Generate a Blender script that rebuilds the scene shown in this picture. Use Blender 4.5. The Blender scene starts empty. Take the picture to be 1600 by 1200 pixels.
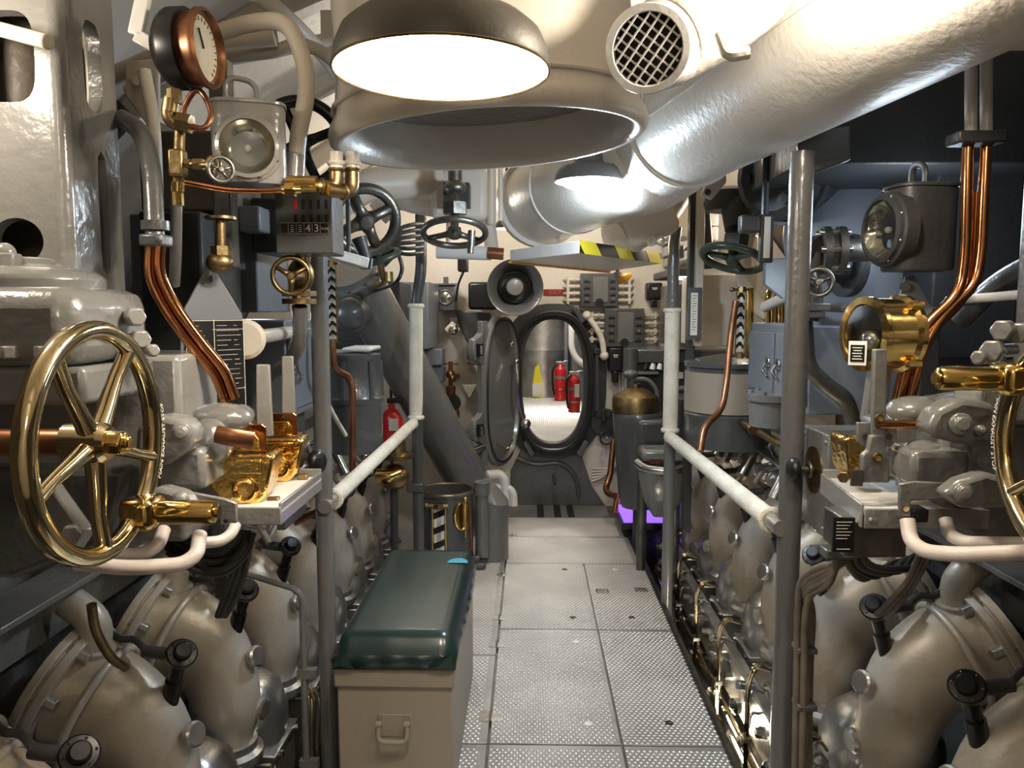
import bpy, bmesh, math, random
from mathutils import Vector, Matrix
random.seed(7)
V = Vector
PI = math.pi
SC = bpy.context.scene
COL = SC.collection
# ------------------------------------------------------------------ camera
F_PX = 1200.0
CAM = V((0, 0, 1.5))
PITCH, YAW = math.radians(-5.5), math.radians(1.29)
cd = bpy.data.cameras.new('camera'); cam = bpy.data.objects.new('camera', cd); COL.objects.link(cam)
cd.sensor_width = 36; cd.lens = 36 * F_PX / 1600; cd.clip_start = 0.02; cd.clip_end = 60
cam.location = CAM; cam.rotation_euler = (PI/2 + PITCH, 0, YAW)
SC.camera = cam
CR = cam.rotation_euler.to_matrix()
def W(u, v, Y):
    "point of the room seen at photo pixel (u, v) standing at the distance Y down the room"
    d = CR @ V(((u - 800) / F_PX, -(v - 600) / F_PX, -1.0))
    return CAM + d * (Y / d.y)
def WX(u, v, X):
    d = CR @ V(((u - 800) / F_PX, -(v - 600) / F_PX, -1.0)); return CAM + d * (X / d.x)
def WZ(u, v, Z):
    d = CR @ V(((u - 800) / F_PX, -(v - 600) / F_PX, -1.0)); return CAM + d * ((Z - CAM.z) / d.z)
def S(px, Y): return px * Y / F_PX
# ------------------------------------------------------------------ look
SC.view_settings.view_transform = 'Standard'; SC.view_settings.look = 'None'
SC.view_settings.exposure = 0.12; SC.view_settings.gamma = 1.0; SC.view_settings.use_curve_mapping = False
wd = bpy.data.worlds.new('world'); SC.world = wd; wd.use_nodes = True
wd.node_tree.nodes['Background'].inputs[0].default_value = (0.8, 0.86, 1.0, 1)
wd.node_tree.nodes['Background'].inputs[1].default_value = 0.035
WARM = (1.0, 0.87, 0.69); COOL = (0.74, 0.87, 1.0); WHITE = (1.0, 0.96, 0.88)
def light(name, loc, power, col=WARM, r=0.05, kind='POINT', rot=None, size=None):
    l = bpy.data.lights.new(name, kind); l.energy = power; l.color = col
    if kind == 'AREA':
        l.shape = 'RECTANGLE'; l.size, l.size_y = size
    else: l.shadow_soft_size = r
    o = bpy.data.objects.new(name, l); COL.objects.link(o); o.location = loc
    if rot: o.rotation_euler = rot
    return o
# room lights; main and second lamp have fixtures further down, most others have none
LAMP_MAIN = W(690, 112, 1.31); LAMP_COOL = W(921, 284, 2.75)
light('main_lamp_light', LAMP_MAIN + V((0, 0, 0.048)), 25, WARM, 0.05)
light('second_lamp_light', LAMP_COOL + V((0, 0, -0.05)), 24, COOL, 0.04)
LAMP_L = V((-1.02, 1.18, 1.97)); LAMP_R = W(1330, -95, 1.35); LAMP_B = V((0.05, -0.9, 2.3))
light('left_lamp_light', LAMP_L, 9, WARM, 0.05)
light('right_lamp_light', LAMP_R, 24, WARM, 0.05)
light('rear_lamp_light', LAMP_B, 18, WARM, 0.10)
light('left_side_light', (-1.3, 3.5, 1.55), 5, COOL, 0.12)
LAMP_RS = W(1432, 345, 2.3)
light('right_side_light', LAMP_RS, 5, COOL, 0.12)
light('far_right_light', (1.25, 4.3, 1.95), 18, WARM, 0.08)
light('far_left_light', (-0.7, 4.9, 2.1), 20, (1.0, 0.93, 0.82), 0.08)
light('far_center_light', (0.45, 4.7, 2.25), 26, (1.0, 0.93, 0.82), 0.08)  # added with no fixture, to brighten the far floor
light('bilge_light', (0.80, 3.1, -0.22), 9, WARM, 0.06)
light('violet_light', (0.95, 5.2, -0.12), 0.15, (0.45, 0.25, 1.0), 0.06)
light('next_room_light', (0.25, 8.0, 2.25), 70, WHITE, 0.15)
# ------------------------------------------------------------------ materials
MATS = {}
def mat(name, col, rough=0.45, metal=0.0, var=0.12, vs=5.0, bump=0.0, bs=60.0, col2=None, emit=0.0, coat=0.0, dirt=0.0):
    m = bpy.data.materials.new(name); m.use_nodes = True; nt = m.node_tree; N = nt.nodes; L = nt.links
    b = N['Principled BSDF']; b.inputs['Roughness'].default_value = rough; b.inputs['Metallic'].default_value = metal
    b.inputs['Coat Weight'].default_value = coat; b.inputs['Coat Roughness'].default_value = 0.12
    tc = N.new('ShaderNodeTexCoord'); c = V(col[:3]); c2 = V(col2[:3]) if col2 else c * (1 - var)
    nz = N.new('ShaderNodeTexNoise'); nz.inputs['Scale'].default_value = vs; nz.inputs['Detail'].default_value = 6
    L.new(tc.outputs['Object'], nz.inputs['Vector'])
    rp = N.new('ShaderNodeValToRGB'); rp.color_ramp.elements[0].position = 0.38; rp.color_ramp.elements[1].position = 0.64
    a = c2; e = c if col2 else c * (1 + var * 0.5)
    rp.color_ramp.elements[0].color = (*a, 1); rp.color_ramp.elements[1].color = (*e, 1)
    L.new(nz.outputs['Fac'], rp.inputs['Fac']); out = rp.outputs['Color']
    if dirt > 0:
        n2 = N.new('ShaderNodeTexNoise'); n2.inputs['Scale'].default_value = vs * 7; n2.inputs['Detail'].default_value = 8
        L.new(tc.outputs['Object'], n2.inputs['Vector'])
        r2 = N.new('ShaderNodeValToRGB'); r2.color_ramp.elements[0].position = 0.30; r2.color_ramp.elements[1].position = 0.42
        r2.color_ramp.elements[0].color = (1, 1, 1, 1); r2.color_ramp.elements[1].color = (0, 0, 0, 1)
        L.new(n2.outputs['Fac'], r2.inputs['Fac'])
        mu = N.new('ShaderNodeMath'); mu.operation = 'MULTIPLY'; mu.inputs[1].default_value = dirt; L.new(r2.outputs['Color'], mu.inputs[0])
        mx = N.new('ShaderNodeMixRGB'); mx.inputs[2].default_value = (*(c * 0.25), 1)
        L.new(mu.outputs[0], mx.inputs[0]); L.new(out, mx.inputs[1]); out = mx.outputs[0]
    L.new(out, b.inputs['Base Color'])
    if bump > 0:
        n3 = N.new('ShaderNodeTexNoise'); n3.inputs['Scale'].default_value = bs; n3.inputs['Detail'].default_value = 3
        L.new(tc.outputs['Object'], n3.inputs['Vector'])
        bp = N.new('ShaderNodeBump'); bp.inputs['Strength'].default_value = bump; bp.inputs['Distance'].default_value = 0.01
        L.new(n3.outputs['Fac'], bp.inputs['Height']); L.new(bp.outputs['Normal'], b.inputs['Normal'])
    if emit > 0:
        b.inputs['Emission Color'].default_value = (*col[:3], 1); b.inputs['Emission Strength'].default_value = emit
    MATS[name] = m; return m
mat('grey', (0.165, 0.165, 0.160), 0.25, bump=0.32, bs=38, vs=3, var=0.08, coat=0.5)          # navy grey enamel
mat('greylight', (0.245, 0.24, 0.23), 0.25, bump=0.30, bs=36, vs=3, var=0.06, coat=0.5)
mat('greyblue', (0.175, 0.19, 0.215), 0.4, bump=0.12, bs=30, vs=3, var=0.08)
mat('greydark', (0.080, 0.082, 0.083), 0.30, bump=0.28, bs=40, vs=4, var=0.15, coat=0.4)
mat('postgrey', (0.115, 0.115, 0.112), 0.28, bump=0.25, bs=40, vs=4, var=0.1, coat=0.4)
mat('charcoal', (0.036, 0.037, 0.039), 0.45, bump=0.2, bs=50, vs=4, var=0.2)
mat('cream', (0.66, 0.60, 0.51), 0.42, bump=0.18, bs=30, vs=2.5, var=0.05)
mat('creamgloss', (0.68, 0.64, 0.58), 0.36, bump=0.2, bs=55, vs=2.5, var=0.04, coat=0.08)
mat('white', (0.78, 0.77, 0.75), 0.35, bump=0.12, bs=50, vs=4, var=0.05)
mat('pinkwhite', (0.70, 0.62, 0.58), 0.38, bump=0.1, vs=4, var=0.05)
mat('brass', (0.80, 0.56, 0.20), 0.14, 1.0, var=0.18, vs=7, bump=0.12, bs=18)
mat('brasspale', (0.80, 0.67, 0.42), 0.11, 1.0, var=0.15, vs=9, bump=0.06, bs=25)
mat('brassdull', (0.30, 0.215, 0.105), 0.40, 1.0, var=0.35, vs=12, bump=0.15, bs=40)
mat('goldbrass', (0.88, 0.58, 0.17), 0.16, 1.0, var=0.2, vs=14, bump=0.45, bs=38)
mat('copper', (0.70, 0.30, 0.13), 0.16, 1.0, var=0.3, vs=10, bump=0.06, bs=20)
mat('copperdull', (0.33, 0.15, 0.08), 0.35, 0.9, var=0.3, vs=12)
mat('silver', (0.58, 0.57, 0.54), 0.40, 0.25, col2=(0.46, 0.39, 0.29), vs=2.6, bump=0.1, bs=70, dirt=0.22)
mat('aluminium', (0.58, 0.57, 0.55), 0.30, 0.85, var=0.25, vs=8, bump=0.12, bs=40, dirt=0.3)
mat('steel', (0.55, 0.54, 0.52), 0.24, 1.0, var=0.2, vs=9, bump=0.05)
mat('steeldark', (0.20, 0.19, 0.17), 0.38, 0.9, var=0.3, vs=10, bump=0.15, bs=60)
mat('treadtop', (0.78, 0.77, 0.74), 0.30, 0.6, var=0.1, vs=3)
mat('tread', (0.44, 0.435, 0.42), 0.42, 0.5, var=0.18, vs=3, bump=0.08, bs=120, dirt=0.25)
mat('treaddark', (0.24, 0.235, 0.22), 0.42, 0.35, var=0.15, vs=4, bump=0.1, bs=120)
mat('black', (0.010, 0.010, 0.011), 0.34, var=0.3, vs=10)
mat('blackmatte', (0.018, 0.018, 0.018), 0.7, var=0.3, vs=10)
mat('cable', (0.045, 0.043, 0.04), 0.5, var=0.3, vs=15, bump=0.15, bs=120)
mat('cablebrown', (0.17, 0.145, 0.11), 0.5, var=0.25, vs=15, bump=0.2, bs=150)
mat('cord', (0.84, 0.80, 0.68), 0.75, var=0.12, vs=9, bump=0.5, bs=160, dirt=0.15)
mat('glass', (0.9, 0.92, 0.92), 0.06, 0.0, var=0.02)
MATS['glass'].node_tree.nodes['Principled BSDF'].inputs['Transmission Weight'].default_value = 1.0
MATS['glass'].node_tree.nodes['Principled BSDF'].inputs['IOR'].default_value = 1.18
mat('reflector', (0.75, 0.70, 0.58), 0.12, 1.0, var=0.2, vs=14)
mat('red', (0.55, 0.015, 0.02), 0.3, var=0.1, coat=0.3)
mat('exitletter', (0.50, 0.12, 0.10), 0.5)
mat('exitred', (0.22, 0.012, 0.012), 0.4, var=0.1)
mat('yellow', (0.80, 0.66, 0.03), 0.3, var=0.08)
mat('orange', (0.75, 0.33, 0.02), 0.4, var=0.2, vs=20)
mat('vinyl', (0.010, 0.030, 0.028), 0.33, var=0.12, vs=3, bump=0.22, bs=9, coat=0.25)
mat('tan', (0.33, 0.285, 0.23), 0.42, var=0.05, vs=3, bump=0.06)
mat('bluetape', (0.06, 0.40, 0.55), 0.5, var=0.05)
mat('darkgreen', (0.035, 0.05, 0.035), 0.35, var=0.3, vs=12, bump=0.15)
mat('olive', (0.085, 0.078, 0.062), 0.50, var=0.2, vs=5, bump=0.1)
mat('bulb', (1.0, 0.93, 0.80), 0.4, emit=30.0)
mat('bulbcool', (0.85, 0.93, 1.0), 0.4, emit=40.0)
mat('tube', (0.95, 0.97, 1.0), 0.4, emit=12.0)
mat('violetlamp', (0.30, 0.13, 0.95), 0.4, emit=1.3)
mat('enamel', (0.92, 0.91, 0.88), 0.35, var=0.02)
mat('ink', (0.80, 0.78, 0.70), 0.5, var=0.05)
mat('inkdark', (0.10, 0.07, 0.03), 0.5, var=0.05)
mat('dial', (0.62, 0.60, 0.52), 0.5, var=0.15, vs=14)
mat('paper', (0.72, 0.70, 0.64), 0.7, var=0.08)
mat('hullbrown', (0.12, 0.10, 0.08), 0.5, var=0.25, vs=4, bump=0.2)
# ------------------------------------------------------------------ mesh building
def frame(ax):
    ax = V(ax).normalized(); h = V((0, 0, 1)) if abs(ax.z) < 0.9 else V((1, 0, 0))
    x = h.cross(ax).normalized(); y = ax.cross(x); return x, y, ax
def fil(pts, r, n=5):
    pts = [V(p) for p in pts]; out = [pts[0]]
    for i in range(1, len(pts) - 1):
        a, b, c = pts[i-1], pts[i], pts[i+1]; d1 = (a - b); d2 = (c - b)
        q = min(r, d1.length * 0.48, d2.length * 0.48); p0 = b + d1.normalized() * q; p2 = b + d2.normalized() * q
        for k in range(n + 1):
            t = k / n; out.append(p0 * (1-t)**2 + b * 2*t*(1-t) + p2 * t*t)
    out.append(pts[-1]); return out
def spl(pts, n=6):
    P = [V(p) for p in pts]; P = [P[0]*2 - P[1]] + P + [P[-1]*2 - P[-2]]; out = []
    for i in range(1, len(P) - 2):
        for k in range(n):
            t = k / n; a, b, c, d = P[i-1], P[i], P[i+1], P[i+2]
            out.append(0.5 * ((2*b) + (c - a)*t + (2*a - 5*b + 4*c - d)*t*t + (3*b - a - 3*c + d)*t*t*t))
    out.append(P[-2]); return out
class B:
    def __init__(s): s.v = []; s.f = []
    def add(s, vs, fs):
        n = len(s.v); s.v += [V(p) for p in vs]; s.f += [tuple(i + n for i in f) for f in fs]; return s
    def box(s, c, d, R=None):
        c = V(c); h = V(d) * 0.5; vs = []
        for z in (-1, 1):
            for x, y in ((-1, -1), (1, -1), (1, 1), (-1, 1)):
                p = V((x*h.x, y*h.y, z*h.z)); vs.append(c + (R @ p if R else p))
        return s.add(vs, [(3,2,1,0),(4,5,6,7),(0,1,5,4),(1,2,6,5),(2,3,7,6),(3,0,4,7)])
    def bx(s, x0, x1, y0, y1, z0, z1): return s.box(((x0+x1)/2, (y0+y1)/2, (z0+z1)/2), (abs(x1-x0), abs(y1-y0), abs(z1-z0)))
    def bar(s, a, b, w, h, up=(0, 0, 1)):
        a, b = V(a), V(b); t = (b - a).normalized(); u = V(up); sd = t.cross(u)
        if sd.length < 1e-4: sd = t.cross(V((1, 0, 0)))
        sd.normalize(); u = sd.cross(t); R = Matrix((sd, t, u)).transposed()
        return s.box((a + b) / 2, (w, (b - a).length, h), R)
    def ring(s, c, x, y, r, n, ry=None):
        ry = r if ry is None else ry
        return [c + x * (r * math.cos(2*PI*i/n)) + y * (ry * math.sin(2*PI*i/n)) for i in range(n)]
    def loft(s, rings, cap0=True, cap1=True):
        n = len(rings[0]); vs = [p for r in rings for p in r]; fs = []
        for k in range(len(rings) - 1):
            for i in range(n):
                j = (i + 1) % n; fs.append((k*n + i, k*n + j, (k+1)*n + j, (k+1)*n + i))
        if cap0: fs.append(tuple(range(n - 1, -1, -1)))
        if cap1: fs.append(tuple((len(rings)-1)*n + i for i in range(n)))
        return s.add(vs, fs)
    def cyl(s, a, b, r, r2=None, n=20, cap=True):
        a, b = V(a), V(b); x, y, z = frame(b - a); r2 = r if r2 is None else r2
        return s.loft([s.ring(a, x, y, r, n), s.ring(b, x, y, r2, n)], cap, cap)
    def hexa(s, a, d, r, h): d = V(d).normalized(); return s.cyl(a, V(a) + d * h, r, n=6)
    def lathe(s, prof, o, ax=(0, 0, 1), n=32, sx=1.0):
        o = V(o); x, y, z = frame(ax); rings = [s.ring(o + z * h, x, y, max(r, 1e-4) * sx, n, max(r, 1e-4)) for r, h in prof]
        c = prof[0] == prof[-1]; return s.loft(rings, not c, not c)
    def tube(s, pts, r, n=12, cap=True, ry=None, up=None):
        pts = [V(p) for p in pts]; m = len(pts); R = r if isinstance(r, (list, tuple)) else [r] * m
        RY = ry if isinstance(ry, (list, tuple)) else ([ry] * m if ry else R); rings = []; nx = None
        for i in range(m):
            t = (pts[min(i+1, m-1)] - pts[max(i-1, 0)])
            t = t.normalized() if t.length > 1e-9 else V((0, 0, 1))
            if up is not None:
                y = (V(up) - t * V(up).dot(t)).normalized(); nx = y.cross(t)
            else:
                if nx is None: nx = frame(t)[0]
                nx = (nx - t * nx.dot(t))
                nx = nx.normalized() if nx.length > 1e-6 else frame(t)[0]
                y = t.cross(nx)
            rings.append(s.ring(pts[i], nx, y, R[i], n, RY[i]))
        return s.loft(rings, cap, cap)
    def torus(s, c, ax, R, r, n=36, m=10, a0=0, a1=2*PI, ry=None):
        x, y, z = frame(ax); c = V(c); full = abs(a1 - a0 - 2*PI) < 1e-6; k = n if full else n + 1; rings = []
        for i in range(k):
            a = a0 + (a1 - a0) * i / n; d = x * math.cos(a) + y * math.sin(a)
            rings.append(s.ring(c + d * R, d, z, r, m, ry or r))
        if full: rings.append(rings[0])
        return s.loft(rings, not full, not full)
    def sph(s, c, r, n=20, m=10, R=None):
        r = V((r, r, r)) if not isinstance(r, (tuple, list, Vector)) else V(r); c = V(c); rings = []
        for k in range(m + 1):
            a = PI * (k / m) - PI/2; q = max(math.cos(a), 1e-3)
            rg = []
            for i in range(n):
                b = 2*PI*i/n; p = V((r.x*q*math.cos(b), r.y*q*math.sin(b), r.z*math.sin(a))); rg.append(c + (R @ p if R else p))
            rings.append(rg)
        return s.loft(rings)
    def prism(s, poly, o, ux, uy, d, dirn=None):
        "polygon in the plane (ux, uy) at o, thickness d along dirn (default ux x uy)"
        o, ux, uy = V(o), V(ux), V(uy); nz = V(dirn) if dirn is not None else ux.cross(uy).normalized()
        a = [o + ux*p[0] + uy*p[1] for p in poly]; b = [p + nz*d for p in a]; n = len(poly)
        s.add(a + b, [tuple(range(n-1, -1, -1)), tuple(range(n, 2*n))] + [(i, (i+1) % n, n + (i+1) % n, n + i) for i in range(n)]); return s
    def plate(s, pts, d):
        "flat polygon through world points, given thickness along its normal vector d"
        n = len(pts); a = [V(p) for p in pts]; b = [p + V(d) for p in a]
        return s.add(a + b, [tuple(range(n-1, -1, -1)), tuple(range(n, 2*n))] + [(i, (i+1) % n, n + (i+1) % n, n + i) for i in range(n)])
    def holed(s, outer, inner, d):
        "plate with a hole: matched outer and inner loops of points, thickness vector d"
        n = len(outer); d = V(d); vs = [V(p) for p in outer] + [V(p) for p in inner] + [V(p) + d for p in outer] + [V(p) + d for p in inner]; fs = []
        for i in range(n):
            j = (i + 1) % n
            fs += [(i, j, n+j, n+i), (2*n+j, 2*n+i, 3*n+i, 3*n+j), (i, 2*n+i, 2*n+j, j), (n+j, 3*n+j, 3*n+i, n+i)]
        return s.add(vs, fs)
TXT = {}
def txt_cache(strings):
    obs = []
    for t in strings:
        c = bpy.data.curves.new('t', 'FONT'); c.body = t; c.size = 1.0; c.extrude = 0.02; c.resolution_u = 2
        o = bpy.data.objects.new('t', c); COL.objects.link(o); obs.append((t, c, o))
    dg = bpy.context.evaluated_depsgraph_get()
    for t, c, o in obs:
        ev = o.evaluated_get(dg); me = ev.to_mesh(); TXT[t] = ([v.co.copy() for v in me.vertices], [tuple(p.vertices) for p in me.polygons]); ev.to_mesh_clear()
    for t, c, o in obs:
        bpy.data.objects.remove(o); bpy.data.curves.remove(c)
txt_cache(['MAIN EXHAUST STOP', 'EXIT', '4', '3', 'RUN'])
def text(b, t, o, ux, uy, h, bend=None):
    vs, fs = TXT[t]; ux, uy = V(ux).normalized(), V(uy).normalized(); nz = ux.cross(uy)
    b.add([V(o) + ux*(p.x*h) + uy*(p.y*h) + nz*(p.z*h) for p in vs], fs); return b
# ------------------------------------------------------------------ objects: things, parts, copies
OFF = {}      # object -> world origin
ROOTS = []
def mesh_of(name, b, m, sm=0.6):
    me = bpy.data.meshes.new(name); me.from_pydata([tuple(p) for p in b.v], [], b.f); me.update()
    bm = bmesh.new(); bm.from_mesh(me); bmesh.ops.recalc_face_normals(bm, faces=bm.faces); bm.to_mesh(me); bm.free()
    me.shade_smooth(); me.set_sharp_from_angle(angle=sm)
    me.materials.append(MATS[m]); return me
def mk(name, b, m, bev=0.0, sm=0.6, org=None):
    xs = [p.x for p in b.v]; ys = [p.y for p in b.v]; zs = [p.z for p in b.v]
    o = V(((min(xs)+max(xs))/2, (min(ys)+max(ys))/2, min(zs))) if org is None else V(org)
    for p in b.v: p -= o
    ob = bpy.data.objects.new(name, mesh_of(name, b, m, sm)); COL.objects.link(ob); OFF[ob] = o; ob.location = o
    if bev > 0:
        md = ob.modifiers.new('bevel', 'BEVEL'); md.width = bev; md.segments = 2; md.limit_method = 'ANGLE'; md.angle_limit = 0.6
    return ob
def tag(o, label=None, cat=None, group=None, kind=None):
    if label: o['label'] = label
    if cat: o['category'] = cat
    if group: o['group'] = group
    if kind: o['kind'] = kind
    return o
class T:
    def __init__(s, name, label, cat=None, group=None, kind=None):
        s.e = bpy.data.objects.new(name, None); s.e.empty_display_size = 0.1; COL.objects.link(s.e)
        tag(s.e, label, cat, group, kind); s.ch = []; ROOTS.append(s); s.ok = False
    def p(s, name, b, m, parent=None, bev=0.0, label=None, sm=0.6, kind=None):
        o = mk(name, b, m, bev, sm); o.parent = parent if parent else s.e; s.ch.append(o); tag(o, label, kind=kind); return o
    def inst(s, name, src, loc, parent=None):
        o = bpy.data.objects.new(name, src.data); COL.objects.link(o); OFF[o] = V(loc); o.parent = parent if parent else s.e; s.ch.append(o); return o
    def done(s):
        if s.ok: return s
        s.ok = True; lo = V((1e9,)*3); hi = V((-1e9,)*3)
        for o in s.ch:
            if o.type == 'MESH':
                for c in o.bound_box:
                    q = OFF[o] + V(c)
                    for k in range(3): lo[k] = min(lo[k], q[k]); hi[k] = max(hi[k], q[k])
        L = V(((lo.x+hi.x)/2, (lo.y+hi.y)/2, lo.z)); OFF[s.e] = L; s.e.location = L
        for o in s.ch: o.location = OFF[o] - OFF[o.parent]
        return s
def dup(t, delta, label=None, group=None):
    t.done(); r = t.e.copy(); COL.objects.link(r); r.location = t.e.location + V(delta); mp = {t.e: r}
    if label: r['label'] = label
    if group: r['group'] = group
    for o in t.ch:
        c = o.copy(); COL.objects.link(c); mp[o] = c; c.parent = mp[o.parent]
    return r
def one(name, b, m, label, cat=None, group=None, kind=None, bev=0.0, sm=0.6):
    o = mk(name, b, m, bev, sm); return tag(o, label, cat, group, kind)
def sub(parent, name, b, m, bev=0.0, sm=0.6, kind=None):
    "a part under a single-mesh thing or a piece of the setting"
    o = mk(name, b, m, bev, sm); o.parent = parent; o.location = OFF[o] - OFF[parent]; tag(o, kind=kind); return o
# ================================================================== the setting
HZ, HR = 0.55, 2.35; YF = 5.85; Y0 = -2.2
def arc(a0, a1, r, y, n=24): return [V((r*math.cos(a0 + (a1-a0)*i/n), y, HZ + r*math.sin(a0 + (a1-a0)*i/n))) for i in range(n + 1)]
def shell(name, a0, a1, m, label):
    b = B(); rings = []
    for y in (Y0, YF + 5.5):
        p = arc(a0, a1, HR, y); q = arc(a0, a1, HR + 0.05, y)[::-1]; rings.append(p + q)
    b.loft(rings); o = one(name, b, m, label, kind='structure')
    for k in range(9):     # hull frames
        y = Y0 + 0.6 + k * 0.92
        if abs(y - YF) < 0.2: continue
        f = B(); f.loft([arc(a0, a1, HR - 0.10, y) + arc(a0, a1, HR, y)[::-1], arc(a0, a1, HR - 0.10, y + 0.015) + arc(a0, a1, HR, y + 0.015)[::-1]])
        f.loft([arc(a0, a1, HR - 0.115, y - 0.035) + arc(a0, a1, HR - 0.10, y - 0.035)[::-1], arc(a0, a1, HR - 0.115, y + 0.05) + arc(a0, a1, HR - 0.10, y + 0.05)[::-1]])
        sub(o, 'hull_frame', f, m)
    return o
shell('ceiling', math.radians(48), math.radians(132), 'cream', 'cream painted curved hull plating overhead with frames')
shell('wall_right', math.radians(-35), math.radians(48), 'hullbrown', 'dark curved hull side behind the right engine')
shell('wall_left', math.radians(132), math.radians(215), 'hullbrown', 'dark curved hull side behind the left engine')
b = B(); b.bx(-2.2, 2.2, Y0, YF + 5.5, -0.98, -0.92)
one('bilge_floor', b, 'charcoal', 'dark bilge bottom below the walkway', kind='structure')
b = B(); b.bx(-2.4, 2.4, Y0 - 0.05, Y0, -0.95, 2.9)
one('wall_back', b, 'cream', 'plain bulkhead closing the room behind the viewer', kind='structure')
# ---- walkway
XR = 0.69; XS = 0.325; XL = -0.14; XLL = -0.60; ZP = 0.0
def fy(v): return WZ(827, v, 0.0).y
b = B(); b.bx(XLL, XR, 0.3, YF, -0.05, -0.012); b.bx(XR - 0.02, XR + 0.012, 0.3, 5.0, -0.09, 0.0); b.bx(XLL, XLL + 0.02, 0.3, YF, -0.12, 0.0)
floor = one('floor', b, 'steeldark', 'walkway framing under the steel tread plates', kind='structure')
ya = 0.9; yb, yc, yd, ye, yf_ = fy(1163), fy(983), fy(880), fy(838), fy(808)
yl1 = fy(1024)
g = 0.004
plates = [(XLL, XL, ya, yb), (XLL, XL, yb, yl1), (XLL, XL, yl1, ye), (XL, XS, ya, yb), (XS, XR, ya, yb), (XL, XS, yb, yc), (XS, XR, yb, yc), (XL, XS, yc, yd),
          (XS, XR, yc, yd), (XL, XR - 0.03, yd, ye), (XL - 0.02, XR - 0.05, ye, yf_)]
for x0, x1, y0, y1 in plates:
    b = B(); b.bx(x0 + g, x1 - g, y0 + g, y1 - g, -0.012, 0.0)
    pl = sub(floor, 'tread_plate', b, 'tread', bev=0.0015)
    b = B(); dx, dy = 0.0200, 0.0165; nx = int((x1 - x0 - 0.02) / dx); ny = int((y1 - y0 - 0.02) / dy)
    for j in range(ny):
        for i in range(nx):
            cx = x0 + 0.012 + (i + 0.5 * (j % 2)) * dx; cy = y0 + 0.014 + j * dy
            if cx > x1 - 0.012: continue
            l, w, h = 0.0088, 0.0042, 0.0042
            b.add([(cx - l, cy, 0), (cx, cy - w, 0), (cx + l, cy, 0), (cx, cy + w, 0), (cx - l*0.4, cy, h), (cx + l*0.4, cy, h)],
                  [(0, 1, 4), (1, 5, 4), (1, 2, 5), (2, 3, 5), (3, 4, 5), (3, 0, 4)])
    sub(floor, 'tread_bumps', b, 'treadtop', sm=3.0, kind='stuff')
# dark landing plate before the hatch, with black grip strips
b = B(); b.bx(XL - 0.06, XR - 0.10, yf_ + g, YF, -0.012, 0.0); sub(floor, 'landing_plate', b, 'treaddark', bev=0.002)
b = B(); b.bx(XL - 0.40, XL - 0.07, ye + g, YF, -0.012, 0.0); sub(floor, 'landing_plate', b, 'treaddark', bev=0.002)
for u in (845, 872, 893):
    a, c = WZ(u, 808, 0.001), WZ(u - 2, 789, 0.001); b = B(); b.bx(a.x - 0.025, a.x + 0.025, a.y, c.y, 0.0, 0.004); sub(floor, 'grip_strip', b, 'blackmatte', bev=0.001)
for n, (u, v, w) in enumerate([(766, 1121, 0.085), (776, 1008, 0.07), (780, 966, 0.07), (784, 899, 0.06), (800, 838, 0.055)]):
    p = WZ(u, v, 0.0); b = B(); b.bx(p.x - w*0.5, p.x + w*0.5, p.y - w*0.32, p.y + w*0.32, 0.0, 0.004); h = sub(floor, 'hinge_plate', b, 'aluminium', bev=0.001)
    b = B(); b.cyl((p.x, p.y - w*0.36, 0.006), (p.x, p.y + w*0.36, 0.006), 0.005, n=10); sub(floor, 'hinge_pin', b, 'steel')
for u, v in [(941, 924), (1002, 922)]:
    p = WZ(u, v, 0.0); b = B()
    b.bx(p.x - 0.035, p.x + 0.035, p.y - 0.03, p.y + 0.03, 0, 0.002); sub(floor, 'lift_ring_recess', b, 'steeldark', bev=0.001)
    b = B(); b.tube(fil([p + V((-0.03, -0.02, 0.004)), p + V((-0.03, 0.02, 0.004)), p + V((0.03, 0.02, 0.004)), p + V((0.03, -0.02, 0.004))], 0.01), 0.0035, 8); sub(floor, 'lift_ring', b, 'steel')
for u, v, m in [(882, 890, 'blackmatte'), (961, 890, 'enamel'), (895, 965, 'blackmatte'), (987, 965, 'blackmatte'), (901, 1003, 'enamel'), (920, 1131, 'enamel'), (1045, 1130, 'blackmatte')]:
    p = WZ(u, v, 0.0); b = B(); b.lathe([(0.0, 0.0), (0.016, 0.0), (0.016, 0.0022), (0.012, 0.003), (0, 0.003)], p, n=18); sub(floor, 'plate_plug', b, m)
# ---- far bulkhead with the oval hatch opening
HC = W(864, 596, YF); HW, HH = 0.240, 0.478
def stad(w, h, y, n=48, c=HC):
    "points of an upright round-ended opening of half width w and half height h"
    pts = []
    for i in range(n):
        a = 2*PI*i/n + PI/n; ca, sa = math.cos(a), math.sin(a)
        pts.append(V((c.x + w * math.copysign(abs(ca)**0.80, ca), y, c.z + h * math.copysign(abs(sa)**0.80, sa))))
    return pts
inn = stad(HW, HH, YF); out = []
for i in range(48):
    a = 2*PI*i/48 + PI/48; d = V((math.cos(a), 0, math.sin(a))); p = HC.copy()
    lo, hi = 0.0, 6.0
    for _ in range(30):
        m_ = (lo + hi) / 2; q = p + d*m_
        if q.x**2 + (q.z - HZ)**2 < (HR - 0.01)**2: lo = m_
        else: hi = m_
    out.append(p + d*lo)
b = B(); b.holed(out, inn, (0, 0.05, 0)); wf = one('wall_far', b, 'cream', 'cream painted bulkhead with the oval hatch opening', kind='structure')
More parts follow.
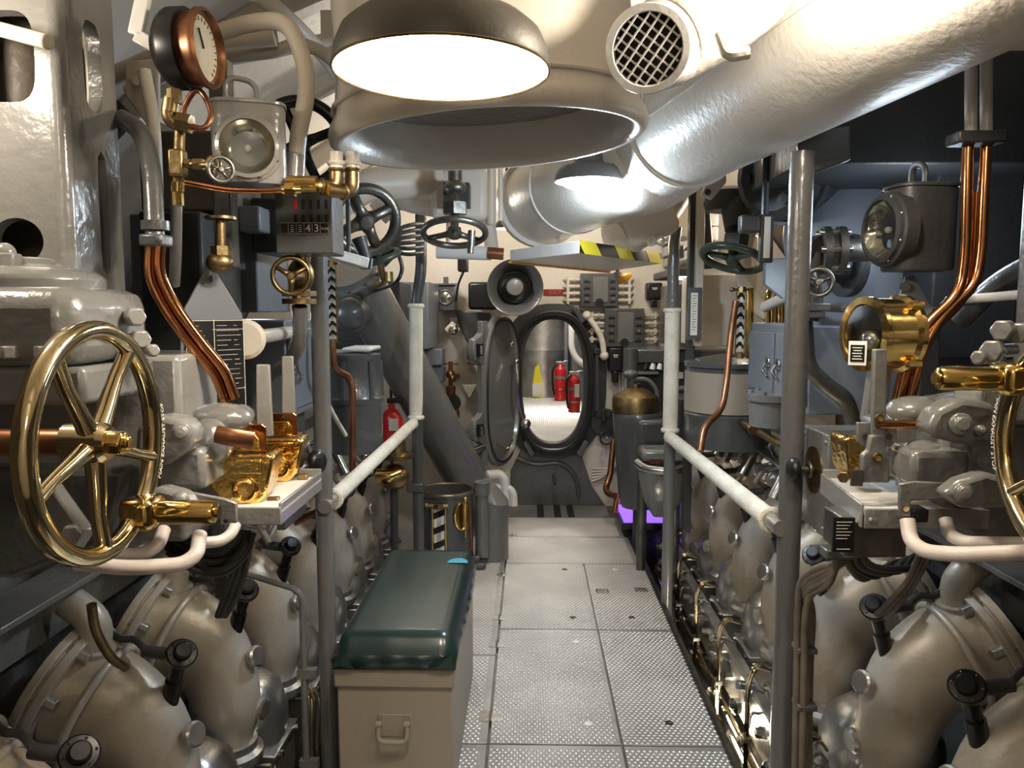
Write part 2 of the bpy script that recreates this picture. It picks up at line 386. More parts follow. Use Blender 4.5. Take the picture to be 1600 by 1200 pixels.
# hatch frame
t = T('trim_1', 'dark grey cast frame around the oval hatch opening', kind='structure')
def ringloft(secs):   # secs: (w, h, y)
    b = B(); b.loft([stad(*q) for q in secs + [secs[0]]], False, False); return b
t.p('frame_flange', ringloft([(0.405, 0.592, YF - 0.001), (0.405, 0.592, YF - 0.035), (0.30, 0.53, YF - 0.04), (0.30, 0.53, YF - 0.001)]), 'charcoal')
t.p('frame_coaming', ringloft([(0.310, 0.545, YF - 0.03), (0.305, 0.540, YF - 0.11), (0.272, 0.508, YF - 0.12), (0.262, 0.50, YF - 0.05), (0.235, 0.473, YF - 0.05), (0.235, 0.473, YF + 0.05), (0.30, 0.53, YF + 0.02)]), 'charcoal')
t.p('gasket', ringloft([(0.298, 0.532, YF - 0.118), (0.292, 0.527, YF - 0.128), (0.280, 0.516, YF - 0.128), (0.276, 0.512, YF - 0.118)]), 'black')
for u, v in ((940, 549), (942, 647)):
    c = W(u, v, YF - 0.05); b = B(); b.box(c, (0.13, 0.06, 0.05)); b.cyl(c + V((0, -0.05, -0.05)), c + V((0, -0.05, 0.05)), 0.02, n=12); t.p('hinge_lug', b, 'charcoal', bev=0.008)
b = B(); b.cyl(W(933, 555, YF - 0.10), W(933, 642, YF - 0.10), 0.014, n=10); t.p('hinge_rod', b, 'greydark')
for u, v, a in ((826, 700, -0.5), (910, 700, 0.5), (905, 492, 2.6)):
    c = W(u, v, YF - 0.09); R = Matrix.Rotation(a, 3, 'Y'); b = B(); b.box(c, (0.045, 0.05, 0.13), R); t.p('frame_dog', b, 'greydark', bev=0.008)
c = W(945, 660, YF - 0.03); b = B(); b.lathe([(0, 0), (0.11, 0), (0.11, 0.03), (0, 0.03)], c, (0, -1, 0), 20); t.p('frame_boss', b, 'charcoal', bev=0.005)
# apron below the hatch
b = B(); p = [W(796, 800, YF - 0.03), W(945, 800, YF - 0.03), W(925, 760, YF - 0.03), W(905, 700, YF - 0.03), W(815, 700, YF - 0.03), W(798, 735, YF - 0.03)]
for q in p[:2]: q.z = 0.0
b.plate(p, (0, 0.028, 0)); ap = t.p('apron_plate', b, 'greydark', bev=0.004)
b = B(); b.tube(fil([W(808, 716, YF - .05), W(836, 727, YF - .05), W(876, 722, YF - .05), W(900, 742, YF - .05), W(905, 775, YF - .05)], 0.08), 0.016, 8); t.p('weld_bead', b, 'greydark')
b = B(); b.tube(fil([W(866, 742, YF - .04), W(866, 742, YF - .08), W(867, 756, YF - .08), W(867, 756, YF - .04)], 0.03), 0.012, 8); t.p('apron_lug', b, 'greydark')
# open hatch door swung into the room
t = T('door_1', 'open dished oval hatch door swung to the left of the opening', kind='structure')
ang = math.radians(66); hx = V((W(813, 600, YF - .12).x, YF - 0.13, W(800, 602, YF).z)); du = V((-math.cos(ang), -math.sin(ang), 0)); dn = V((du.y, -du.x, 0)); dn = -dn if dn.y > 0 else dn
dc = hx + du*0.30
def dstad(w, h, off, n=40):
    r = []
    for i in range(n):
        a = 2*PI*i/n; ca, sa = math.cos(a), math.sin(a)
        r.append(dc + du*(w*math.copysign(abs(ca)**.8, ca)) + V((0, 0, h*math.copysign(abs(sa)**.8, sa))) + dn*off)
    return r
b = B(); b.loft([dstad(.30, .54, -.03), dstad(.30, .54, .0), dstad(.285, .525, .012), dstad(.262, .50, .012), dstad(.25, .49, -.012), dstad(.17, .38, -.02), dstad(.02, .05, -.022)], True, True); dd = t.p('door_panel', b, 'grey', sm=0.5)
b = B(); b.loft([dstad(.274, .514, .012), dstad(.270, .51, .020), dstad(.262, .502, .020), dstad(.258, .498, .012)], False, False); t.p('door_gasket', b, 'black')
for z in (0.31, -0.23):
    o_ = dc + du*0.33 + V((0, 0, z)); b = B()
    b.prism([(-.06, .13), (.02, .085), (.085, .07), (.105, .0), (.085, -.07), (.02, -.085), (-.06, -.13)], o_, du, (0, 0, 1), 0.05, dn*-1); q = t.p('door_ear', b, 'grey', bev=0.006)
    b = B(); b.box(o_ + du*0.045 + dn*0.002, (0.05, 0.05, 0.08), Matrix((du, dn, V((0, 0, 1)))).transposed()); t.p('dog_slot', b, 'black', parent=q)
    b = B(); b.cyl(o_ + du*0.05 + dn*.03 + V((0, 0, -.03)), o_ + du*0.05 + dn*.03 + V((0, 0, .03)), .014, n=10); t.p('dog_bolt', b, 'steel', parent=q)
b = B(); b.bar(dc + du*0.27 + V((0, 0, -.5)) - dn*.02, dc + du*0.27 + V((0, 0, .5)) - dn*.02, 0.08, 0.04, dn); t.p('door_rib', b, 'grey', bev=.006)
b = B(); b.tube(spl([dc - du*.16 + V((0, 0, .2)) + dn*.03, dc - du*.13 + V((0, 0, .02)) + dn*.06, dc - du*.16 + V((0, 0, -.1)) + dn*.05, dc - du*.24 + V((0, 0, -.24)) + dn*.05]), .010, 8)
b.sph(dc - du*.26 + V((0, 0, -.27)) + dn*.06, .042); b.sph(dc - du*.16 + V((0, 0, .2)) + dn*.03, .024); t.p('door_handle', b, 'steel')
b = B(); b.tube(spl([dc + du*.14 + V((0, 0, -.36)) + dn*.02, dc + V((0, 0, -.42)) + dn*.03, dc - du*.12 + V((0, 0, -.37)) + dn*.02]), .008, 8); b.sph(dc - du*.1 + V((0, 0, .33)) + dn*.02, .022); t.p('door_latch', b, 'brasspale')
b = B(); b.cyl(dc + du*.46 + V((0, 0, -.36)), dc + du*.3 + V((0, 0, -.36)), .024, n=12); t.p('door_bolt', b, 'steel')
# ---- the compartment seen through the hatch
ZN = 0.45
b = B(); b.bx(-0.9, 1.1, YF + 0.12, 11.2, ZN - 0.03, ZN); f2 = one('floor_beyond', b, 'tread', 'bright tread plate floor seen through the hatch', kind='structure')
b = B()
for j in range(200):
    for i in range(46):
        cx = -0.75 + (i + .5*(j % 2)) * 0.038; cy = YF + 0.2 + j*0.024; l, w, h = .013, .005, .004
        b.add([(cx - l, cy, ZN), (cx, cy - w, ZN), (cx + l, cy, ZN), (cx, cy + w, ZN), (cx, cy, ZN + h)], [(0, 1, 4), (1, 2, 4), (2, 3, 4), (3, 0, 4)])
sub(f2, 'tread_bumps', b, 'treadtop', kind='stuff')
b = B(); b.bx(-2.2, 2.2, 11.2, 11.3, -0.9, 2.9); one('wall_beyond', b, 'cream', 'far cream wall of the next compartment', kind='structure')
# ================================================================== the two engines
ORD = ['nearest', 'second', 'third', 'fourth', 'fifth', 'sixth', 'seventh', 'eighth']
YE = {-1: [1.49 + .466*i for i in range(8)], 1: [1.70 + .468*i for i in range(8)]}; DX = {-1: .03, 1: .10}; DZ = {-1: -.03, 1: .03}
SP = {-1: .466, 1: .468}
def M(sx, x, y, z): return V((sx * x, y, z))
def ME(sx, x, y, z): return V((sx * (x + DX[sx]), y, z + DZ[sx]))
def elbow(sx, Y, side):
    t = T('exhaust_elbow', '%s silver exhaust elbow along the %s engine, counted from the camera' % (ORD[0], side), 'exhaust elbow', 'exhaust elbows of the %s engine' % side)
    P = lambda x, z, dy=0: ME(sx, x, Y + dy, z)
    pts = spl([P(1.20, .50), P(1.11, .465), P(1.035, .405), P(.99, .31), P(.97, .20), P(.965, .09)], 4)
    n = len(pts); ra = []; rb = []
    key = [(.152, .145), (.152, .124), (.138, .110), (.120, .103), (.105, .097), (.066, .068)]
    for i in range(n):
        f = i / (n - 1) * 5; k = min(int(f), 4); q = f - k
        ra.append(key[k][0]*(1-q) + key[k+1][0]*q); rb.append(key[k][1]*(1-q) + key[k+1][1]*q)
    b = B(); b.tube(pts, ra, 28, ry=rb, up=(0, 1, 0)); body = t.p('elbow_body', b, 'silver', sm=1.2)
    ax = M(sx, .86, 0, .50).normalized() if False else V((sx*.90, 0, .42)); c = P(1.20, .50)
    b = B(); b.lathe([(0, 0), (.185, 0), (.185, .022), (.172, .026), (.172, .030), (.185, .034), (.185, .056), (0, .056)], c, ax, 36); fl = t.p('flange', b, 'silver', bev=.003)
    x_, y_, z_ = frame(ax)
    for k in range(8):
        a = 2*PI*(k + .5)/8; q = c + x_*(.166*math.cos(a)) + y_*(.166*math.sin(a)); b = B(); b.hexa(q + z_*.058, -z_, .016, .085); t.p('bolt', b, 'aluminium', parent=fl, bev=.002)
    b = B(); b.torus(c - z_*.075, ax, .158, .012, 32, 8); t.p('joint_band', b, 'silver', sm=1)
    b = B(); s0 = P(1.14, .60); b.tube(fil([s0, P(1.12, .70), P(1.20, .76)], .05), .042, 14); b.lathe([(.0, 0), (.062, 0), (.062, .016), (0, .016)], s0 + V((0, 0, .02)), (sx*-.2, 0, 1), 20); t.p('stub_pipe', b, 'silver')
    b = B(); b.lathe([(0, 0), (.034, 0), (.034, .014), (.028, .020), (0, .020)], P(.870, .40, -.02), M(sx, -.93, -.35, .3), 20); t.p('round_boss', b, 'aluminium')
    b = B(); b.lathe([(0, 0), (.036, 0), (.036, .014), (.028, .020), (0, .020)], P(.868, .20, .02), M(sx, -1, -.25, .0), 20); t.p('round_boss', b, 'aluminium')
    b = B(); b.lathe([(.10, 0), (.105, .01), (.105, .035), (.085, .045), (.085, .07), (.06, .08)], P(.965, .03), (0, 0, 1), 24); t.p('neck_ring', b, 'aluminium')
    # sensor plug
    p0 = P(.935, .49); p1 = P(.895, .615, -.01); hd = V((-sx*.42, -.55, .62)).normalized()
    b = B(); b.cyl(p0 + (p0 - p1)*.15, p0 + (p1 - p0)*.4, .024, n=14); b.cyl(p0 + (p1 - p0)*.35, p1, .018, .021, 14); pg = t.p('sensor_plug', b, 'black')
    b = B(); b.lathe([(0, -.030), (.022, -.030), (.026, -.012), (.040, -.008), (.040, .004), (.036, .008), (.024, .009), (.022, .026), (.018, .030), (0, .030)], p1 + hd*.012, hd, 24); t.p('plug_cap', b, 'black', parent=pg)
    x2, y2, _ = frame(hd)
    for k in range(6):
        a = 2*PI*k/6; b = B(); b.sph(p1 + hd*.021 + x2*(.031*math.cos(a)) + y2*(.031*math.sin(a)), .0035, 6, 4); t.p('screw', b, 'steel', parent=pg)
    b = B(); q = p1 - hd*.004; b.cyl(q, q + M(sx, .10, .0, .012), .018, .016, 14); b.tube(spl([q + M(sx, .09, 0, .011), q + M(sx, .14, .03, .03), q + M(sx, .20, .06, .02), q + M(sx, .28, .10, .05)]), .0095, 8); t.p('plug_lead', b, 'cable', parent=pg)
    return t
def jacket(sx, Y, side):
    t = T('jacket_cover', '%s rounded metal jacket cover between the %s engine elbows, counted from the camera' % (ORD[0], side), 'engine cover', 'jacket covers of the %s engine' % side)
    P = lambda x, z, dy=0: ME(sx, x + .05, Y + dy, z - .12)
    b = B(); rg = []
    for z, w, d in ((.345, .02, .02), (.335, .09, .07), (.29, .15, .11), (.20, .175, .13), (.10, .175, .13)):
        rg.append([P(.985, z) + M(sx, w*math.copysign(abs(math.cos(a))**.6, math.cos(a)), d*math.copysign(abs(math.sin(a))**.6, math.sin(a)), 0) for a in [2*PI*i/24 for i in range(24)]])
    b.loft(rg); t.p('cover_dome', b, 'aluminium', sm=1.0)
    b = B(); b.bx(*(sorted((P(.80, 0).x, P(1.16, 0).x))), Y - .13, Y + .13, -.045 + DZ[sx], -.02 + DZ[sx]); t.p('cover_rim', b, 'aluminium', bev=.006)
    b = B(); b.prism([(.81, .075), (1.15, .075), (1.15, -.40), (.90, -.40), (.83, -.25), (.81, -.05)], (sx*(DX[sx] + .05), Y - .125, DZ[sx] - .12), (sx, 0, 0), (0, 0, 1), .25, (0, 1, 0)); t.p('cover_body', b, 'aluminium', bev=.015)
    for k in (-.09, .09):
        b = B(); b.hexa(P(.805, .0875, k), (-sx, 0, 0), .012, .018); t.p('bolt', b, 'steel')
    return t
for sx, side in ((-1, 'left'), (1, 'right')):
    e = elbow(sx, YE[sx][0], side); jk = jacket(sx, YE[sx][0] + .23, side)
    for i in range(1, 8):
        dup(e, (0, SP[sx]*i, 0), '%s silver exhaust elbow along the %s engine, counted from the camera' % (ORD[i], side))
        dup(jk, (0, SP[sx]*i, 0), '%s rounded metal jacket cover between the %s engine elbows, counted from the camera' % (ORD[i], side))
    t = T('engine_block', 'long dark grey %s engine block behind the silver exhaust elbows' % side, 'engine')
    b = B(); b.prism([(1.12, -.92), (1.12, .05), (1.26, .36), (1.30, .62), (1.66, .62), (1.60, -.92)], (sx*(DX[sx] + .04), .75, 0), (sx, 0, 0), (0, 0, 1), 4.6, (0, 1, 0)); t.p('block', b, 'greydark', bev=.02)
    b = B(); xl = 1.13 + DX[sx]; zl_ = .795 + DZ[sx]*.3; b.bx(*sorted((sx*xl, sx*(xl + .14))), .8, 5.05, zl_, zl_ + .017); b.bx(*sorted((sx*(xl + .125), sx*(xl + .14))), .8, 5.05, .62, zl_); t.p('ledge', b, 'grey' if sx < 0 else 'greydark', bev=.003)
    b = B(); b.bx(*sorted((sx*(1.34 + DX[sx]), sx*1.72)), .9, 5.0, .6, .86); t.p('rocker_cover', b, 'grey', bev=.03)
    b = B(); b.bx(*sorted((sx*(.84 + DX[sx]), sx*(1.14 + DX[sx]))), .8, 5.0, -.92, -.38); t.p('lower_casing', b, 'steeldark', bev=.02)
    # injector clusters behind the elbows
    def injector(Y):
        t = T('fuel_injector', 'nearest silver fuel injector cluster behind the %s engine elbows, counted from the camera' % side, 'fuel injector', 'injector clusters of the %s engine' % side)
        P = lambda x, z, dy=0: ME(sx, x - .15, Y + dy, z + .10)
        b = B(); b.lathe([(0, 0), (.06, 0), (.06, .05), (.045, .06), (.045, .11), (.03, .12), (.03, .15), (0, .15)], P(1.17, .60), (-sx*.25, -.1, 1), 18); t.p('pump_body', b, 'aluminium')
        b = B(); b.box(P(1.10, .665, .10), (.085, .10, .10), Matrix.Rotation(sx*.5, 3, 'Y') @ Matrix.Rotation(.3, 3, 'Z')); t.p('pump_block', b, 'aluminium', bev=.010)
        b = B(); b.cyl(P(1.05, .60, -.10), P(1.15, .78, -.06), .028, .024, 14); b.hexa(P(1.11, .71, -.076), V((sx*.10, .04, .18)), .036, .03); t.p('nozzle', b, 'steel')
        b = B(); b.cyl(P(1.02, .69, .05), P(1.16, .72, .05), .022, n=12); b.hexa(P(1.02, .69, .05), (sx, 0, .2), .030, .028); t.p('pipe_union', b, 'steel')
        b = B(); b.tube(spl([P(1.15, .77, -.06), P(1.12, .83, -.02), P(1.08, .80, .06), P(1.12, .73, .10)]), .008, 8); t.p('fuel_pipe', b, 'steel')
        b = B(); b.tube(spl([P(1.0, .64, .0), P(1.06, .70, .05), P(1.14, .70, .14), P(1.2, .78, .22)]), .011, 8); t.p('braided_lead', b, 'cablebrown')
        return t
    inj = injector(YE[sx][2] + .1)
    for i in range(1, 5):
        dup(inj, (0, SP[sx]*i, 0), '%s silver fuel injector cluster behind the %s engine elbows, counted from the camera' % (ORD[i], side))
# fittings along the right engine foot, seen past the walkway edge
def drain(Y):
    t = T('drain_line', 'nearest upright pair of fuel drain tubes beside the walkway, counted from the camera', 'pipe', 'drain tubes beside the walkway')
    for dy in (0, .022):
        b = B(); b.tube(fil([V((.86, Y + dy, .17)), V((.79, Y + dy, .19)), V((.765, Y + dy, .13)), V((.765, Y + dy, -.42))], .03), .0065, 8); t.p('tube', b, 'brasspale')
    b = B(); b.bx(.75, .78, Y - .012, Y + .034, -.30, -.285); t.p('clip', b, 'steel'); b = B(); b.bx(.75, .78, Y - .012, Y + .034, -.10, -.085); t.p('clip', b, 'steel')
    for k, z in enumerate((.06, -.03)):
        b = B(); b.tube(fil([V((.84, Y + .06, z)), V((.79, Y + .05, z + .02)), V((.775, Y + .02, z - .03))], .03), .006, 8); t.p('branch', b, 'steel')
    b = B(); b.cyl((.83, Y + .16, .03), (.765, Y + .14, .05), .019, n=14); b.cyl((.775, Y + .143, .047), (.763, Y + .139, .0505), .013, n=12); t.p('test_cock', b, 'steel')
    b = B(); b.lathe([(0, 0), (.032, 0), (.032, .02), (.02, .03), (.012, .03), (0, .04)], (.80, Y + .26, -.10), (-1, -.3, 0), 16); t.p('inspection_plug', b, 'steel')
    b = B(); b.hexa((.80, Y + .36, -.02), (-1, 0, 0), .018, .03); t.p('union_nut', b, 'steel'); b = B(); b.hexa((.80, Y + .10, -.16), (-1, 0, 0), .016, .03); t.p('union_nut', b, 'steel')
    for o_ in t.ch: OFF[o_].x += .05
    return t
d0 = drain(2.30)
for i in range(1, 6): dup(d0, (0, .44*i, 0), '%s upright pair of fuel drain tubes beside the walkway, counted from the camera' % ORD[i])
for k, (x, z, r, m) in enumerate([(.80, -.20, .014, 'brasspale'), (.775, -.34, .011, 'brasspale'), (.80, -.40, .013, 'brass'), (.775, -.48, .010, 'steel'), (.82, -.30, .018, 'steel'), (.80, -.56, .016, 'brassdull')]):
    b = B(); x += .045; b.cyl((x, 1.5, z), (x, 5.0, z), r, n=10)
    for i in range(9): b.cyl((x, 1.7 + .4*i + .05*k, z), (x, 1.73 + .4*i + .05*k, z), r*1.6, n=6)
    one('feed_pipe', b, m, '%s of the long %s pipes running low along the right engine' % (['uppermost', 'third from top', 'fourth from top', 'fifth from top', 'second from top', 'lowest'][k], 'brass' if 'bra' in m else 'steel'), 'pipe', 'pipes low along the right engine')
b = B(); b.bx(.87, .92, 1.6, 5.0, -.17, .02); o = one('engine_rail', b, 'aluminium', 'long metal side rail of the right engine above the low pipes', 'rail', bev=.006)
for i in range(22):
    b = B(); b.lathe([(0, 0), (.022, 0), (.022, .012), (.012, .014), (.012, .022), (0, .022)], (.87, 1.7 + i*.15, -.12 + .05*(i % 3)), (-1, 0, 0), 12); sub(o, 'rail_bolt', b, 'steel')
# ================================================================== posts and hand rails
def post(name, pts, r, label, m='greydark', wrap=None):
    t = T(name, label, 'post'); b = B(); b.tube(pts, r, 20); t.p('pole', b, m)
    if wrap:
        (a, c, rr) = wrap; a, c = V(a), V(c); b = B(); n = int((a - c).length / .011); prof = []
        for i in range(n): prof += [(rr, i*.011), (rr*1.025, i*.011 + .0055)]
        prof += [(rr, n*.011)]; b.lathe(prof, c, (a - c), 18); w = t.p('cord_wrap', b, 'cord', sm=2)
        for q, d in ((a, (a - c).normalized()), (c, (c - a).normalized())):
            b = B(); b.torus(q, d, rr*.95, .012, 18, 8); t.p('turks_head_knot', b, 'cord', parent=w)
    return t
XPL, XPR = -.645, .715
t = post('stanchion', [V((XPL, 2.36, -.9)), V((XPL, 2.36, W(503, 385, 2.36).z))], .0275, 'grey post in front of the left hand rail, beside the green bench', 'grey')
b = B(); b.cyl((XPL - .06, 2.30, -.6), (XPL - .06, 2.30, .58), .011, n=10); b.tube(fil([V((XPL - .06, 2.30, .55)), V((XPL - .06, 2.30, .63)), V((XPL - .25, 2.32, .68))], .05), .010, 8); t.p('conduit', b, 'grey')
for z in (.35, .05, -.2):
    b = B(); b.bx(XPL - .08, XPL - .02, 2.288, 2.312, z, z + .03); t.p('clip', b, 'grey')
post('stanchion', [V((XPR, 2.08, -.9)), V((XPR, 2.08, W(1253, 238, 2.08).z))], .031, 'thick grey post at the near end of the right hand rail', 'postgrey')
a = W(650, 478, 4.1); c = W(650, 652, 4.1); xk = W(658, 400, 4.1).x
post('stanchion', fil([V((a.x, 4.1, -.9)), V((a.x, 4.1, W(650, 470, 4.1).z)), V((xk, 4.1, W(657, 425, 4.1).z)), V((xk, 4.1, 2.75))], .1), .030, 'kinked dark post with cord wrapped middle, left of the hatch', 'greydark', (a, c, .036))
a = W(1051, 485, 3.85); c = W(1047, 672, 3.85); a.x = c.x = (a.x + c.x)/2
post('stanchion', [V((a.x, 3.85, -.6)), V((a.x, 3.85, W(1051, 380, 3.85).z)), V((a.x + .01, 3.85, W(1051, 355, 3.85).z))], .029, 'grey post with cord wrapped middle standing at the walkway edge, right of the hatch', 'grey', (a, c, .037))
b = B(); q = V((a.x, 3.85, 0)); b.box(W(650, 760, 4.1), (.09, .09, .05)); o = one('post_collar', b, 'greydark', 'square collar clamped on the kinked post', 'collar', bev=.008)
def rail(p, q, r, label, tip):
    t = T('hand_rail', label, 'hand rail'); p, q = V(p), V(q); d = (q - p).normalized(); n = int((q - p).length / .012); prof = []
    for i in range(n): prof += [(r, i*.012), (r*1.02, i*.012 + .006)]
    b = B(); b.lathe(prof + [(r, n*.012)], p, d, 18); b.sph(q, r*1.1); t.p('cord_wrap', b, 'cord', sm=2)
    b = B(); b.cyl(p - d*.10, p + d*.05, r*.8, n=16); t.p('rail_tube', b, 'aluminium'); b = B(); b.torus(p, d, r, .009, 18, 8); t.p('end_knot', b, 'cord'); return t
rail(W(520, 780, 2.42), W(645, 662, 4.06), .027, 'white cord wrapped hand rail left of the walkway', 0)
rail(W(1204, 812, 2.16), W(1047, 683, 3.80), .029, 'white cord wrapped hand rail right of the walkway', 0)
# ================================================================== bench
t = T('storage_bench', 'tan steel storage bench with a padded dark green top', 'bench')
bx0, bx1 = W(526, 1050, 2.2).x, W(706, 1050, 2.2).x; bz = W(600, 1043, 2.2).z; by0, by1 = 2.2, 3.05
b = B(); b.bx(bx0, bx1, by0, by1, 0.0, bz - .055); body = t.p('box', b, 'tan', bev=.006)
b = B(); b.bx(bx0 - .008, bx1 + .008, by0 - .01, by1 + .01, bz - .06, bz); t.p('lid', b, 'tan', bev=.006)
hc = W(615, 1138, 2.19); b = B(); b.bx(hc.x - .05, hc.x + .05, by0 - .004, by0, hc.z - .03, hc.z + .04); hp = t.p('handle_plate', b, 'tan', bev=.004)
b = B(); b.tube(fil([hc + V((-.042, -.008, .018)), hc + V((-.045, -.022, -.032)), hc + V((.045, -.022, -.032)), hc + V((.042, -.008, .018))], .025), .007, 10); t.p('bail_handle', b, 'tan', parent=hp)
for s in (-1, 1):
    b = B(); b.cyl(hc + V((s*.042 - .008, -.010, .018)), hc + V((s*.042 + .008, -.010, .018)), .009, n=10); t.p('handle_eye', b, 'tan', parent=hp)
b = B(); nx, ny = 22, 40; ztop = .10; rows = []
cx0, cx1, cy0, cy1 = bx0 - .006, bx1 + .012, by0 - .015, by1 + .01
def cz(i, j):
    u = i / nx; w = j / ny; e = min(u, 1 - u) * (cx1 - cx0); f = min(w, 1 - w) * (cy1 - cy0); r = .035
    h = 1.0 - (max(0, 1 - e / r)**2.2) * .55 - (max(0, 1 - f / (r*1.3))**2.2) * .55
    h += .05*math.sin(u*3.1) * math.sin(w*3.1) + .012*math.sin(u*17 + w*5) * max(0, 1 - f/.1)
    return bz + ztop * max(h, .12)
vs = []; fs = []
for j in range(ny + 1):
    for i in range(nx + 1): vs.append((cx0 + (cx1 - cx0)*i/nx, cy0 + (cy1 - cy0)*j/ny, cz(i, j)))
for j in range(ny):
    for i in range(nx): k = j*(nx+1) + i; fs.append((k, k+1, k+nx+2, k+nx+1))
b.add(vs, fs); per = [(i, 0) for i in range(nx)] + [(nx, j) for j in range(ny)] + [(i, ny) for i in range(nx, 0, -1)] + [(0, j) for j in range(ny, 0, -1)]
top = [V(vs[j*(nx+1) + i]) for i, j in per]; mid = []; bot = []
for k, p in enumerate(top):
    wv = .006*math.sin(k*1.3) + .004*math.sin(k*2.9); d = V((p.x - (cx0+cx1)/2, p.y - (cy0+cy1)/2, 0)).normalized()
    mid.append(V((p.x, p.y, bz + .035)) + d*(.008 + wv*.6)); bot.append(V((p.x, p.y, bz + .002)) + d*(.003 + wv*.15))
b.loft([top, mid, bot], False, True); t.p('cushion', b, 'vinyl', sm=2)
for s, (u, v) in ((-1, (545, 1012)), (1, (690, 1005))):
    q = V((cx0 + .025 if s < 0 else cx1 - .05, cy0 - .006, bz)); b = B()
    b.add([q + V((-.03, 0, .004)), q + V((.04, -.002, .004)), q + V((.045*(1 if s > 0 else .2), -.002, .06)), q + V((-.012, -.001, .035)), q + V((.0, -.012, .02))], [(0, 1, 4), (1, 2, 4), (2, 3, 4), (3, 0, 4), (3, 2, 1, 0)]); t.p('corner_fold', b, 'vinyl')
q = W(720, 884, 2.98); q = V((cx1 - .055, by1 - .20, bz + ztop + .0040)); b = B(); b.prism([(.040*math.cos(PI*i/12), .055*math.sin(PI*i/12)) for i in range(13)], q, (1, 0, 0), (0, 1, 0), .0015); t.p('tape_mark', b, 'bluetape', label='half round bright blue tape mark')
# ================================================================== overhead: lamp, trunk, ducts, grille, board
def lamp(name, o, R, label, mo, cool=False, k=1.0):
    t = T(name, label, 'lamp'); b = B(); s = R/.18
    pr = [(.180, 0), (.181, .004), (.177, .030), (.166, .056), (.145, .074), (.110, .083), (.086, .088), (.080, .10), (.080, .20)]
    inn_ = [(.074, .20), (.074, .085), (.105, .078), (.140, .070), (.160, .052), (.170, .028), (.177, .004), (.180, 0)]
    b.lathe([(r*s, h*s) for r, h in pr] + [(.0, .205*s)], o, n=48); b.v = b.v[:]; 
    b = B(); x, y, z = frame((0, 0, 1)); b.loft([b.ring(V(o) + z*(h*s), x, y, r*s, 48) for r, h in pr], False, True); t.p('shade', b, mo, sm=1)
    b = B(); b.loft([b.ring(V(o) + z*(h*s), x, y, r*s - .0015, 48) for r, h in inn_[1:]], True, False); t.p('shade_lining', b, 'enamel', sm=1)
    b = B(); b.torus(V(o), (0, 0, 1), R, .0025*s, 48, 6); t.p('shade_rim', b, 'brassdull')
    b = B(); b.cyl(V(o) + V((0, 0, .12*s)), V(o) + V((0, 0, 1.0)), .02*s, n=12); t.p('stem', b, mo)
    return t
t = lamp('pendant_lamp', LAMP_MAIN, .178, 'large dark enamel dome lamp glowing white in front of the hatch trunk', 'olive')
b = B(); b.sph(LAMP_MAIN + V((0, 0, .062)), (.15, .15, .012), 32, 10); t.p('bulb', b, 'bulb', sm=3)
t = lamp('pendant_lamp', LAMP_COOL, .122, 'smaller blue-white dome lamp hanging under the grey duct', 'greyblue', True)
b = B(); b.sph(LAMP_COOL + V((0, 0, .004)), (.104, .104, .034), 28, 10); t.p('bulb', b, 'bulbcool', sm=3)
# escape trunk
TX, TY = W(765, 230, 2.0).x, 2.0; TZ = 1.932; tax = V((math.sin(math.radians(-3.6)), -0.02, 1)).normalized()
t = T('access_trunk', 'wide cream overhead access trunk with a rolled lip, behind the big lamp', 'access trunk')
o = V((TX, TY, TZ))
b = B(); b.loft([b.ring(o + tax*h, *frame(tax)[:2], r, 64) for r, h in [(.352, .26), (.354, .04), (.360, .008), (.372, -.010), (.386, -.012), (.397, -.002), (.400, .014), (.395, .032), (.382, .050), (.374, .12), (.362, .45), (.350, 1.0)]], False, False); t.p('trunk_wall', b, 'creamgloss', sm=1)
b = B(); b.cyl(o + tax*.11, o + tax*.14, .352, n=48); t.p('trunk_hatch', b, 'grey')
b = B(); b.torus(o + tax*.072, tax, .383, .006, 64, 8); t.p('weld_bead', b, 'creamgloss')
# brass drain under the trunk lip
t = T('drain_fitting', 'brass elbows and thin copper pipe under the left edge of the trunk', 'pipe fitting')
p1, p2 = W(525, 252, 1.75), W(550, 252, 1.78)
for q in (p1, p2):
    b = B(); b.cyl(q + V((0, 0, .02)), q + V((0, 0, -.015)), .016, n=14); b.torus(q + V((0, 0, -.004)), (0, 0, 1), .015, .006, 16, 8); t.p('drain_boss', b, 'creamgloss')
for q, e in ((p1, W(460, 288, 1.70)), (p2, W(510, 296, 1.72))):
    b = B(); k = V((q.x, q.y, e.z)); b.tube(fil([q + V((0, 0, -.012)), k, e], .03), .0155, 14); b.torus(q + V((0, 0, -.02)), (0, 0, 1), .0155, .004, 16, 8); b.torus(k + (e - k)*.35, (e - k), .0155, .004, 16, 8); t.p('elbow', b, 'brassdull')
b = B(); e = W(460, 288, 1.70); b.cyl(e + V((.05, 0, 0)), e + V((-.015, 0, 0)), .018, n=14); b.hexa(W(447, 297, 1.68), (1, 0, 0), .016, .02); b.cyl(W(440, 297, 1.68), W(470, 296, 1.69), .010, n=12); t.p('union', b, 'brass')
b = B(); b.tube(spl([W(445, 297, 1.68), W(400, 298, 1.66), W(350, 296, 1.62), (W(300, 287, 1.58)), W(275, 283, 1.56)]), .0058, 10); t.p('copper_tube', b, 'copper')
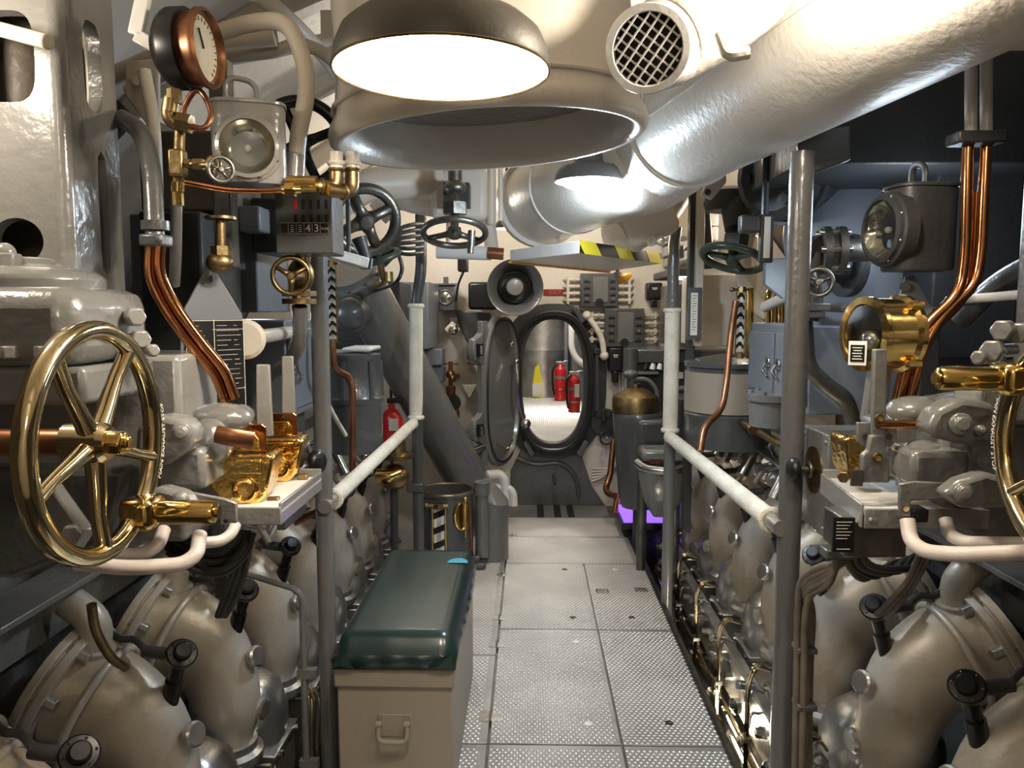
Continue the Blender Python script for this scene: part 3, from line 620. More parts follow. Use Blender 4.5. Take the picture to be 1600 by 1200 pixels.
# ducts
dA, dB = W(1062, 196, 2.66), W(1720, -215, 1.30); R1 = .212
t = T('ventilation_duct', 'large cream duct slanting across the upper right, bending away under the trunk', 'duct')
b = B(); b.tube([dA + (dB - dA)*(-.0), dB], R1, 40); t.p('near_duct', b, 'creamgloss', sm=1.2)
dC, dD = W(1010, 238, 2.84), W(848, 314, 3.95)
b = B(); b.tube(spl([dA + (dB-dA)*.04, dA, dA*.5 + dC*.5 + V((0, .05, -.0)), dC, dC + (dD-dC)*.1], 5), R1*1.015, 36); t.p('duct_bend', b, 'creamgloss', sm=1.2)
b = B(); b.tube([dC, dD], R1*.985, 36); t.p('far_duct', b, 'creamgloss', sm=1.2)
b = B(); b.torus(dA + (dB-dA)*.04, (dB - dA), R1*1.005, .008, 48, 6); t.p('seam', b, 'creamgloss'); b = B(); b.torus(dC + (dD-dC)*.62, (dD - dC), R1*.99, .005, 48, 6); t.p('seam', b, 'creamgloss')
b = B(); sd = V((0, -1, 0)); ax = (dB - dA).normalized(); sd = (sd - ax*sd.dot(ax)).normalized(); b.bar(dA + sd*R1*1.0 + ax*.06, dB + sd*R1*1.0, .006, .006, sd); t.p('lap_seam', b, 'creamgloss')
b = B(); ax = (dD - dC).normalized(); b.lathe([(R1*.9, 0), (R1*1.09, 0), (R1*1.09, .05), (R1*.95, .05), (R1*.95, .14), (0, .15)], dD, ax, 36); t.p('end_flange', b, 'creamgloss')
b = B(); q = W(838, 340, 3.75); b.tube(fil([W(858, 350, 3.8), W(872, 372, 3.7), W(874, 386, 3.6)], .05), .008, 8); t.p('hanger_wire', b, 'creamgloss')
# second smaller duct box to the right of the board
t = T('duct_box', 'rounded cream duct end piece above the striped board', 'duct')
q = W(1000, 355, 3.75); b = B(); b.tube(spl([W(960, 375, 3.7), W(990, 360, 3.75), W(1025, 335, 3.8), W(1050, 300, 3.95)]), [.10]*19, 20); t.p('elbow', b, 'cream', sm=1.2)
b = B(); b.box(W(1010, 345, 3.7), (.26, .2, .20), Matrix.Rotation(-.35, 3, 'Y')); t.p('box', b, 'cream', bev=.04)
b = B(); b.torus(W(1031, 376, 3.58), (-.1, -1, -.2), .018, .006, 16, 8); b.torus(W(1018, 377, 3.58), (-.1, -1, -.2), .018, .006, 16, 8); t.p('lug', b, 'cream')
# vent grille
gc = W(1012, 77, 1.5); ga = (CAM + V((-.12, 0, -.05)) - gc).normalized(); gx, gy, _ = frame(ga)
t = T('air_outlet', 'round white air outlet with a diamond wire grille beside the trunk', 'air outlet'); R2 = S(64, 1.5); r2 = S(51, 1.5)
b = B(); b.loft([b.ring(gc + ga*h, gx, gy, r, 48) for r, h in [(r2, -.03), (r2, .0), (r2 + .002, .004), (R2 - .002, .004), (R2, 0), (R2, -.012), (R2*.93, -.014), (R2*.93, -.06)]], False, False); t.p('bezel', b, 'white', sm=.8)
b = B(); b.cyl(gc - ga*.045, gc - ga*.05, R2*.92, n=32); t.p('dark_back', b, 'blackmatte')
b = B(); n = 9; st = 2*r2/7.4; cs = math.cos(math.radians(52)); sn = math.sin(math.radians(52))
for fam in range(2):
    d = gx*cs + gy*sn if fam == 0 else gx*-sn*.95 + gy*cs; e = ga.cross(d)
    for k in range(-3, 4):
        o_ = k*st; h = math.sqrt(max(r2*r2 - o_*o_, 0)); b.cyl(gc + e*o_ - d*h - ga*.004*(fam), gc + e*o_ + d*h - ga*.004*(fam), .0021, n=6)
t.p('wire_grille', b, 'white')
b = B(); g2 = W(1150, 20, 1.62); b.tube(spl([gc - ga*.03, gc - ga*.12 + V((.03, 0, .01)), g2 + V((-.02, 0, .03)), g2 + V((.03, .03, .12)), g2 + V((.04, .05, .35))]), [R2*.93, R2*.98, .105, .11, .11] and [R2*.93 + (.11 - R2*.93)*min(i/14, 1) for i in range(25)], 32, cap=False); t.p('outlet_elbow', b, 'creamgloss', sm=1.2)
b = B(); h0 = W(1125, 55, 1.45); b.tube(fil([h0, W(1138, 88, 1.42), W(1170, 82, 1.42)], .012), .011, 10); t.p('damper_handle', b, 'creamgloss')
# striped board
zb = 1.735; c0, c1, c2, c3 = WZ(905, 396, zb), WZ(1033, 412, zb), WZ(952, 424, zb), WZ(797, 408, zb)
t = T('overhead_board', 'white boxed board under the duct with a yellow and black striped edge', 'board'); hb = S(20, 3.2)
b = B(); b.plate([c0, c1, c2, c3], (0, 0, hb)); t.p('board', b, 'white', bev=.004)
nrm = (c1 - c0).cross(V((0, 0, 1))).normalized(); nrm = -nrm if nrm.y > 0 else nrm; L_ = (c1 - c0).length; ex = (c1 - c0).normalized()
b = B(); b.plate([c0 + nrm*.001, c1 + nrm*.001, c1 + V((0, 0, hb)) + nrm*.001, c0 + V((0, 0, hb)) + nrm*.001], nrm*.002); t.p('tape', b, 'black')
for k in range(-1, 5):
    w = L_/2.55; s0 = k*w - .02*L_; sl = -1.1*hb; P4 = []
    for s_, z in ((s0, hb), (s0 + w*.46, hb), (s0 + w*.46 - sl, 0), (s0 - sl, 0)): P4.append((s_, z))
    # clip to the board edge
    def clip(poly, lim, up):
        o_ = []
        for i in range(len(poly)):
            a, c = poly[i], poly[(i+1) % len(poly)]; ia = a[0] <= lim if up else a[0] >= lim; ic = c[0] <= lim if up else c[0] >= lim
            if ia: o_.append(a)
            if ia != ic: q = (lim - a[0])/(c[0] - a[0]); o_.append((lim, a[1] + q*(c[1] - a[1])))
        return o_
    P4 = clip(clip(P4, 0, False), L_, True) if len(P4) > 2 else P4
    if len(P4) > 2:
        b = B(); b.plate([c0 + ex*s_ + V((0, 0, z)) + nrm*.0035 for s_, z in P4], nrm*.0012); t.p('yellow_stripe', b, 'yellow')
b = B(); e3 = (c3 - c0).normalized(); b.bar(c3 + V((0, 0, .004)) - V((0,0,.008)), c2 - V((0, 0, .004)), .02, .012); t.p('tape_edge', b, 'orange')
# ================================================================== builders shared by both sides
def holeplate(b, o, ux, uy, x0, x1, y0, y1, cx, cy, hw, hh, d, pw=.5, n=48):
    "rectangular plate in the plane ux, uy with one rounded hole"
    o, ux, uy = V(o), V(ux), V(uy); A = []; I = []; angs = [2*PI*i/n for i in range(n)]
    angs += [math.atan2(y - cy, x - cx) % (2*PI) for x in (x0, x1) for y in (y0, y1)]
    for a in sorted(set(round(q, 5) for q in angs)):
        c, s_ = math.cos(a), math.sin(a); k = 1e9
        if c > 1e-6: k = min(k, (x1 - cx)/c)
        if c < -1e-6: k = min(k, (x0 - cx)/c)
        if s_ > 1e-6: k = min(k, (y1 - cy)/s_)
        if s_ < -1e-6: k = min(k, (y0 - cy)/s_)
        A.append(o + ux*(cx + c*k) + uy*(cy + s_*k)); r = (abs(c/hw)**(1/pw*1.0) + abs(s_/hh)**(1/pw))**(-pw)
        I.append(o + ux*(cx + c*r) + uy*(cy + s_*r))
    return b.holed(A, I, ux.cross(uy).normalized()*-d)
def wheel_parts(t, c, ax, R, r, ns, a0, m, hub=.14, sp=.45, parent=None, dish=0.0, ns_w=None):
    "rim, hub and spokes of a hand wheel around centre c facing ax"
    x, y, z = frame(ax); c = V(c)
    b = B(); b.torus(c, z, R - r, r, 56, 12); rim = t.p('rim', b, m, parent=parent, sm=2)
    b = B(); b.lathe([(0, -r*1.4), (R*hub, -r*1.4), (R*hub, r*1.2), (R*hub*.75, r*1.6), (0, r*1.7)], c - z*dish, z, 24); hb = t.p('hub', b, m, parent=parent)
    for k in range(ns):
        a = a0 + 2*PI*k/ns; d = x*math.cos(a) + y*math.sin(a); b = B()
        b.tube([c - z*dish + d*R*hub*.6, c - z*dish*.6 + d*R*.35, c + d*(R - 1.6*r)], [r*sp*1.5, r*sp*1.15, r*sp*1.05], 10); t.p('spoke', b, m, parent=parent, sm=2)
    return rim, hb
def bolt(t, p, d, r, h, m, parent=None): b = B(); b.hexa(p, d, r, h); return t.p('bolt', b, m, parent=parent, bev=r*.12)
def arclet(b, s, c, u, w, R, th0, h, out):
    vs, fs = TXT[s]; n = u.cross(w); n = n if n.dot(out) > 0 else -n
    res = []
    for p in vs:
        th = th0 + p.x*h/R; rr = R - p.y*h; res.append(c + u*(rr*math.cos(th)) + w*(rr*math.sin(th)) + n*(p.z*h))
    b.add(res, fs); return b
def throttle(sx, c, side, a0, hth, t0):
    "big brass control wheel whose axle points across the aisle"
    t = T('brass_handwheel', 'large polished brass five spoke handwheel at the %s edge of the picture' % side, 'handwheel')
    R, r = .178, .0145; ax = V((-sx, 0, 0)); z = V((0, 0, 1)); u = V((0, 1 if sx < 0 else -1, 0)); c = V(c)
    b = B(); n = 72; rg = []
    prof = [(R, -.010), (R + .001, .004), (R - .003, .012), (R - .010, .015), (R - .020, .013), (R - .027, .004), (R - .026, -.008), (R - .018, -.015), (R - .006, -.015)]
    for k in range(n + 1):
        a = 2*PI*k/n; d = u*math.cos(a) + z*math.sin(a); rg.append([c + d*q + ax*h for q, h in prof])
    b.loft(rg, False, False); rim = t.p('rim', b, 'brasspale', sm=1)
    b = B(); arclet(b, 'MAIN EXHAUST STOP', c + ax*.0145, u, z, R - .003, t0, .0135, ax); t.p('engraved_lettering', b, 'ink', parent=rim, label='raised lettering reading MAIN EXHAUST STOP')
    for k in range(5):
        a = a0 + 2*PI*k/5; d = u*math.cos(a) + z*math.sin(a); b = B(); hc = c - ax*.006
        b.tube([hc + d*.012, hc + d*.05, hc + d*.11, c + d*(R - .018)], [.015, .0115, .009, .010], 10, ry=[.017, .015, .012, .013], up=ax); t.p('spoke', b, 'brasspale', sm=1)
    b = B(); b.lathe([(0, -.045), (.030, -.045), (.030, .010), (.024, .018), (0, .018)], c, ax, 28); hb = t.p('hub', b, 'brasspale')
    b = B(); b.hexa(c + ax*.016, ax, .019, .024); b.cyl(c + ax*.03, c + ax*.048, .011, n=14); t.p('hub_nut', b, 'brass', parent=hb, bev=.003)
    d = u*math.cos(hth) + z*math.sin(hth); q = c + d*(R - .012)
    b = B(); b.box(q + ax*.008, (.055, .062, .052)); h = t.p('handle_socket', b, 'brass', bev=.012)
    b = B(); b.lathe([(0, .02), (.017, .02), (.0165, .03), (.0195, .05), (.0195, .12), (.017, .126), (.010, .128), (.010, .133), (0, .133)], q, ax, 24); t.p('grip', b, 'brass', parent=h)
    b = B(); b.cyl(c - ax*.04, c - ax*.42, .020, n=18); t.p('shaft', b, 'copperdull')
    return t
def lantern(base, fwd, w, d, h, lensr, label, m, lz=.5):
    "portable battery lantern: rounded canister, lens and carrying handle"
    t = T('battle_lantern', label, 'lantern'); fwd = V(fwd).normalized(); sd = fwd.cross(V((0, 0, 1))).normalized(); base = V(base); up = V((0, 0, 1))
    def rr(s, z): return [base + sd*(s*w/2*math.copysign(abs(math.cos(a))**.55, math.cos(a))) + fwd*(s*d/2*math.copysign(abs(math.sin(a))**.55, math.sin(a))) + up*z for a in [2*PI*i/40 for i in range(40)]]
    b = B(); b.loft([rr(.96, 0), rr(1, .006), rr(1, h - .006), rr(.98, h)]); t.p('canister', b, m, sm=.7)
    b = B(); b.loft([rr(1.04, h), rr(1.04, h + .005), rr(1.0, h + .008)]); t.p('lid', b, m)
    lc = base + fwd*(d/2) + up*(h*lz)
    b = B(); x, y, z = frame(fwd); b.loft([b.ring(lc + z*q, x, y, r, 36) for r, q in [(lensr*1.28, -.02), (lensr*1.28, .012), (lensr*1.18, .016), (lensr*1.16, .026), (lensr*1.02, .030), (lensr, .022)]], False, False); t.p('lens_ring', b, m, sm=.6)
    b = B(); b.loft([b.ring(lc + z*q, x, y, r, 32) for r, q in [(lensr*1.02, .022), (lensr*.8, .006), (lensr*.45, -.008), (.002, -.012)]], False, True); t.p('reflector', b, 'reflector', sm=2)
    b = B(); b.sph(lc + fwd*.004, .008, 12, 8); t.p('bulb', b, 'dial')
    b = B(); b.loft([b.ring(lc + z*q, x, y, r, 32) for r, q in [(lensr*1.01, .023), (lensr*.7, .027), (.002, .029)]], True, True); t.p('glass', b, 'glass', sm=2)
    for k in range(8):
        a = 2*PI*(k + .5)/8; b = B(); b.sph(lc + fwd*.020 + x*(lensr*1.17*math.cos(a)) + y*(lensr*1.17*math.sin(a)), .004, 8, 6); t.p('screw', b, 'steel')
    hx = base + up*h; b = B(); b.tube(fil([hx - sd*w*.12 , hx - sd*w*.12 + up*.055, hx + sd*w*.30 + up*.065, hx + sd*w*.30], .03), .010, 10, ry=.006); t.p('handle', b, m)
    return t
def cabinet(x0, x1, y0, y1, z0, z1, m, label, name='cabinet', face=None, doors=0, cat='cabinet'):
    t = T(name, label, cat); b = B(); b.bx(x0, x1, y0, y1, z0, z1); t.p('body', b, m, bev=.006)
    if face is not None:
        s = 1 if face > 0 else -1; xf = x1 if s > 0 else x0; L = (y1 - y0)/doors
        for k in range(doors):
            ya_, yb_ = y0 + L*k + .012, y0 + L*(k+1) - .012; b = B(); b.bx(*sorted((xf, xf + s*.010)), ya_, yb_, z0 + .03, z1 - .035); dr = t.p('door', b, m, bev=.003)
            yl = yb_ - .05 if k == 0 else ya_ + .05; zc = (z0 + z1)/2
            if doors == 1: yl = ya_ + .06
            b = B(); b.torus((xf + s*.014, yl, zc), (1, 0, 0), .020, .005, 16, 6); b.tube(spl([V((xf + s*.02, yl, zc)), V((xf + s*.03, yl + .008, zc - .03)), V((xf + s*.02, yl - .01, zc - .055))]), .006, 8); t.p('latch', b, 'steel', parent=dr)
            for zz in (z0 + .06, z1 - .07):
                b = B(); b.cyl((xf + s*.010, yb_ if k else ya_, zz - .02), (xf + s*.010, yb_ if k else ya_, zz + .02), .005, n=8); t.p('hinge', b, m, parent=dr)
    return t
def pipe(pts, r, m, label, name='pipe', rad=.06, cat='pipe', smooth=False, n=14, group=None, clamps=()):
    P = spl(pts) if smooth else fil(pts, rad); b = B(); b.tube(P, r, n)
    o = one(name, b, m, label, cat, group, sm=1.2)
    for i, q in enumerate(clamps):
        q = V(q[0]); d = V(clamps[i][1]); b = B(); b.lathe([(r, 0), (r*1.45, 0), (r*1.45, .018), (r, .018)], q, d, 16); sub(o, 'clamp', b, m)
    return o
# ================================================================== left control stand
t = T('stand_column', 'tall grey cast column with cut-out windows at the upper left', 'column')
YC = 1.42; XC = -.85; zt = 2.35; zm = W(110, 300, YC).z; zl = W(110, 440, YC).z
o = V((0, YC, 0)); ux, uz = V((1, 0, 0)), V((0, 0, 1))
def fx(u): return W(u, 300, YC).x
b = B(); holeplate(b, o, ux, uz, -1.62, XC - .02, zm, zt, fx(20), W(0, 88, YC).z, fx(66) - fx(20), S(68, YC), .03, .28); t.p('front_panel', b, 'greylight')
b = B(); holeplate(b, o, ux, uz, -1.62, XC - .02, zl - .06, zm, fx(22), W(0, 377, YC).z, S(42, YC), S(36, YC), .03); t.p('front_panel', b, 'greylight')
def yz(u, X=XC): return (X / ((u - 827) / 1200.0))
b = B(); y1 = yz(193); o2 = V((XC, 0, 0)); uy = V((0, 1, 0)); zs0 = WX(160, 215, XC).z
holeplate(b, o2, uy, uz, YC + .02, y1, zs0, zt, (yz(141) + yz(176))/2, WX(158, 112, XC).z, .032, S(68, 1.5), .028, .3); t.p('side_panel', b, 'grey')
b = B(); holeplate(b, o2, uy, uz, YC + .02, y1, zl - .06, zs0, (yz(155) + yz(176))/2, WX(165, 335, XC).z, .017, S(98, 1.5), .028, .22); t.p('side_panel', b, 'grey')
b = B(); b.cyl((XC - .02, YC + .02, zl - .06), (XC - .02, YC + .02, zt), .0205, n=24); t.p('corner_bead', b, 'greylight', sm=1.2)
b = B(); b.bx(-1.6, XC - .05, y1 - .03, y1, zl - .06, zt); t.p('back_panel', b, 'hullbrown')
b = B(); b.bx(-.90, XC - .045, YC + .06, y1 - .06, zl - .05, zm); t.p('groove_backing', b, 'greydark')
b = B(); b.cyl(W(-60, 30, 1.44), W(76, 66, 1.34), .013, n=14); one('pull_rod', b, 'cream', 'round cream rod poking through the window of the left column', 'rod', bev=.004)
b = B(); b.tube(spl([W(30, 250, 1.55), W(36, 130, 1.55), W(30, 40, 1.55)]), .045, 16); one('window_pipe', b, 'hullbrown', 'brown pipe seen inside the window of the left column', 'pipe')
b = B(); b.tube(spl([W(138, 40, 1.58), W(142, 90, 1.60), W(148, 200, 1.60)]), .016, 12); one('window_pipe', b, 'cream', 'cream pipe seen inside the side slot of the left column', 'pipe')
# bonnet casting beneath the column
t = T('valve_bonnet', 'heavy pale grey bolted casting under the left column behind the brass wheel', 'valve casting')
zt_ = W(0, 452, 1.38).z; zb_ = W(0, 565, 1.38).z
b = B(); b.bx(-1.45, W(205, 500, 1.38).x, 1.20, 1.46, zb_, zt_); t.p('bonnet', b, 'grey', bev=.035)
b = B(); c = W(40, 452, 1.36); b.lathe([(0, -.02), (.13, -.02), (.13, .02), (.11, .035), (.06, .04), (.05, .055), (0, .055)], c, (0, 0, 1), 32); t.p('cap', b, 'grey', bev=.005)
b = B(); c = W(8, 405, 1.30); b.hexa(c + V((0, 0, -.02)), (0, 0, 1), .026, .03); b.sph(c + V((0, 0, .01)), .018); t.p('cap_nut', b, 'greylight', bev=.004)
for u, v in ((206, 495), (214, 530), (232, 547)):
    p = W(u, v, 1.36); b = B(); b.cyl(p + V((-.06, .02, 0)), p, .012, n=12); b.hexa(p, (.75, -.65, 0), .0185 if v < 540 else .013, .024); t.p('bolt', b, 'greylight', bev=.004)
b = B(); b.bx(-1.3, W(280, 600, 1.47).x, 1.47, 1.66, 1.04, W(270, 555, 1.47).z); t.p('plinth', b, 'greylight', bev=.012)
b = B(); b.bx(-1.4, -.72, 1.22, 1.46, W(0, 600, 1.38).z - .02, zb_ + .002); t.p('flange', b, 'grey', bev=.01)
for u in (15, 70):
    b = B(); p = W(u, 560, 1.2); b.hexa(p, (0, 0, 1), .016, .02); t.p('bolt', b, 'greylight', bev=.003)
# engine control stand body below
t = T('control_stand', 'grey control stand frame under the left brass wheel', 'control stand')
b = B(); b.prism([(-.76, 1.20), (-1.25, 1.20), (-1.25, .98), (-1.0, .98), (-.80, 1.06)], (0, 1.42, 0), (1, 0, 0), (0, 0, 1), .22, (0, 1, 0)); t.p('frame', b, 'greydark', bev=.015)
b = B(); b.bar(W(70, 770, 1.32), W(125, 850, 1.25), .06, .03, (0, -1, 0)); t.p('brace', b, 'grey', bev=.006)
b = B(); b.hexa(W(115, 832, 1.24), (.3, -1, 0), .018, .02); t.p('bolt', b, 'grey', bev=.003)
throttle(-1, (-.632, 1.10, W(150, 692, 1.10).z), 'left', -PI/2, math.radians(-52), math.radians(-30))
# linkage castings right of the wheel
t = T('link_casting', 'grey bolted link castings between the left wheel and the gold levers', 'linkage')
c = W(265, 690, 1.42); b = B(); b.prism([(-.055, -.02), (-.05, .03), (-.01, .055), (.045, .045), (.06, .02), (.05, -.01), (.0, -.045)], c + V((0, -.03, 0)), (1, 0, 0), (0, 0, 1), .06, (0, 1, 0)); t.p('upper_link', b, 'greylight', bev=.012)
b = B(); p = W(285, 675, 1.37); b.lathe([(0, 0), (.018, 0), (.018, .012), (.011, .014), (.011, .024), (0, .026)], p, (.25, -1, .1), 18); t.p('pin', b, 'greylight', bev=.002)
b = B(); b.bx(W(240, 720, 1.44).x, W(318, 720, 1.44).x, 1.44, 1.56, W(0, 765, 1.44).z, W(0, 700, 1.44).z); t.p('housing', b, 'greylight', bev=.012)
c = W(270, 782, 1.36); b = B(); b.prism([(-.06, -.02), (-.05, .015), (-.015, .03), (.03, .018), (.05, -.01), (.03, -.028)], c + V((0, -.02, 0)), (1, 0, 0), (0, 0, 1), .04, (0, 1, 0)); t.p('lower_link', b, 'greylight', bev=.010)
b = B(); p = W(283, 780, 1.33); b.lathe([(0, 0), (.015, 0), (.015, .010), (.010, .012), (.010, .018), (0, .020)], p, (.2, -1, .1), 18); t.p('pin', b, 'greylight', bev=.002)
q = [W(292, 768, 1.37), W(352, 779, 1.38), W(370, 786, 1.38), W(370, 818, 1.38), W(345, 818, 1.38), W(345, 800, 1.38), W(292, 790, 1.37)]
b = B(); b.plate(q, (0, .008, 0)); t.p('bracket_plate', b, 'greylight', bev=.003)
b = B(); b.cyl(W(353, 814, 1.38), W(353, 814, 1.379) + V((0, -.002, 0)), .004, n=12); t.p('bracket_hole', b, 'black')
t = T('cam_casting', 'lumpy glossy grey cam casting below the left copper tubes', 'casting')
b = B(); b.sph(W(345, 655, 1.56), (.065, .05, .035), 24, 12); b.sph(W(375, 650, 1.60), (.03, .04, .025), 16, 10); t.p('casting', b, 'grey', sm=2)
b = B(); b.sph(W(330, 690, 1.52), (.045, .05, .05), 18, 10); t.p('lower_casting', b, 'grey', sm=2)
b = B(); b.tube(fil([W(338, 678, 1.46), W(360, 683, 1.46), W(395, 688, 1.48)], .02), .011, 10, ry=.018); t.p('bronze_arm', b, 'copperdull')
b = B(); b.bar(W(250, 655, 1.5), W(330, 650, 1.6), .05, .04); t.p('cover', b, 'grey', bev=.01)
# tray with two brass governor boxes and their levers
t = T('drip_tray', 'shallow white drip tray under the two brass lever boxes, left of the walkway', 'tray')
tx0, tx1, ty0, ty1, tz = W(345, 800, 1.5).x, W(440, 800, 1.5).x, 1.50, 1.80, W(400, 795, 1.5).z
b = B(); b.bx(tx0, tx1, ty0, ty1, tz - .010, tz); t.p('tray_floor', b, 'white', bev=.002)
for q in ((tx0, tx1, ty0 - .006, ty0, tz - .032, tz + .004), (tx1 - .006, tx1, ty0, ty1, tz - .032, tz + .012), (tx0, tx1, ty1 - .006, ty1, tz - .03, tz + .02)):
    b = B(); b.bx(*q); t.p('tray_lip', b, 'greylight', bev=.002)
def govbox(c, s, label, lv, rz):
    t = T('lever_box', label, 'lever box'); R = Matrix.Rotation(rz, 3, 'Z'); c = V(c); ux = R @ V((1, 0, 0)); uy = R @ V((0, 1, 0)); uz = V((0, 0, 1))
    P = [(-.068, .062), (-.06, .07), (.055, .07), (.066, .06), (.048, -.02), (.025, -.042), (-.03, -.042), (-.066, -.0)]
    P = [(x*s, z*s) for x, z in P]
    b = B(); b.prism(P, c, ux, uz, .10*s, uy); t.p('case', b, 'goldbrass', bev=.010*s)
    b = B(); b.torus(c + ux*.006*s + uz*-.005*s - uy*.001, uy, .022*s, .006*s, 24, 8); t.p('port_ring', b, 'goldbrass')
    b = B(); b.box(c + uz*.045*s - uy*.002, (.085*s, .006, .03*s), R); t.p('maker_plate', b, 'goldbrass', bev=.002)
    b = B(); b.prism([(-.048*s, 0), (.048*s, 0), (.048*s, .052*s), (.04*s, .06*s), (-.04*s, .06*s), (-.048*s, .052*s)], c + uz*.072*s + uy*.02*s, ux, uz, .008, uy); tb = t.p('dial_tab', b, 'copper', bev=.002)
    b = B(); b.prism([(-.036*s, .0), (.036*s, .0), (.036*s, .022*s), (.026*s, .034*s), (-.026*s, .034*s), (-.036*s, .022*s)], c + uz*.076*s + uy*.014*s, ux, uz, .006, uy); t.p('tab_plate', b, 'goldbrass', parent=tb, bev=.001)
    for k in (-.02, .015):
        b = B(); b.cyl(c + ux*k*s + uz*.122*s + uy*.018*s, c + ux*k*s + uz*.122*s + uy*.021*s, .0035*s, n=10); t.p('tab_screw', b, 'copperdull', parent=tb)
    b = B(); b.hexa(c + ux*.045*s + uz*-.04*s + uy*.03*s, ux, .014*s, .025*s); t.p('drain_plug', b, 'brassdull', bev=.002)
    a, d = lv; b = B(); b.plate([a + ux*-.5*d[0], a + ux*.5*d[0], a + ux*.42*d[0] + uz*d[1], a - ux*.36*d[0] + uz*d[1]], uy*.012); l = t.p('lever', b, 'greylight', bev=.003)
    b = B(); b.cyl(a + uz*.014 - uy*.001, a + uz*.014 - uy*-.001, .005, n=12); t.p('lever_hole', b, 'black', parent=l)
    return t
govbox(W(378, 762, 1.54), .98, 'front brass lever box on the left drip tray with upright grey lever', (W(413, 682, 1.62), (.036, .155)), .10)
govbox(W(433, 728, 1.74), .92, 'rear brass lever box on the left drip tray with upright grey lever', (W(451, 657, 1.82), (.034, .155)), .12)
b = B(); c = W(487, 722, 2.0); b.lathe([(0, 0), (.026, 0), (.033, .008), (.033, .022), (.026, .03), (0, .03)], c, (1, -.3, 0), 24); t = T('selector_knob', 'round black knob beside the left near post', 'knob'); t.p('knob', b, 'black', sm=1)
b = B(); b.cyl(c, c + V((-.04, -.22, -.02)), .010, n=12); b.torus(c + V((-.03, .01, 0)), (1, -.3, 0), .025, .005, 20, 8); t.p('spindle', b, 'steeldark')
# pink-white drain pipes
pipe([W(120, 880, 1.30), W(200, 888, 1.30), W(285, 882, 1.34), W(308, 866, 1.36), W(312, 835, 1.40)], .0135, 'pinkwhite', 'lower of the pinkish white bent pipes under the left brass wheel', rad=.03)
pipe([W(150, 862, 1.36), W(220, 868, 1.36), W(248, 852, 1.38), W(256, 828, 1.42)], .0125, 'pinkwhite', 'upper of the pinkish white bent pipes under the left brass wheel', rad=.03)
pipe([W(318, 848, 1.40), W(345, 846, 1.42), W(362, 834, 1.44), W(368, 820, 1.46)], .011, 'pinkwhite', 'short pinkish pipe stub below the left bracket plate', rad=.02)
# black cable loom
for k in range(7):
    j = k*4; a = [W(396 - 3*k, 832, 1.62 + .01*k), W(384 - 5*k, 866 - 2*k, 1.61 - .010*(k % 3)), W(348 - 4*k, 896 - 6*k, 1.59 - .015*(k % 2)), W(300 - k, 888 - 7*k, 1.57 + .015*(k % 2)), W(262 - k, 862 - 6*k, 1.58 + .02*k)]
    pipe(a, .0075, 'cable', '%s strand of the black cable loom under the left tray, counted from the outside' % ORD[k], 'cable', cat='cable', smooth=True, n=8, group='left cable loom')
for k in range(3): pipe([W(392 - 8*k, 835, 1.64 + .02*k), W(384 - 9*k, 885, 1.66), W(372 - 9*k, 925, 1.75), W(352 - 6*k, 962, 1.85)], .008, 'cable', '%s black cable hanging from the left tray to the elbows' % ['first', 'second', 'third'][k], 'cable', cat='cable', smooth=True, n=8, group='left hanging cables')
pipe([W(196, 1043, 1.86), W(172, 1025, 1.80), W(150, 985, 1.76), W(143, 945, 1.74)], .0115, 'brassdull', 'curved braided hose standing up beside the left ledge', 'hose', cat='hose', smooth=True)
# ================================================================== copper tubes, grey pipes, sign plate
for k in range(3):
    o_ = V((.010*k - .010, .014*(k % 2), .004*k))
    pipe([W(243, 385, 1.50) + o_, W(240, 430, 1.51) + o_, W(262, 478, 1.53) + o_, W(302, 535, 1.55) + o_, W(345, 585, 1.57) + o_, W(360, 628, 1.58) + o_], .0105, 'copper', '%s of three polished copper tubes curving past the left sign plate' % ['left one', 'middle one', 'right one'][k], 'copper_tube', .08, group='left copper tubes')
pipe([W(190, 185, 1.62), W(222, 205, 1.58), W(238, 265, 1.54), W(243, 388, 1.50)], .0185, 'greydark', 'thick glossy dark grey pipe above the left copper tubes', rad=.09, clamps=[(W(243, 360, 1.51), (0, 0, 1))])
b = B(); c = W(244, 376, 1.49); b.box(c, (.045, .05, .022)); b.hexa(c + V((.02, -.028, 0)), (0, -1, 0), .008, .01); one('pipe_clamp', b, 'greydark', 'grey clamp block where the left copper tubes begin', 'clamp', bev=.004)
pipe([W(276, 290, 1.56), W(275, 400, 1.57), W(272, 445, 1.60)], .0115, 'greydark', 'thin glossy grey upright pipe right of the left copper tubes')
t = T('sign_plate', 'grey pointed metal plate carrying a black engine data chart behind the copper tubes', 'sign')
a, b_, c_, d_, e_ = W(283, 492, 1.70), W(322, 420, 1.755), W(336, 420, 1.765), W(379, 492, 1.82), W(381, 645, 1.82); f_ = W(283, 665, 1.70)
pn = (d_ - a).cross(V((0, 0, 1))).normalized(); pn = -pn if pn.y > 0 else pn
b = B(); b.plate([f_, e_, d_, c_, b_, a], -pn*.006); t.p('plate', b, 'greyblue', bev=.002)
b = B(); q_ = W(335, 640, 1.80); b.bx(q_.x - .015, q_.x + .015, q_.y + .0, q_.y + .015, .80, q_.z + .05); t.p('support_bar', b, 'greydark')
ex = (d_ - a); ex.z = 0; ex.normalize(); o_ = W(287, 500, 1.705) + pn*.003; wz = ex.dot(W(377, 497, 1.82) - o_); hz = S(150, 1.75)
b = B(); b.prism([(0, 0), (wz, 0), (wz, -hz), (0, -hz)], o_, ex, (0, 0, 1), .003, pn); ch = t.p('chart', b, 'black', label='black chart with fine pale ruling')
b = B()
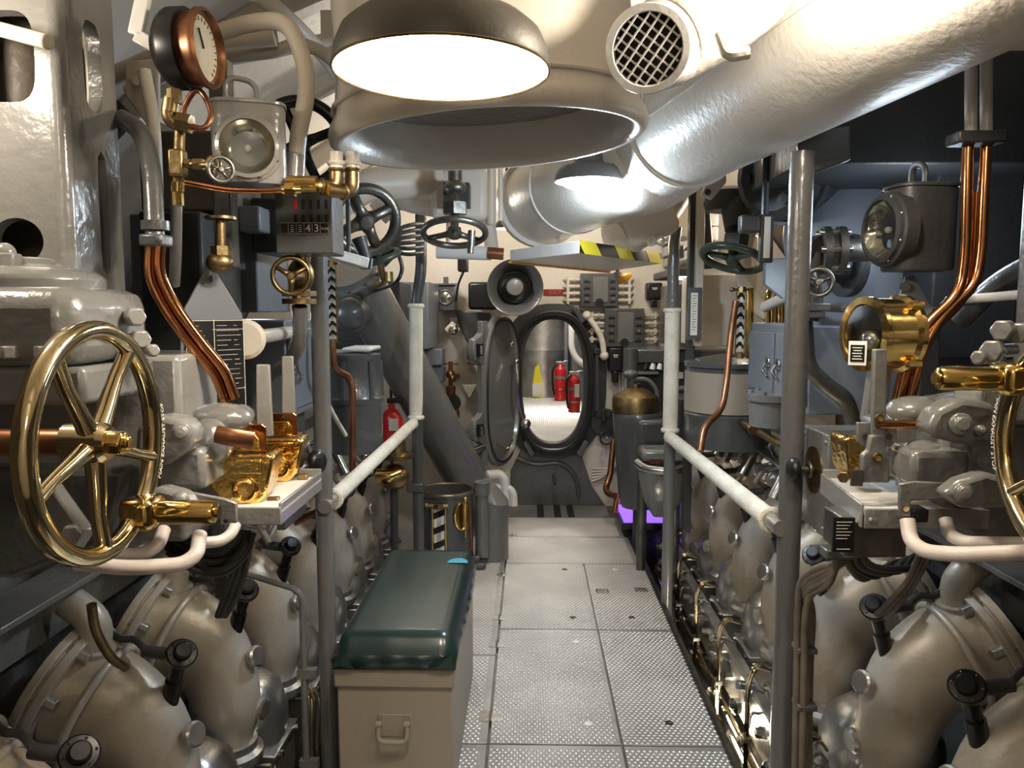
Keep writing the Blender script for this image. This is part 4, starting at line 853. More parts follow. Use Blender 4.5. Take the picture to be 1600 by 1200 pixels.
for q in ((0, -.001, wz, .0015), (0, -hz + .001, wz, .0015), (0, -hz*.74, wz, .0012), (wz*.45, -hz*.1, wz*.55, .001)): b.prism([(q[0], q[1]), (q[0] + q[2], q[1]), (q[0] + q[2], q[1] - q[3]), (q[0], q[1] - q[3])], o_ + pn*.0032, ex, (0, 0, 1), .0004, pn)
for q in ((0, 0), (wz*.47, 0), (wz - .0015, 0)): b.prism([(q[0], 0), (q[0] + .0015, 0), (q[0] + .0015, -hz), (q[0], -hz)], o_ + pn*.0032, ex, (0, 0, 1), .0004, pn)
for k in range(13):
    for (s0, ln) in ((.52, .18 + .07*((k*7) % 4)), (.82, .06 + .03*(k % 3)), (.06, .16 + .05*((k*5) % 4))):
        y_ = -hz*(.06 + .052*k); b.prism([(wz*s0, y_), (wz*(s0 + ln), y_), (wz*(s0 + ln), y_ - .0009), (wz*s0, y_ - .0009)], o_ + pn*.0032, ex, (0, 0, 1), .0003, pn)
t.p('chart_ruling', b, 'ink', parent=ch, kind='stuff')
b = B(); b.prism([(.004*math.cos(2*PI*i/12), .009*math.sin(2*PI*i/12)) for i in range(12)], W(329, 436, 1.757) + pn*.002, ex, (0, 0, 1), .001, pn); t.p('hanging_slot', b, 'black')
b = B(); b.lathe([(0, 0), (.05, 0), (.05, .012), (.04, .02), (0, .02)], W(383, 530, 1.90), (0.3, -1, 0), 24); b.cyl(W(383, 530, 1.90), W(383, 530, 1.90) + V((-.10, .82, 0)), .02, n=12); one('round_plate', b, 'cream', 'round cream disc behind the right edge of the sign plate', 'disc')
# ================================================================== gauge and its plumbing
t = T('pressure_gauge', 'big pressure gauge with copper bezel and black case facing the aisle, upper left', 'gauge')
gc = W(316, 76, 1.45); R = S(58, 1.45)
b = B(); b.lathe([(0, -.075), (R*.7, -.075), (R*.95, -.06), (R*1.02, -.05), (R*1.02, -.022), (R*.9, -.02), (0, -.02)], gc, (1, -.06, 0), 40); t.p('case', b, 'black')
b = B(); x, y, z = frame((1, -.06, 0)); b.loft([b.ring(gc + z*h, x, y, r, 44) for r, h in [(R*.90, -.03), (R*.92, -.005), (R*1.0, .004), (R*1.0, .012), (R*.9, .016), (R*.84, .008), (R*.83, -.002)]], False, False); t.p('bezel', b, 'copperdull', sm=.6)
b = B(); b.cyl(gc - z*.004, gc, R*.86, n=40); dl = t.p('dial', b, 'dial')
b = B(); b.bar(gc + z*.003, gc + z*.003 + V((0, -.02, .03)), .003, .002); t.p('pointer', b, 'black', parent=dl)
b = B()
for k in range(21):
    a = math.radians(-45 + 13.5*k); d = x*math.cos(a) + y*math.sin(a); b.bar(gc + d*R*.68 + z*.001, gc + d*R*.78 + z*.001, .0015, .001, z)
t.p('scale_marks', b, 'inkdark', parent=dl, kind='stuff')
t = T('gauge_bracket', 'white angled strap holding the copper rimmed gauge', 'bracket')
b = B(); b.bar(W(212, 55, 1.45), W(228, -20, 1.45), .028, .012, (0, -1, 0)); t.p('strap', b, 'white', bev=.003)
b = B(); b.bar(W(212, 55, 1.45), W(242, 72, 1.45), .024, .012, (0, -1, 0)); t.p('strap_foot', b, 'white', bev=.003)
t = T('gauge_valve', 'brass elbow and needle valve chain below the copper rimmed gauge', 'valve')
b = B(); b.hexa(W(272, 140, 1.43), (0, 0, -1), .013, .025); b.cyl(W(268, 155, 1.43), W(265, 175, 1.43), .015, n=14); t.p('gauge_nut', b, 'brassdull')
b = B(); b.tube(fil([W(266, 160, 1.43), W(262, 188, 1.43), W(290, 198, 1.44)], .02), .013, 12); t.p('elbow', b, 'brassdull')
b = B(); b.hexa(W(278, 190, 1.43), (1, 0, -.2), .018, .025); b.cyl(W(281, 200, 1.45), W(278, 290, 1.46), .010, n=12); t.p('riser', b, 'brassdull')
b = B(); c = W(278, 255, 1.45); b.bx(c.x - .014, c.x + .014, c.y - .014, c.y + .014, c.z - .025, c.z + .025); t.p('valve_body', b, 'brassdull', bev=.005)
b = B(); b.cyl(c, W(325, 259, 1.43), .005, n=10); b.hexa(W(303, 257, 1.44), (1, 0, 0), .011, .018); b.hexa(W(290, 256, 1.445), (1, 0, 0), .009, .010); t.p('valve_stem', b, 'brassdull')
wheel_parts(t, W(345, 265, 1.40), (.55, -.83, 0), .025, .0035, 5, .3, 'steeldark', .22, .6)
wheel_parts(t, W(332, 262, 1.43), (1, -.1, 0), .022, .003, 4, .3, 'brassdull', .22, .6)
b = B(); b.cyl(W(278, 285, 1.46), W(278, 300, 1.46), .012, n=12); b.hexa(W(278, 300, 1.46), (0, 0, -1), .010, .025); t.p('tail_nut', b, 'brass')
pipe([W(290, 195, 1.44), W(318, 200, 1.44), W(330, 178, 1.45), W(318, 148, 1.46), W(305, 142, 1.46), W(292, 160, 1.46), W(285, 185, 1.46)], .0055, 'copperdull', 'thin copper tube looped under the upper left gauge', smooth=True, n=8)
# lantern
lantern(W(392, 290, 1.72), (.28, -.96, -.02), S(112, 1.66), .11, S(118, 1.7), S(40, 1.66), 'grey battle lantern with a round lens hanging at upper left', 'greylight', .42)
b = B(); b.bx(W(333, 0, 1.9).x, W(362, 0, 1.9).x, 1.85, 1.90, W(0, 420, 1.9).z, W(0, 100, 1.9).z); one('lantern_post', b, 'greydark', 'dark upright bar behind the grey battle lantern', 'bar', bev=.005)
pipe([W(250, 82, 1.9), W(330, 55, 1.85), W(400, 35, 1.82), W(448, 40, 1.80), W(474, 95, 1.80), W(478, 150, 1.80), W(466, 215, 1.80), W(462, 285, 1.80)], .0195, 'cream', 'thick cream conduit bending down beside the grey lantern', smooth=True)
b = B(); c = W(461, 240, 1.80); b.cyl(c, W(459, 292, 1.80), .024, n=16); one('conduit_gland', b, 'greylight', 'grey gland at the lower end of the thick cream conduit', 'gland', bev=.004)
# counter box with digits
t = T('counter_box', 'grey revolution counter box showing the digits 43, above the left post', 'counter'); Yb = 1.92
x0, x1, z0, z1 = W(431, 400, Yb).x, W(520, 400, Yb).x, W(0, 397, Yb).z, W(0, 300, Yb).z
b = B(); b.bx(x0, x1, Yb, Yb + .12, z0, z1 + .02); t.p('case', b, 'greydark', bev=.004); w = x1 - x0
for r_ in range(2):
    for k in range(5):
        xx = x0 + w*(.34 + .135*k); zz = z1 - .022 - r_*.036; b = B(); b.bx(xx, xx + .0075, Yb - .002, Yb + .0005, zz - .022, zz); t.p('louvre_slot', b, 'red' if (r_ == 0 and k == 0) else 'black')
xs = x0 + w*.10; ws = w*.84; zc = W(0, 358, Yb).z; b = B(); b.bx(xs, xs + ws, Yb - .003, Yb, zc - .014, zc + .014); st = t.p('digit_strip', b, 'steel')
for k in range(6):
    b = B(); b.bx(xs + ws*(k + .05)/6, xs + ws*(k + .95)/6, Yb - .0045, Yb - .003, zc - .012, zc + .012); t.p('digit_window', b, 'black', parent=st)
b = B(); text(b, '4', V((xs + ws*3.15/6, Yb - .005, zc - .009)), (1, 0, 0), (0, 0, 1), .027); t.p('digit', b, 'ink', parent=st)
b = B(); text(b, '3', V((xs + ws*4.2/6, Yb - .005, zc - .009)), (1, 0, 0), (0, 0, 1), .027); t.p('digit', b, 'ink', parent=st)
b = B(); text(b, 'RUN', V((xs + ws*5.12/6, Yb - .005, zc - .004)), (1, 0, 0), (0, 0, 1), .0085); t.p('print', b, 'ink', parent=st)
b = B()
for k in (1, 2):
    for j in range(4): b.bx(xs + ws*(k + .3)/6, xs + ws*(k + .7)/6, Yb - .0052, Yb - .0045, zc - .009 + j*.005, zc - .0075 + j*.005)
t.p('small_print', b, 'ink', parent=st, kind='stuff')
# cabinets behind
cabinet(-1.30, -.86, 2.69, 3.04, W(0, 655, 2.69).z, W(0, 500, 2.69).z, 'greyblue', 'blue grey switch cabinet behind the two upright levers', face=1, doors=1)
b = B(); b.bx(-1.28, -1.25, 2.72, 3.0, .84, W(0, 655, 2.69).z + .01); ROOTS[-1].p('leg', b, 'greydark'); b = B(); b.bx(-.92, -.89, 2.72, 3.0, .70, W(0, 655, 2.69).z + .01); ROOTS[-1].p('leg', b, 'greydark')
cabinet(-1.35, -.92, 2.60, 2.95, W(0, 488, 2.6).z, W(0, 335, 2.6).z, 'greyblue', 'dark blue grey box above the left switch cabinet', 'switch_box', cat='box')
t = T('globe_valve', 'brass valve with round three spoke handwheel left of the near post', 'valve'); c = W(455, 431, 1.95)
wheel_parts(t, c, (.15, -1, -.05), S(32, 1.95), .0065, 3, .5, 'brassdull', .2, .9)
b = B(); b.cyl(c, c + V((0, .10, 0)), .010, n=12); t.p('stem', b, 'brassdull'); b = B(); b.sph(W(470, 430, 2.05), (.035, .035, .045)); b.lathe([(.02, 0), (.045, 0), (.045, .014), (.02, .014)], W(468, 475, 2.05), (0, 0, 1), 20); b.lathe([(.02, 0), (.045, 0), (.045, .014), (.02, .014)], W(468, 463, 2.05), (0, 0, 1), 20); t.p('body', b, 'brassdull')
b = B(); b.cyl(W(474, 400, 2.05), W(468, 470, 2.05), .02, n=14); t.p('neck', b, 'brasspale')
pipe([W(468, 478, 2.05), W(470, 530, 2.08), W(455, 565, 2.15), W(415, 590, 2.25), W(398, 640, 2.3)], .020, 'grey', 'bent grey pipe dropping from the left brass globe valve', rad=.10)
t = T('angle_valve', 'brass valve stack standing left of the sign plate top', 'valve'); c = W(345, 360, 1.72)
b = B(); b.cyl(W(345, 345, 1.72), W(345, 420, 1.72), .011, n=12); b.hexa(W(345, 385, 1.72), (0, 0, -1), .022, .02); b.lathe([(.0, 0), (.034, 0), (.034, .006), (0, .006)], W(345, 343, 1.72), (0, 0, 1), 20); t.p('stem', b, 'brassdull')
b = B(); b.sph(W(343, 410, 1.72), (.03, .025, .025)); t.p('body', b, 'brassdull')
# black ring wheel behind the lantern
t = T('vent_wheel', 'large black ring wheel in shadow behind the grey lantern', 'handwheel'); wheel_parts(t, W(470, 225, 2.3), (.2, -1, -.1), S(72, 2.3), .018, 4, .4, 'black', .2, .7)
b = B(); b.cyl(W(470, 225, 2.3), W(475, 225, 2.55), .02, n=12); t.p('stem', b, 'black')
# ================================================================== right control stand
t = T('stand_column', 'dark grey cast column cropped by the right edge of the picture', 'column')
b = B(); b.bx(1.0, 1.5, 1.47, 1.62, 1.38, 2.4); t.p('column', b, 'greydark', bev=.015)
b = B(); b.bx(.985, 1.2, 1.36, 1.55, W(0, 580, 1.4).z, W(0, 490, 1.4).z); t.p('foot_casting', b, 'grey', bev=.02)
for u, v, r in ((1572, 516, .020), (1556, 548, .021), (1536, 558, .014), (1598, 520, .02)):
    p = W(u, v, 1.37); b = B(); b.cyl(p + V((.05, .03, 0)), p, .012, n=12); b.hexa(p, (-.75, -.65, 0), r, .026); t.p('bolt', b, 'grey', bev=.004)
throttle(1, (.785, 1.11, W(1660, 705, 1.11).z), 'right', -PI/2 + .3, math.radians(146), math.radians(158))
t = T('control_stand', 'grey control stand housing behind the right brass wheel', 'control stand')
b = B(); b.prism([(.80, 1.30), (1.3, 1.38), (1.3, 1.0), (.95, 1.0), (.82, 1.10)], (0, 1.50, 0), (1, 0, 0), (0, 0, 1), .22, (0, 1, 0)); t.p('frame', b, 'grey', bev=.015)
b = B(); b.bx(.83, 1.3, 1.44, 1.52, W(0, 660, 1.44).z, W(0, 585, 1.44).z); t.p('plinth', b, 'greylight', bev=.012)
t = T('link_casting', 'grey bolted rocker castings between the right tray and the right wheel', 'linkage')
c = W(1500, 668, 1.42); b = B(); b.prism([(-.075, .0), (-.06, .035), (-.015, .058), (.04, .05), (.075, .01), (.06, -.03), (.0, -.03), (-.06, -.015)], c + V((0, -.03, 0)), (1, 0, 0), (0, 0, 1), .06, (0, 1, 0)); t.p('upper_link', b, 'grey', bev=.012)
for u, v, r in ((1500, 662, .020), (1530, 672, .010)):
    b = B(); b.lathe([(0, 0), (r, 0), (r, .010), (r*.6, .012), (r*.6, .02), (0, .021)], W(u, v, 1.385), (-.2, -1, .1), 18); t.p('pin', b, 'grey', bev=.002)
b = B(); b.bx(W(1462, 0, 1.45).x, W(1560, 0, 1.45).x, 1.45, 1.56, W(0, 756, 1.45).z, W(0, 700, 1.45).z); t.p('housing', b, 'grey', bev=.012)
b = B(); b.lathe([(0, 0), (.05, 0), (.05, .02), (.04, .05), (0, .06)], W(1440, 725, 1.52), (-.6, -.8, 0), 24); t.p('bell_end', b, 'grey')
b = B(); b.cyl(W(1420, 735, 1.50), W(1408, 737, 1.50), .016, n=14); t.p('stud', b, 'grey')
c = W(1530, 765, 1.36); b = B(); b.prism([(-.075, -.005), (-.045, .02), (.0, .035), (.05, .02), (.07, -.02), (.03, -.03), (-.04, -.03)], c + V((0, -.02, 0)), (1, 0, 0), (0, 0, 1), .04, (0, 1, 0)); t.p('lower_link', b, 'grey', bev=.010)
b = B(); b.lathe([(0, 0), (.017, 0), (.017, .012), (.011, .014), (.011, .022), (0, .024)], W(1502, 768, 1.345), (-.2, -1, .1), 18); t.p('pin', b, 'grey', bev=.002)
q = [W(1405, 756, 1.42), W(1428, 752, 1.42), W(1500, 755, 1.40), W(1500, 780, 1.40), W(1424, 783, 1.42), W(1424, 808, 1.42), W(1405, 808, 1.42)]
b = B(); b.plate(q, (0, .008, 0)); t.p('bracket_plate', b, 'grey', bev=.003); b = B(); b.hexa(W(1414, 794, 1.42), (0, -1, 0), .006, .005); t.p('bracket_screw', b, 'brasspale')
b = B(); b.bx(W(1462, 0, 1.43).x, W(1490, 0, 1.43).x, 1.42, 1.46, W(0, 806, 1.43).z, W(0, 786, 1.43).z); t.p('rubber_block', b, 'black', bev=.003)
t = T('cam_casting', 'glossy grey cam casting at the foot of the right copper tubes', 'casting')
b = B(); b.sph(W(1430, 642, 1.62), (.060, .05, .032), 24, 12); b.sph(W(1402, 640, 1.62), (.02, .03, .022), 16, 10); t.p('casting', b, 'grey', sm=2)
b = B(); b.cyl(W(1372, 664, 1.50), W(1450, 663, 1.52), .009, n=12); b.cyl(W(1436, 660, 1.52), W(1446, 662, 1.52), .013, n=12); t.p('bronze_rod', b, 'copper')
b = B(); b.bx(W(1400, 0, 1.66).x, W(1480, 0, 1.66).x, 1.6, 1.75, W(0, 700, 1.66).z, W(0, 650, 1.66).z); t.p('cover', b, 'aluminium', bev=.015)
# tray, lever, box with dial
t = T('drip_tray', 'shallow pale drip tray right of the walkway under the single upright lever', 'tray')
tz = W(1350, 796, 1.49).z; qa, qb = WZ(1350, 797, tz), WZ(1286, 747, tz); qc, qd = qb + V((.24, 0, 0)), qa + V((.24, 0, 0))
b = B(); b.plate([qa, qd, qc, qb], (0, 0, -.010)); t.p('tray_floor', b, 'white', bev=.002)
for a_, c_, h0, h1 in ((qa, qd, .036, .004), (qb, qa, .036, .012), (qc, qb, .03, .02)):
    dv = (c_ - a_).normalized().cross(V((0, 0, 1)))*.006; b = B(); b.plate([a_ - V((0, 0, h0)), c_ - V((0, 0, h0)), c_ + V((0, 0, h1)), a_ + V((0, 0, h1))], dv); t.p('tray_lip', b, 'greylight', bev=.002)
b = B(); b.sph(W(1360, 812, 1.48) + V((0, -.002, 0)), .005, 8, 6); t.p('screw', b, 'greylight')
t = T('control_lever', 'upright grey control lever with forked foot standing in the right tray', 'lever')
p = W(1374, 545, 1.52); q = W(1371, 690, 1.52); b = B(); b.bar(q, p, .026, .014, (0, -1, 0)); t.p('lever', b, 'grey', bev=.003)
zz = lambda u, v: W(u, v, 1.505)
b = B(); b.plate([zz(1347, 755), zz(1347, 712), zz(1356, 704), zz(1360, 680), zz(1384, 680), zz(1386, 704), zz(1391, 712), zz(1391, 755)], (0, .016, 0)); f = t.p('fork', b, 'grey', bev=.004)
b = B(); b.bx(zz(1361, 0).x, zz(1380, 0).x, 1.5, 1.506, zz(0, 752).z, zz(0, 728).z); t.p('fork_slot', b, 'steeldark', parent=f)
for u, v, r in ((1371, 715, .009), (1374, 653, .008)):
    b = B(); b.torus(W(u, v, 1.50), (0, 1, 0), r*.8, r*.35, 16, 8); b.cyl(W(u, v, 1.503), W(u, v, 1.499), r*.6, n=12); t.p('pivot', b, 'brassdull')
b = B(); b.plate([W(1340, 660, 1.53), W(1402, 660, 1.53), W(1402, 690, 1.53), W(1392, 698, 1.53), W(1350, 698, 1.53), W(1340, 690, 1.53)], (0, .010, 0)); cp = t.p('cross_plate', b, 'grey', bev=.002)
for u in (1352, 1389):
    b = B(); b.cyl(W(u, 682, 1.53), W(u, 682, 1.528), .006, n=12); t.p('plate_hole', b, 'black', parent=cp)
t = T('lever_box', 'brass lever box tucked behind the right control lever', 'lever box'); c = W(1340, 720, 1.62)
b = B(); b.prism([(-.028, .045), (-.02, .052), (.03, .052), (.05, .03), (.05, -.04), (.0, -.05), (-.018, -.02)], c, (1, 0, 0), (0, 0, 1), .09, (0, 1, 0)); t.p('case', b, 'goldbrass', bev=.012)
b = B(); b.hexa(W(1322, 742, 1.60), (-.5, -.8, 0), .013, .03); t.p('drain_plug', b, 'brassdull', bev=.002)
t = T('dial_box', 'grey riveted box with a brass dial plate and black knob, right of the walkway', 'control box')
X0 = .755; ya_, yb_ = X0/((1296 - 827)/1200), X0/((1259 - 827)/1200); zA, zB = W(0, 676, ya_).z, W(0, 832, ya_).z
b = B(); b.bx(X0, X0 + .20, ya_, yb_ + .02, zB, zA); t.p('box', b, 'grey', bev=.004)
b = B(); yc_ = (ya_ + yb_)/2 + .01; zc_ = WX(1279, 738, X0).z; b.lathe([(0, 0), (.062, 0), (.062, .003), (0, .003)], (X0, yc_, zc_), (-1, 0, 0), 36); t.p('dial_plate', b, 'brassdull')
b = B(); b.cyl((X0, yc_, zc_), (X0 - .045, yc_, zc_), .010, n=12); b.torus((X0 - .012, yc_, zc_), (1, 0, 0), .018, .005, 20, 8); t.p('spindle', b, 'steeldark')
b = B(); b.lathe([(0, .04), (.024, .04), (.031, .046), (.031, .058), (.024, .065), (0, .066)], (X0, yc_, zc_), (-1, 0, 0), 24); t.p('knob', b, 'black', sm=1)
for dy in (.015, yb_ - ya_ - .0):
    for z in (zB + .02, (zA+zB)/2, zA - .02): b = B(); b.sph((X0, ya_ + dy, z), .006, 8, 6); t.p('rivet', b, 'grey')
t = T('junction_box', 'dark brown junction box with a black data plate under the right tray', 'box')
b = B(); b.bx(W(1358, 0, 1.5).x, W(1460, 0, 1.5).x, 1.5, 1.62, W(0, 862, 1.5).z, W(0, 806, 1.5).z); t.p('box', b, 'steeldark', bev=.004)
b = B(); x0 = W(1334, 0, 1.5).x; b.bx(x0, x0 + .042, 1.494, 1.5, W(0, 852, 1.5).z, W(0, 800, 1.5).z); pl = t.p('data_plate', b, 'black')
b = B()
for k in range(6): b.bx(x0 + .006, x0 + .036 - .004*(k % 3), 1.4932, 1.494, W(0, 806 + 5*k, 1.5).z - .0012, W(0, 806 + 5*k, 1.5).z)
b.bx(x0 + .008, x0 + .034, 1.4932, 1.494, W(0, 848, 1.5).z, W(0, 847, 1.5).z); t.p('plate_print', b, 'ink', parent=pl, kind='stuff')
# pink pipes right
pipe([W(1418, 812, 1.42), W(1422, 845, 1.40), W(1445, 862, 1.36), W(1500, 867, 1.30), W(1640, 862, 1.25)], .0135, 'pinkwhite', 'lower of the pinkish white bent pipes under the right brass wheel', rad=.04)
pipe([W(1478, 812, 1.46), W(1482, 834, 1.44), W(1505, 848, 1.40), W(1640, 850, 1.33)], .0125, 'pinkwhite', 'upper of the pinkish white bent pipes under the right brass wheel', rad=.04)
# cables: strapped bundle down beside the post
for k in range(5):
    u = [1241, 1247, 1256, 1263, 1252][k]; e_ = [0, .03, .0, .025, -.02][k]; pipe([W(1318 - 3*k, 852, 1.75), W(1314 - 2*k, 880, 1.75), W(1285 + 2*k, 885 + 7*k, 1.78), W(1255 + 3*k, 905 + 6*k, 1.85), W(u + 6, 950 + 5*k, 1.90 + e_), W(u + 4 - 2*(k % 2), 1060, 1.92 + e_), W(u, 1260, 1.92 + e_)], .0095, 'cablebrown', '%s strand from the left in the brown cables strapped to the right near post' % ORD[k], 'cable', cat='cable', smooth=True, n=8, group='right cable bundle')
for v in (1012, 1100):
    b = B(); b.box(W(1257, v, 1.92), (.050, .055, .016)); one('cable_strap', b, 'greydark', '%s metal strap around the brown cable bundle' % ('upper' if v < 1050 else 'lower'), 'strap', bev=.004)
b = B(); b.box(W(1310, 862, 1.74), (.075, .05, .022)); one('cable_strap', b, 'greydark', 'metal strap gathering the cables under the dial box', 'strap', bev=.004)
for k in range(6): pipe([W(1322 + 3*k, 850, 1.76), W(1326 + 8*k, 885, 1.76), W(1350 + 18*k, 905 - 4*k, 1.80), W(1385 + 14*k, 885 - 5*k, 1.86), W(1430 + 8*k, 870, 1.95)], .0075, 'cable' if k % 2 else 'cablebrown', '%s cable fanning out from the strap under the dial box, counted from the left' % ORD[k], 'cable', cat='cable', smooth=True, n=8, group='right fanned cables')
for k in range(3): pipe([W(1436 + 8*k, 868, 1.7), W(1420 + 6*k, 905, 1.72), W(1395 + 8*k, 935, 1.78), W(1370 + 10*k, 960, 1.85)], .007, 'cablebrown', '%s thin cable hanging below the brown junction box' % ['first', 'second', 'third'][k], 'cable', cat='cable', smooth=True, n=8, group='right hanging cables')
# ================================================================== brass gauge, copper tubes, lantern
t = T('order_indicator', 'round polished brass indicator case with small nameplate beside the right copper tubes', 'indicator')
c = W(1352, 522, 1.72); ax = V((-.97, -.24, 0)).normalized(); x, y, z = frame(ax); R = S(58, 1.72)
b = B(); b.lathe([(0, -.09), (R*1.05, -.09), (R*1.05, -.078), (R*.95, -.07), (R*.95, -.01), (R*1.0, -.005), (R*1.0, .006), (R*.8, .010), (R*.77, .004), (R*.75, -.04), (0, -.04)], c, ax, 40); t.p('case', b, 'brass')
b = B(); b.cyl(c - z*.04, c - z*.036, R*.75, n=32); t.p('dial', b, 'charcoal'); b = B(); b.cyl(c + z*.0035, c + z*.0055, R*.77, n=32); t.p('glass', b, 'glass')
b = B(); b.sph(c - V((0, 0, .014)) - z*.022, (.028, .030, .026), 18, 10); t.p('knob', b, 'steel')
for k in range(4):
    a = PI/4 + PI/2*k; d = x*math.cos(a) + y*math.sin(a); b = B(); b.cyl(c + d*R*1.06 - z*.09, c + d*R*1.06 - z*.06, .009, n=10); t.p('lug', b, 'brass')
pc = W(1340, 552, 1.66); b = B(); R3 = Matrix((V((.86, -.5, 0)).normalized(), V((.5, .86, 0)).normalized(), V((0, 0, 1)))).transposed(); b.box(pc, (.036, .004, .052), R3); np_ = t.p('nameplate', b, 'enamel', bev=.001)
b = B(); b.box(pc + R3 @ V((0, -.003, 0)), (.028, .002, .036), R3); t.p('nameplate_panel', b, 'black', parent=np_)
b = B()
for k in range(5): b.box(pc + R3 @ V((0, -.0045, .012 - .006*k)), (.020 - .004*(k % 2), .0008, .002), R3)
t.p('nameplate_print', b, 'ink', parent=np_, kind='stuff')
b = B(); b.bar(W(1375, 575, 1.80), W(1362, 660, 1.80), .05, .03, (0, -1, 0)); t.p('bracket', b, 'greylight', bev=.006)
for k, P in enumerate([[(1512, 225), (1508, 400), (1500, 458), (1446, 508), (1420, 550), (1398, 640)], [(1541, 225), (1533, 395), (1524, 446), (1475, 488), (1440, 545), (1419, 632)], [(1526, 300), (1520, 420), (1505, 468), (1455, 515), (1432, 560), (1410, 640)]]):
    pipe([W(u, v, 1.76 + .02*(k == 2)) for u, v in P], .0125, 'copper', '%s of the polished copper tubes bending down at the right' % ['left one', 'right one', 'rear one'][k], 'copper_tube', .07, group='right copper tubes')
for k, u in enumerate((1517, 1541)): pipe([W(u, 215, 1.76), W(u, -60, 1.76)], .0125, 'creamgloss', '%s white pipe above the right copper tubes' % ['left', 'right'][k])
b = B(); b.box(W(1525, 217, 1.75), (.105, .06, .026)); one('pipe_clamp', b, 'charcoal', 'dark clamp joining white pipes to the right copper tubes', 'clamp', bev=.005)
lantern(W(1432, 424, 1.92), (-.99, -.14, 0), .12, S(95, 1.9), S(125, 1.9), S(44, 1.9), 'dark battle lantern with an oval looking lens beside the right copper tubes', 'charcoal', .5)
b = B(); b.plate([W(1400, 480, 1.95), W(1415, 432, 1.95), W(1428, 430, 1.95), W(1470, 505, 1.95), W(1440, 520, 1.95)], (0, .006, 0)); t = T('lantern_bracket', 'grey triangular bracket plate under the dark battle lantern', 'bracket'); t.p('plate', b, 'greyblue', bev=.002)
b = B(); b.cyl(W(1414, 448, 1.95), W(1414, 448, 1.945), .012, n=14); t.p('bolt', b, 'greydark'); b = B(); b.cyl(W(1430, 480, 1.95), W(1430, 480, 1.95) + V((0, .85, 0)), .015, n=10); t.p('stand_off', b, 'greydark')
pipe([W(1640, 400, 1.9), W(1560, 440, 2.0), W(1500, 500, 2.1)], .028, 'greydark', 'dark diagonal brace pipe behind the right copper tubes')
pipe([W(1480, 470, 2.1), W(1540, 465, 2.0), W(1600, 460, 1.9)], .012, 'cream', 'short cream pipe crossing behind the right copper tubes', smooth=True)
# ================================================================== cabinets and blower at right
xc = .955; cabinet(xc, 1.62, xc/((1262 - 827)/1200), xc/((1170 - 827)/1200), W(0, 645, 2.63).z, W(0, 508, 2.7).z, 'greyblue', 'blue grey two door cabinet behind the right near post', face=-1, doors=2)
pipe([W(1256, 490, 2.5), W(1262, 575, 2.5), W(1295, 605, 2.5), W(1322, 622, 2.5), W(1335, 665, 2.5), W(1337, 790, 2.5)], .026, 'steeldark', 'dark S bent pipe in front of the blue grey cabinet', rad=.12)
t = T('blower_casing', 'large blue grey rounded blower casing above the right cabinet', 'blower')
b = B(); b.tube(spl([W(1345, 500, 2.85), W(1335, 430, 2.85), W(1310, 370, 2.9), W(1330, 310, 3.0)]), [.17 + .002*i for i in range(19)], 28); t.p('casing', b, 'greyblue', sm=1.5)
b = B(); b.plate([W(1195, 405, 3.1), W(1262, 400, 3.0), W(1262, 440, 3.0), W(1225, 468, 3.0), W(1195, 445, 3.1)], (0, .03, 0)); t.p('side_sheet', b, 'greyblue', bev=.005)
b = B(); b.lathe([(0, 0), (.105, 0), (.105, .03), (.06, .035), (.045, .09), (.05, .10), (0, .10)], W(1330, 415, 2.62), (-1, -.2, 0), 28); t.p('flange', b, 'charcoal')
t = T('flange_valve', 'bolted flange valve with spoked handwheel right of the near right post', 'valve'); c = W(1283, 392, 2.45)
b = B(); b.lathe([(0, 0), (.075, 0), (.075, .022), (.06, .026), (.06, .04), (.075, .044), (.075, .066), (.035, .07), (.035, .14), (0, .14)], c, (1, -.15, 0), 28); b.cyl(c, W(1258, 395, 2.5), .05, n=20); t.p('body', b, 'steeldark')
x, y, z = frame((1, -.15, 0))
for k in range(6):
    a = 2*PI*k/6; b = B(); b.hexa(c + x*(.062*math.cos(a)) + y*(.062*math.sin(a)) - z*.012, z, .011, .09); t.p('bolt', b, 'steel', bev=.002)
b = B(); b.tube(spl([W(1268, 400, 2.47), W(1262, 430, 2.45), W(1268, 470, 2.45), W(1262, 500, 2.45)]), .035, 16); t.p('neck', b, 'greydark')
wheel_parts(t, W(1279, 441, 2.36), (-.25, -1, .0), S(21, 2.36)*1.15, .0075, 3, .4, 'steeldark', .25, .8)
b = B(); b.cyl(W(1279, 441, 2.36), W(1268, 441, 2.45), .012, n=10); t.p('stem', b, 'steeldark')
b = B(); b.box(W(1270, 480, 2.42), (.09, .06, .025)); b.box(W(1268, 492, 2.42), (.07, .05, .02)); t.p('lower_flange', b, 'greydark', bev=.004)
# dark boxes up high
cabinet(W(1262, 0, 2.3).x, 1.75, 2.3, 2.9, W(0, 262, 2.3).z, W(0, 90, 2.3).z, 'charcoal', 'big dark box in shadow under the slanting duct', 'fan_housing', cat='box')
b = B(); b.plate([W(1248, 280, 2.25), W(1330, 250, 2.2), W(1330, 195, 2.2), W(1248, 205, 2.25)], (0, .05, 0)); one('gusset_plate', b, 'greydark', 'dark gusset plate at the top of the right near post', 'plate', bev=.006)
t = T('fan_guard', 'curved wire fan guard glowing warm behind the right near post', 'fan guard'); c = W(1330, 325, 2.8); R = .16
for k in range(7):
    b = B(); b.torus(c, (-.5, -1, .1), R*(k + 1)/7, .0025, 40, 5); t.p('ring_wire', b, 'steeldark')
x, y, z = frame((-.5, -1, .1))
for k in range(12):
    a = 2*PI*k/12; d = x*math.cos(a) + y*math.sin(a); b = B(); b.cyl(c + d*.02, c + d*R, .0025, n=5); t.p('radial_wire', b, 'steeldark')
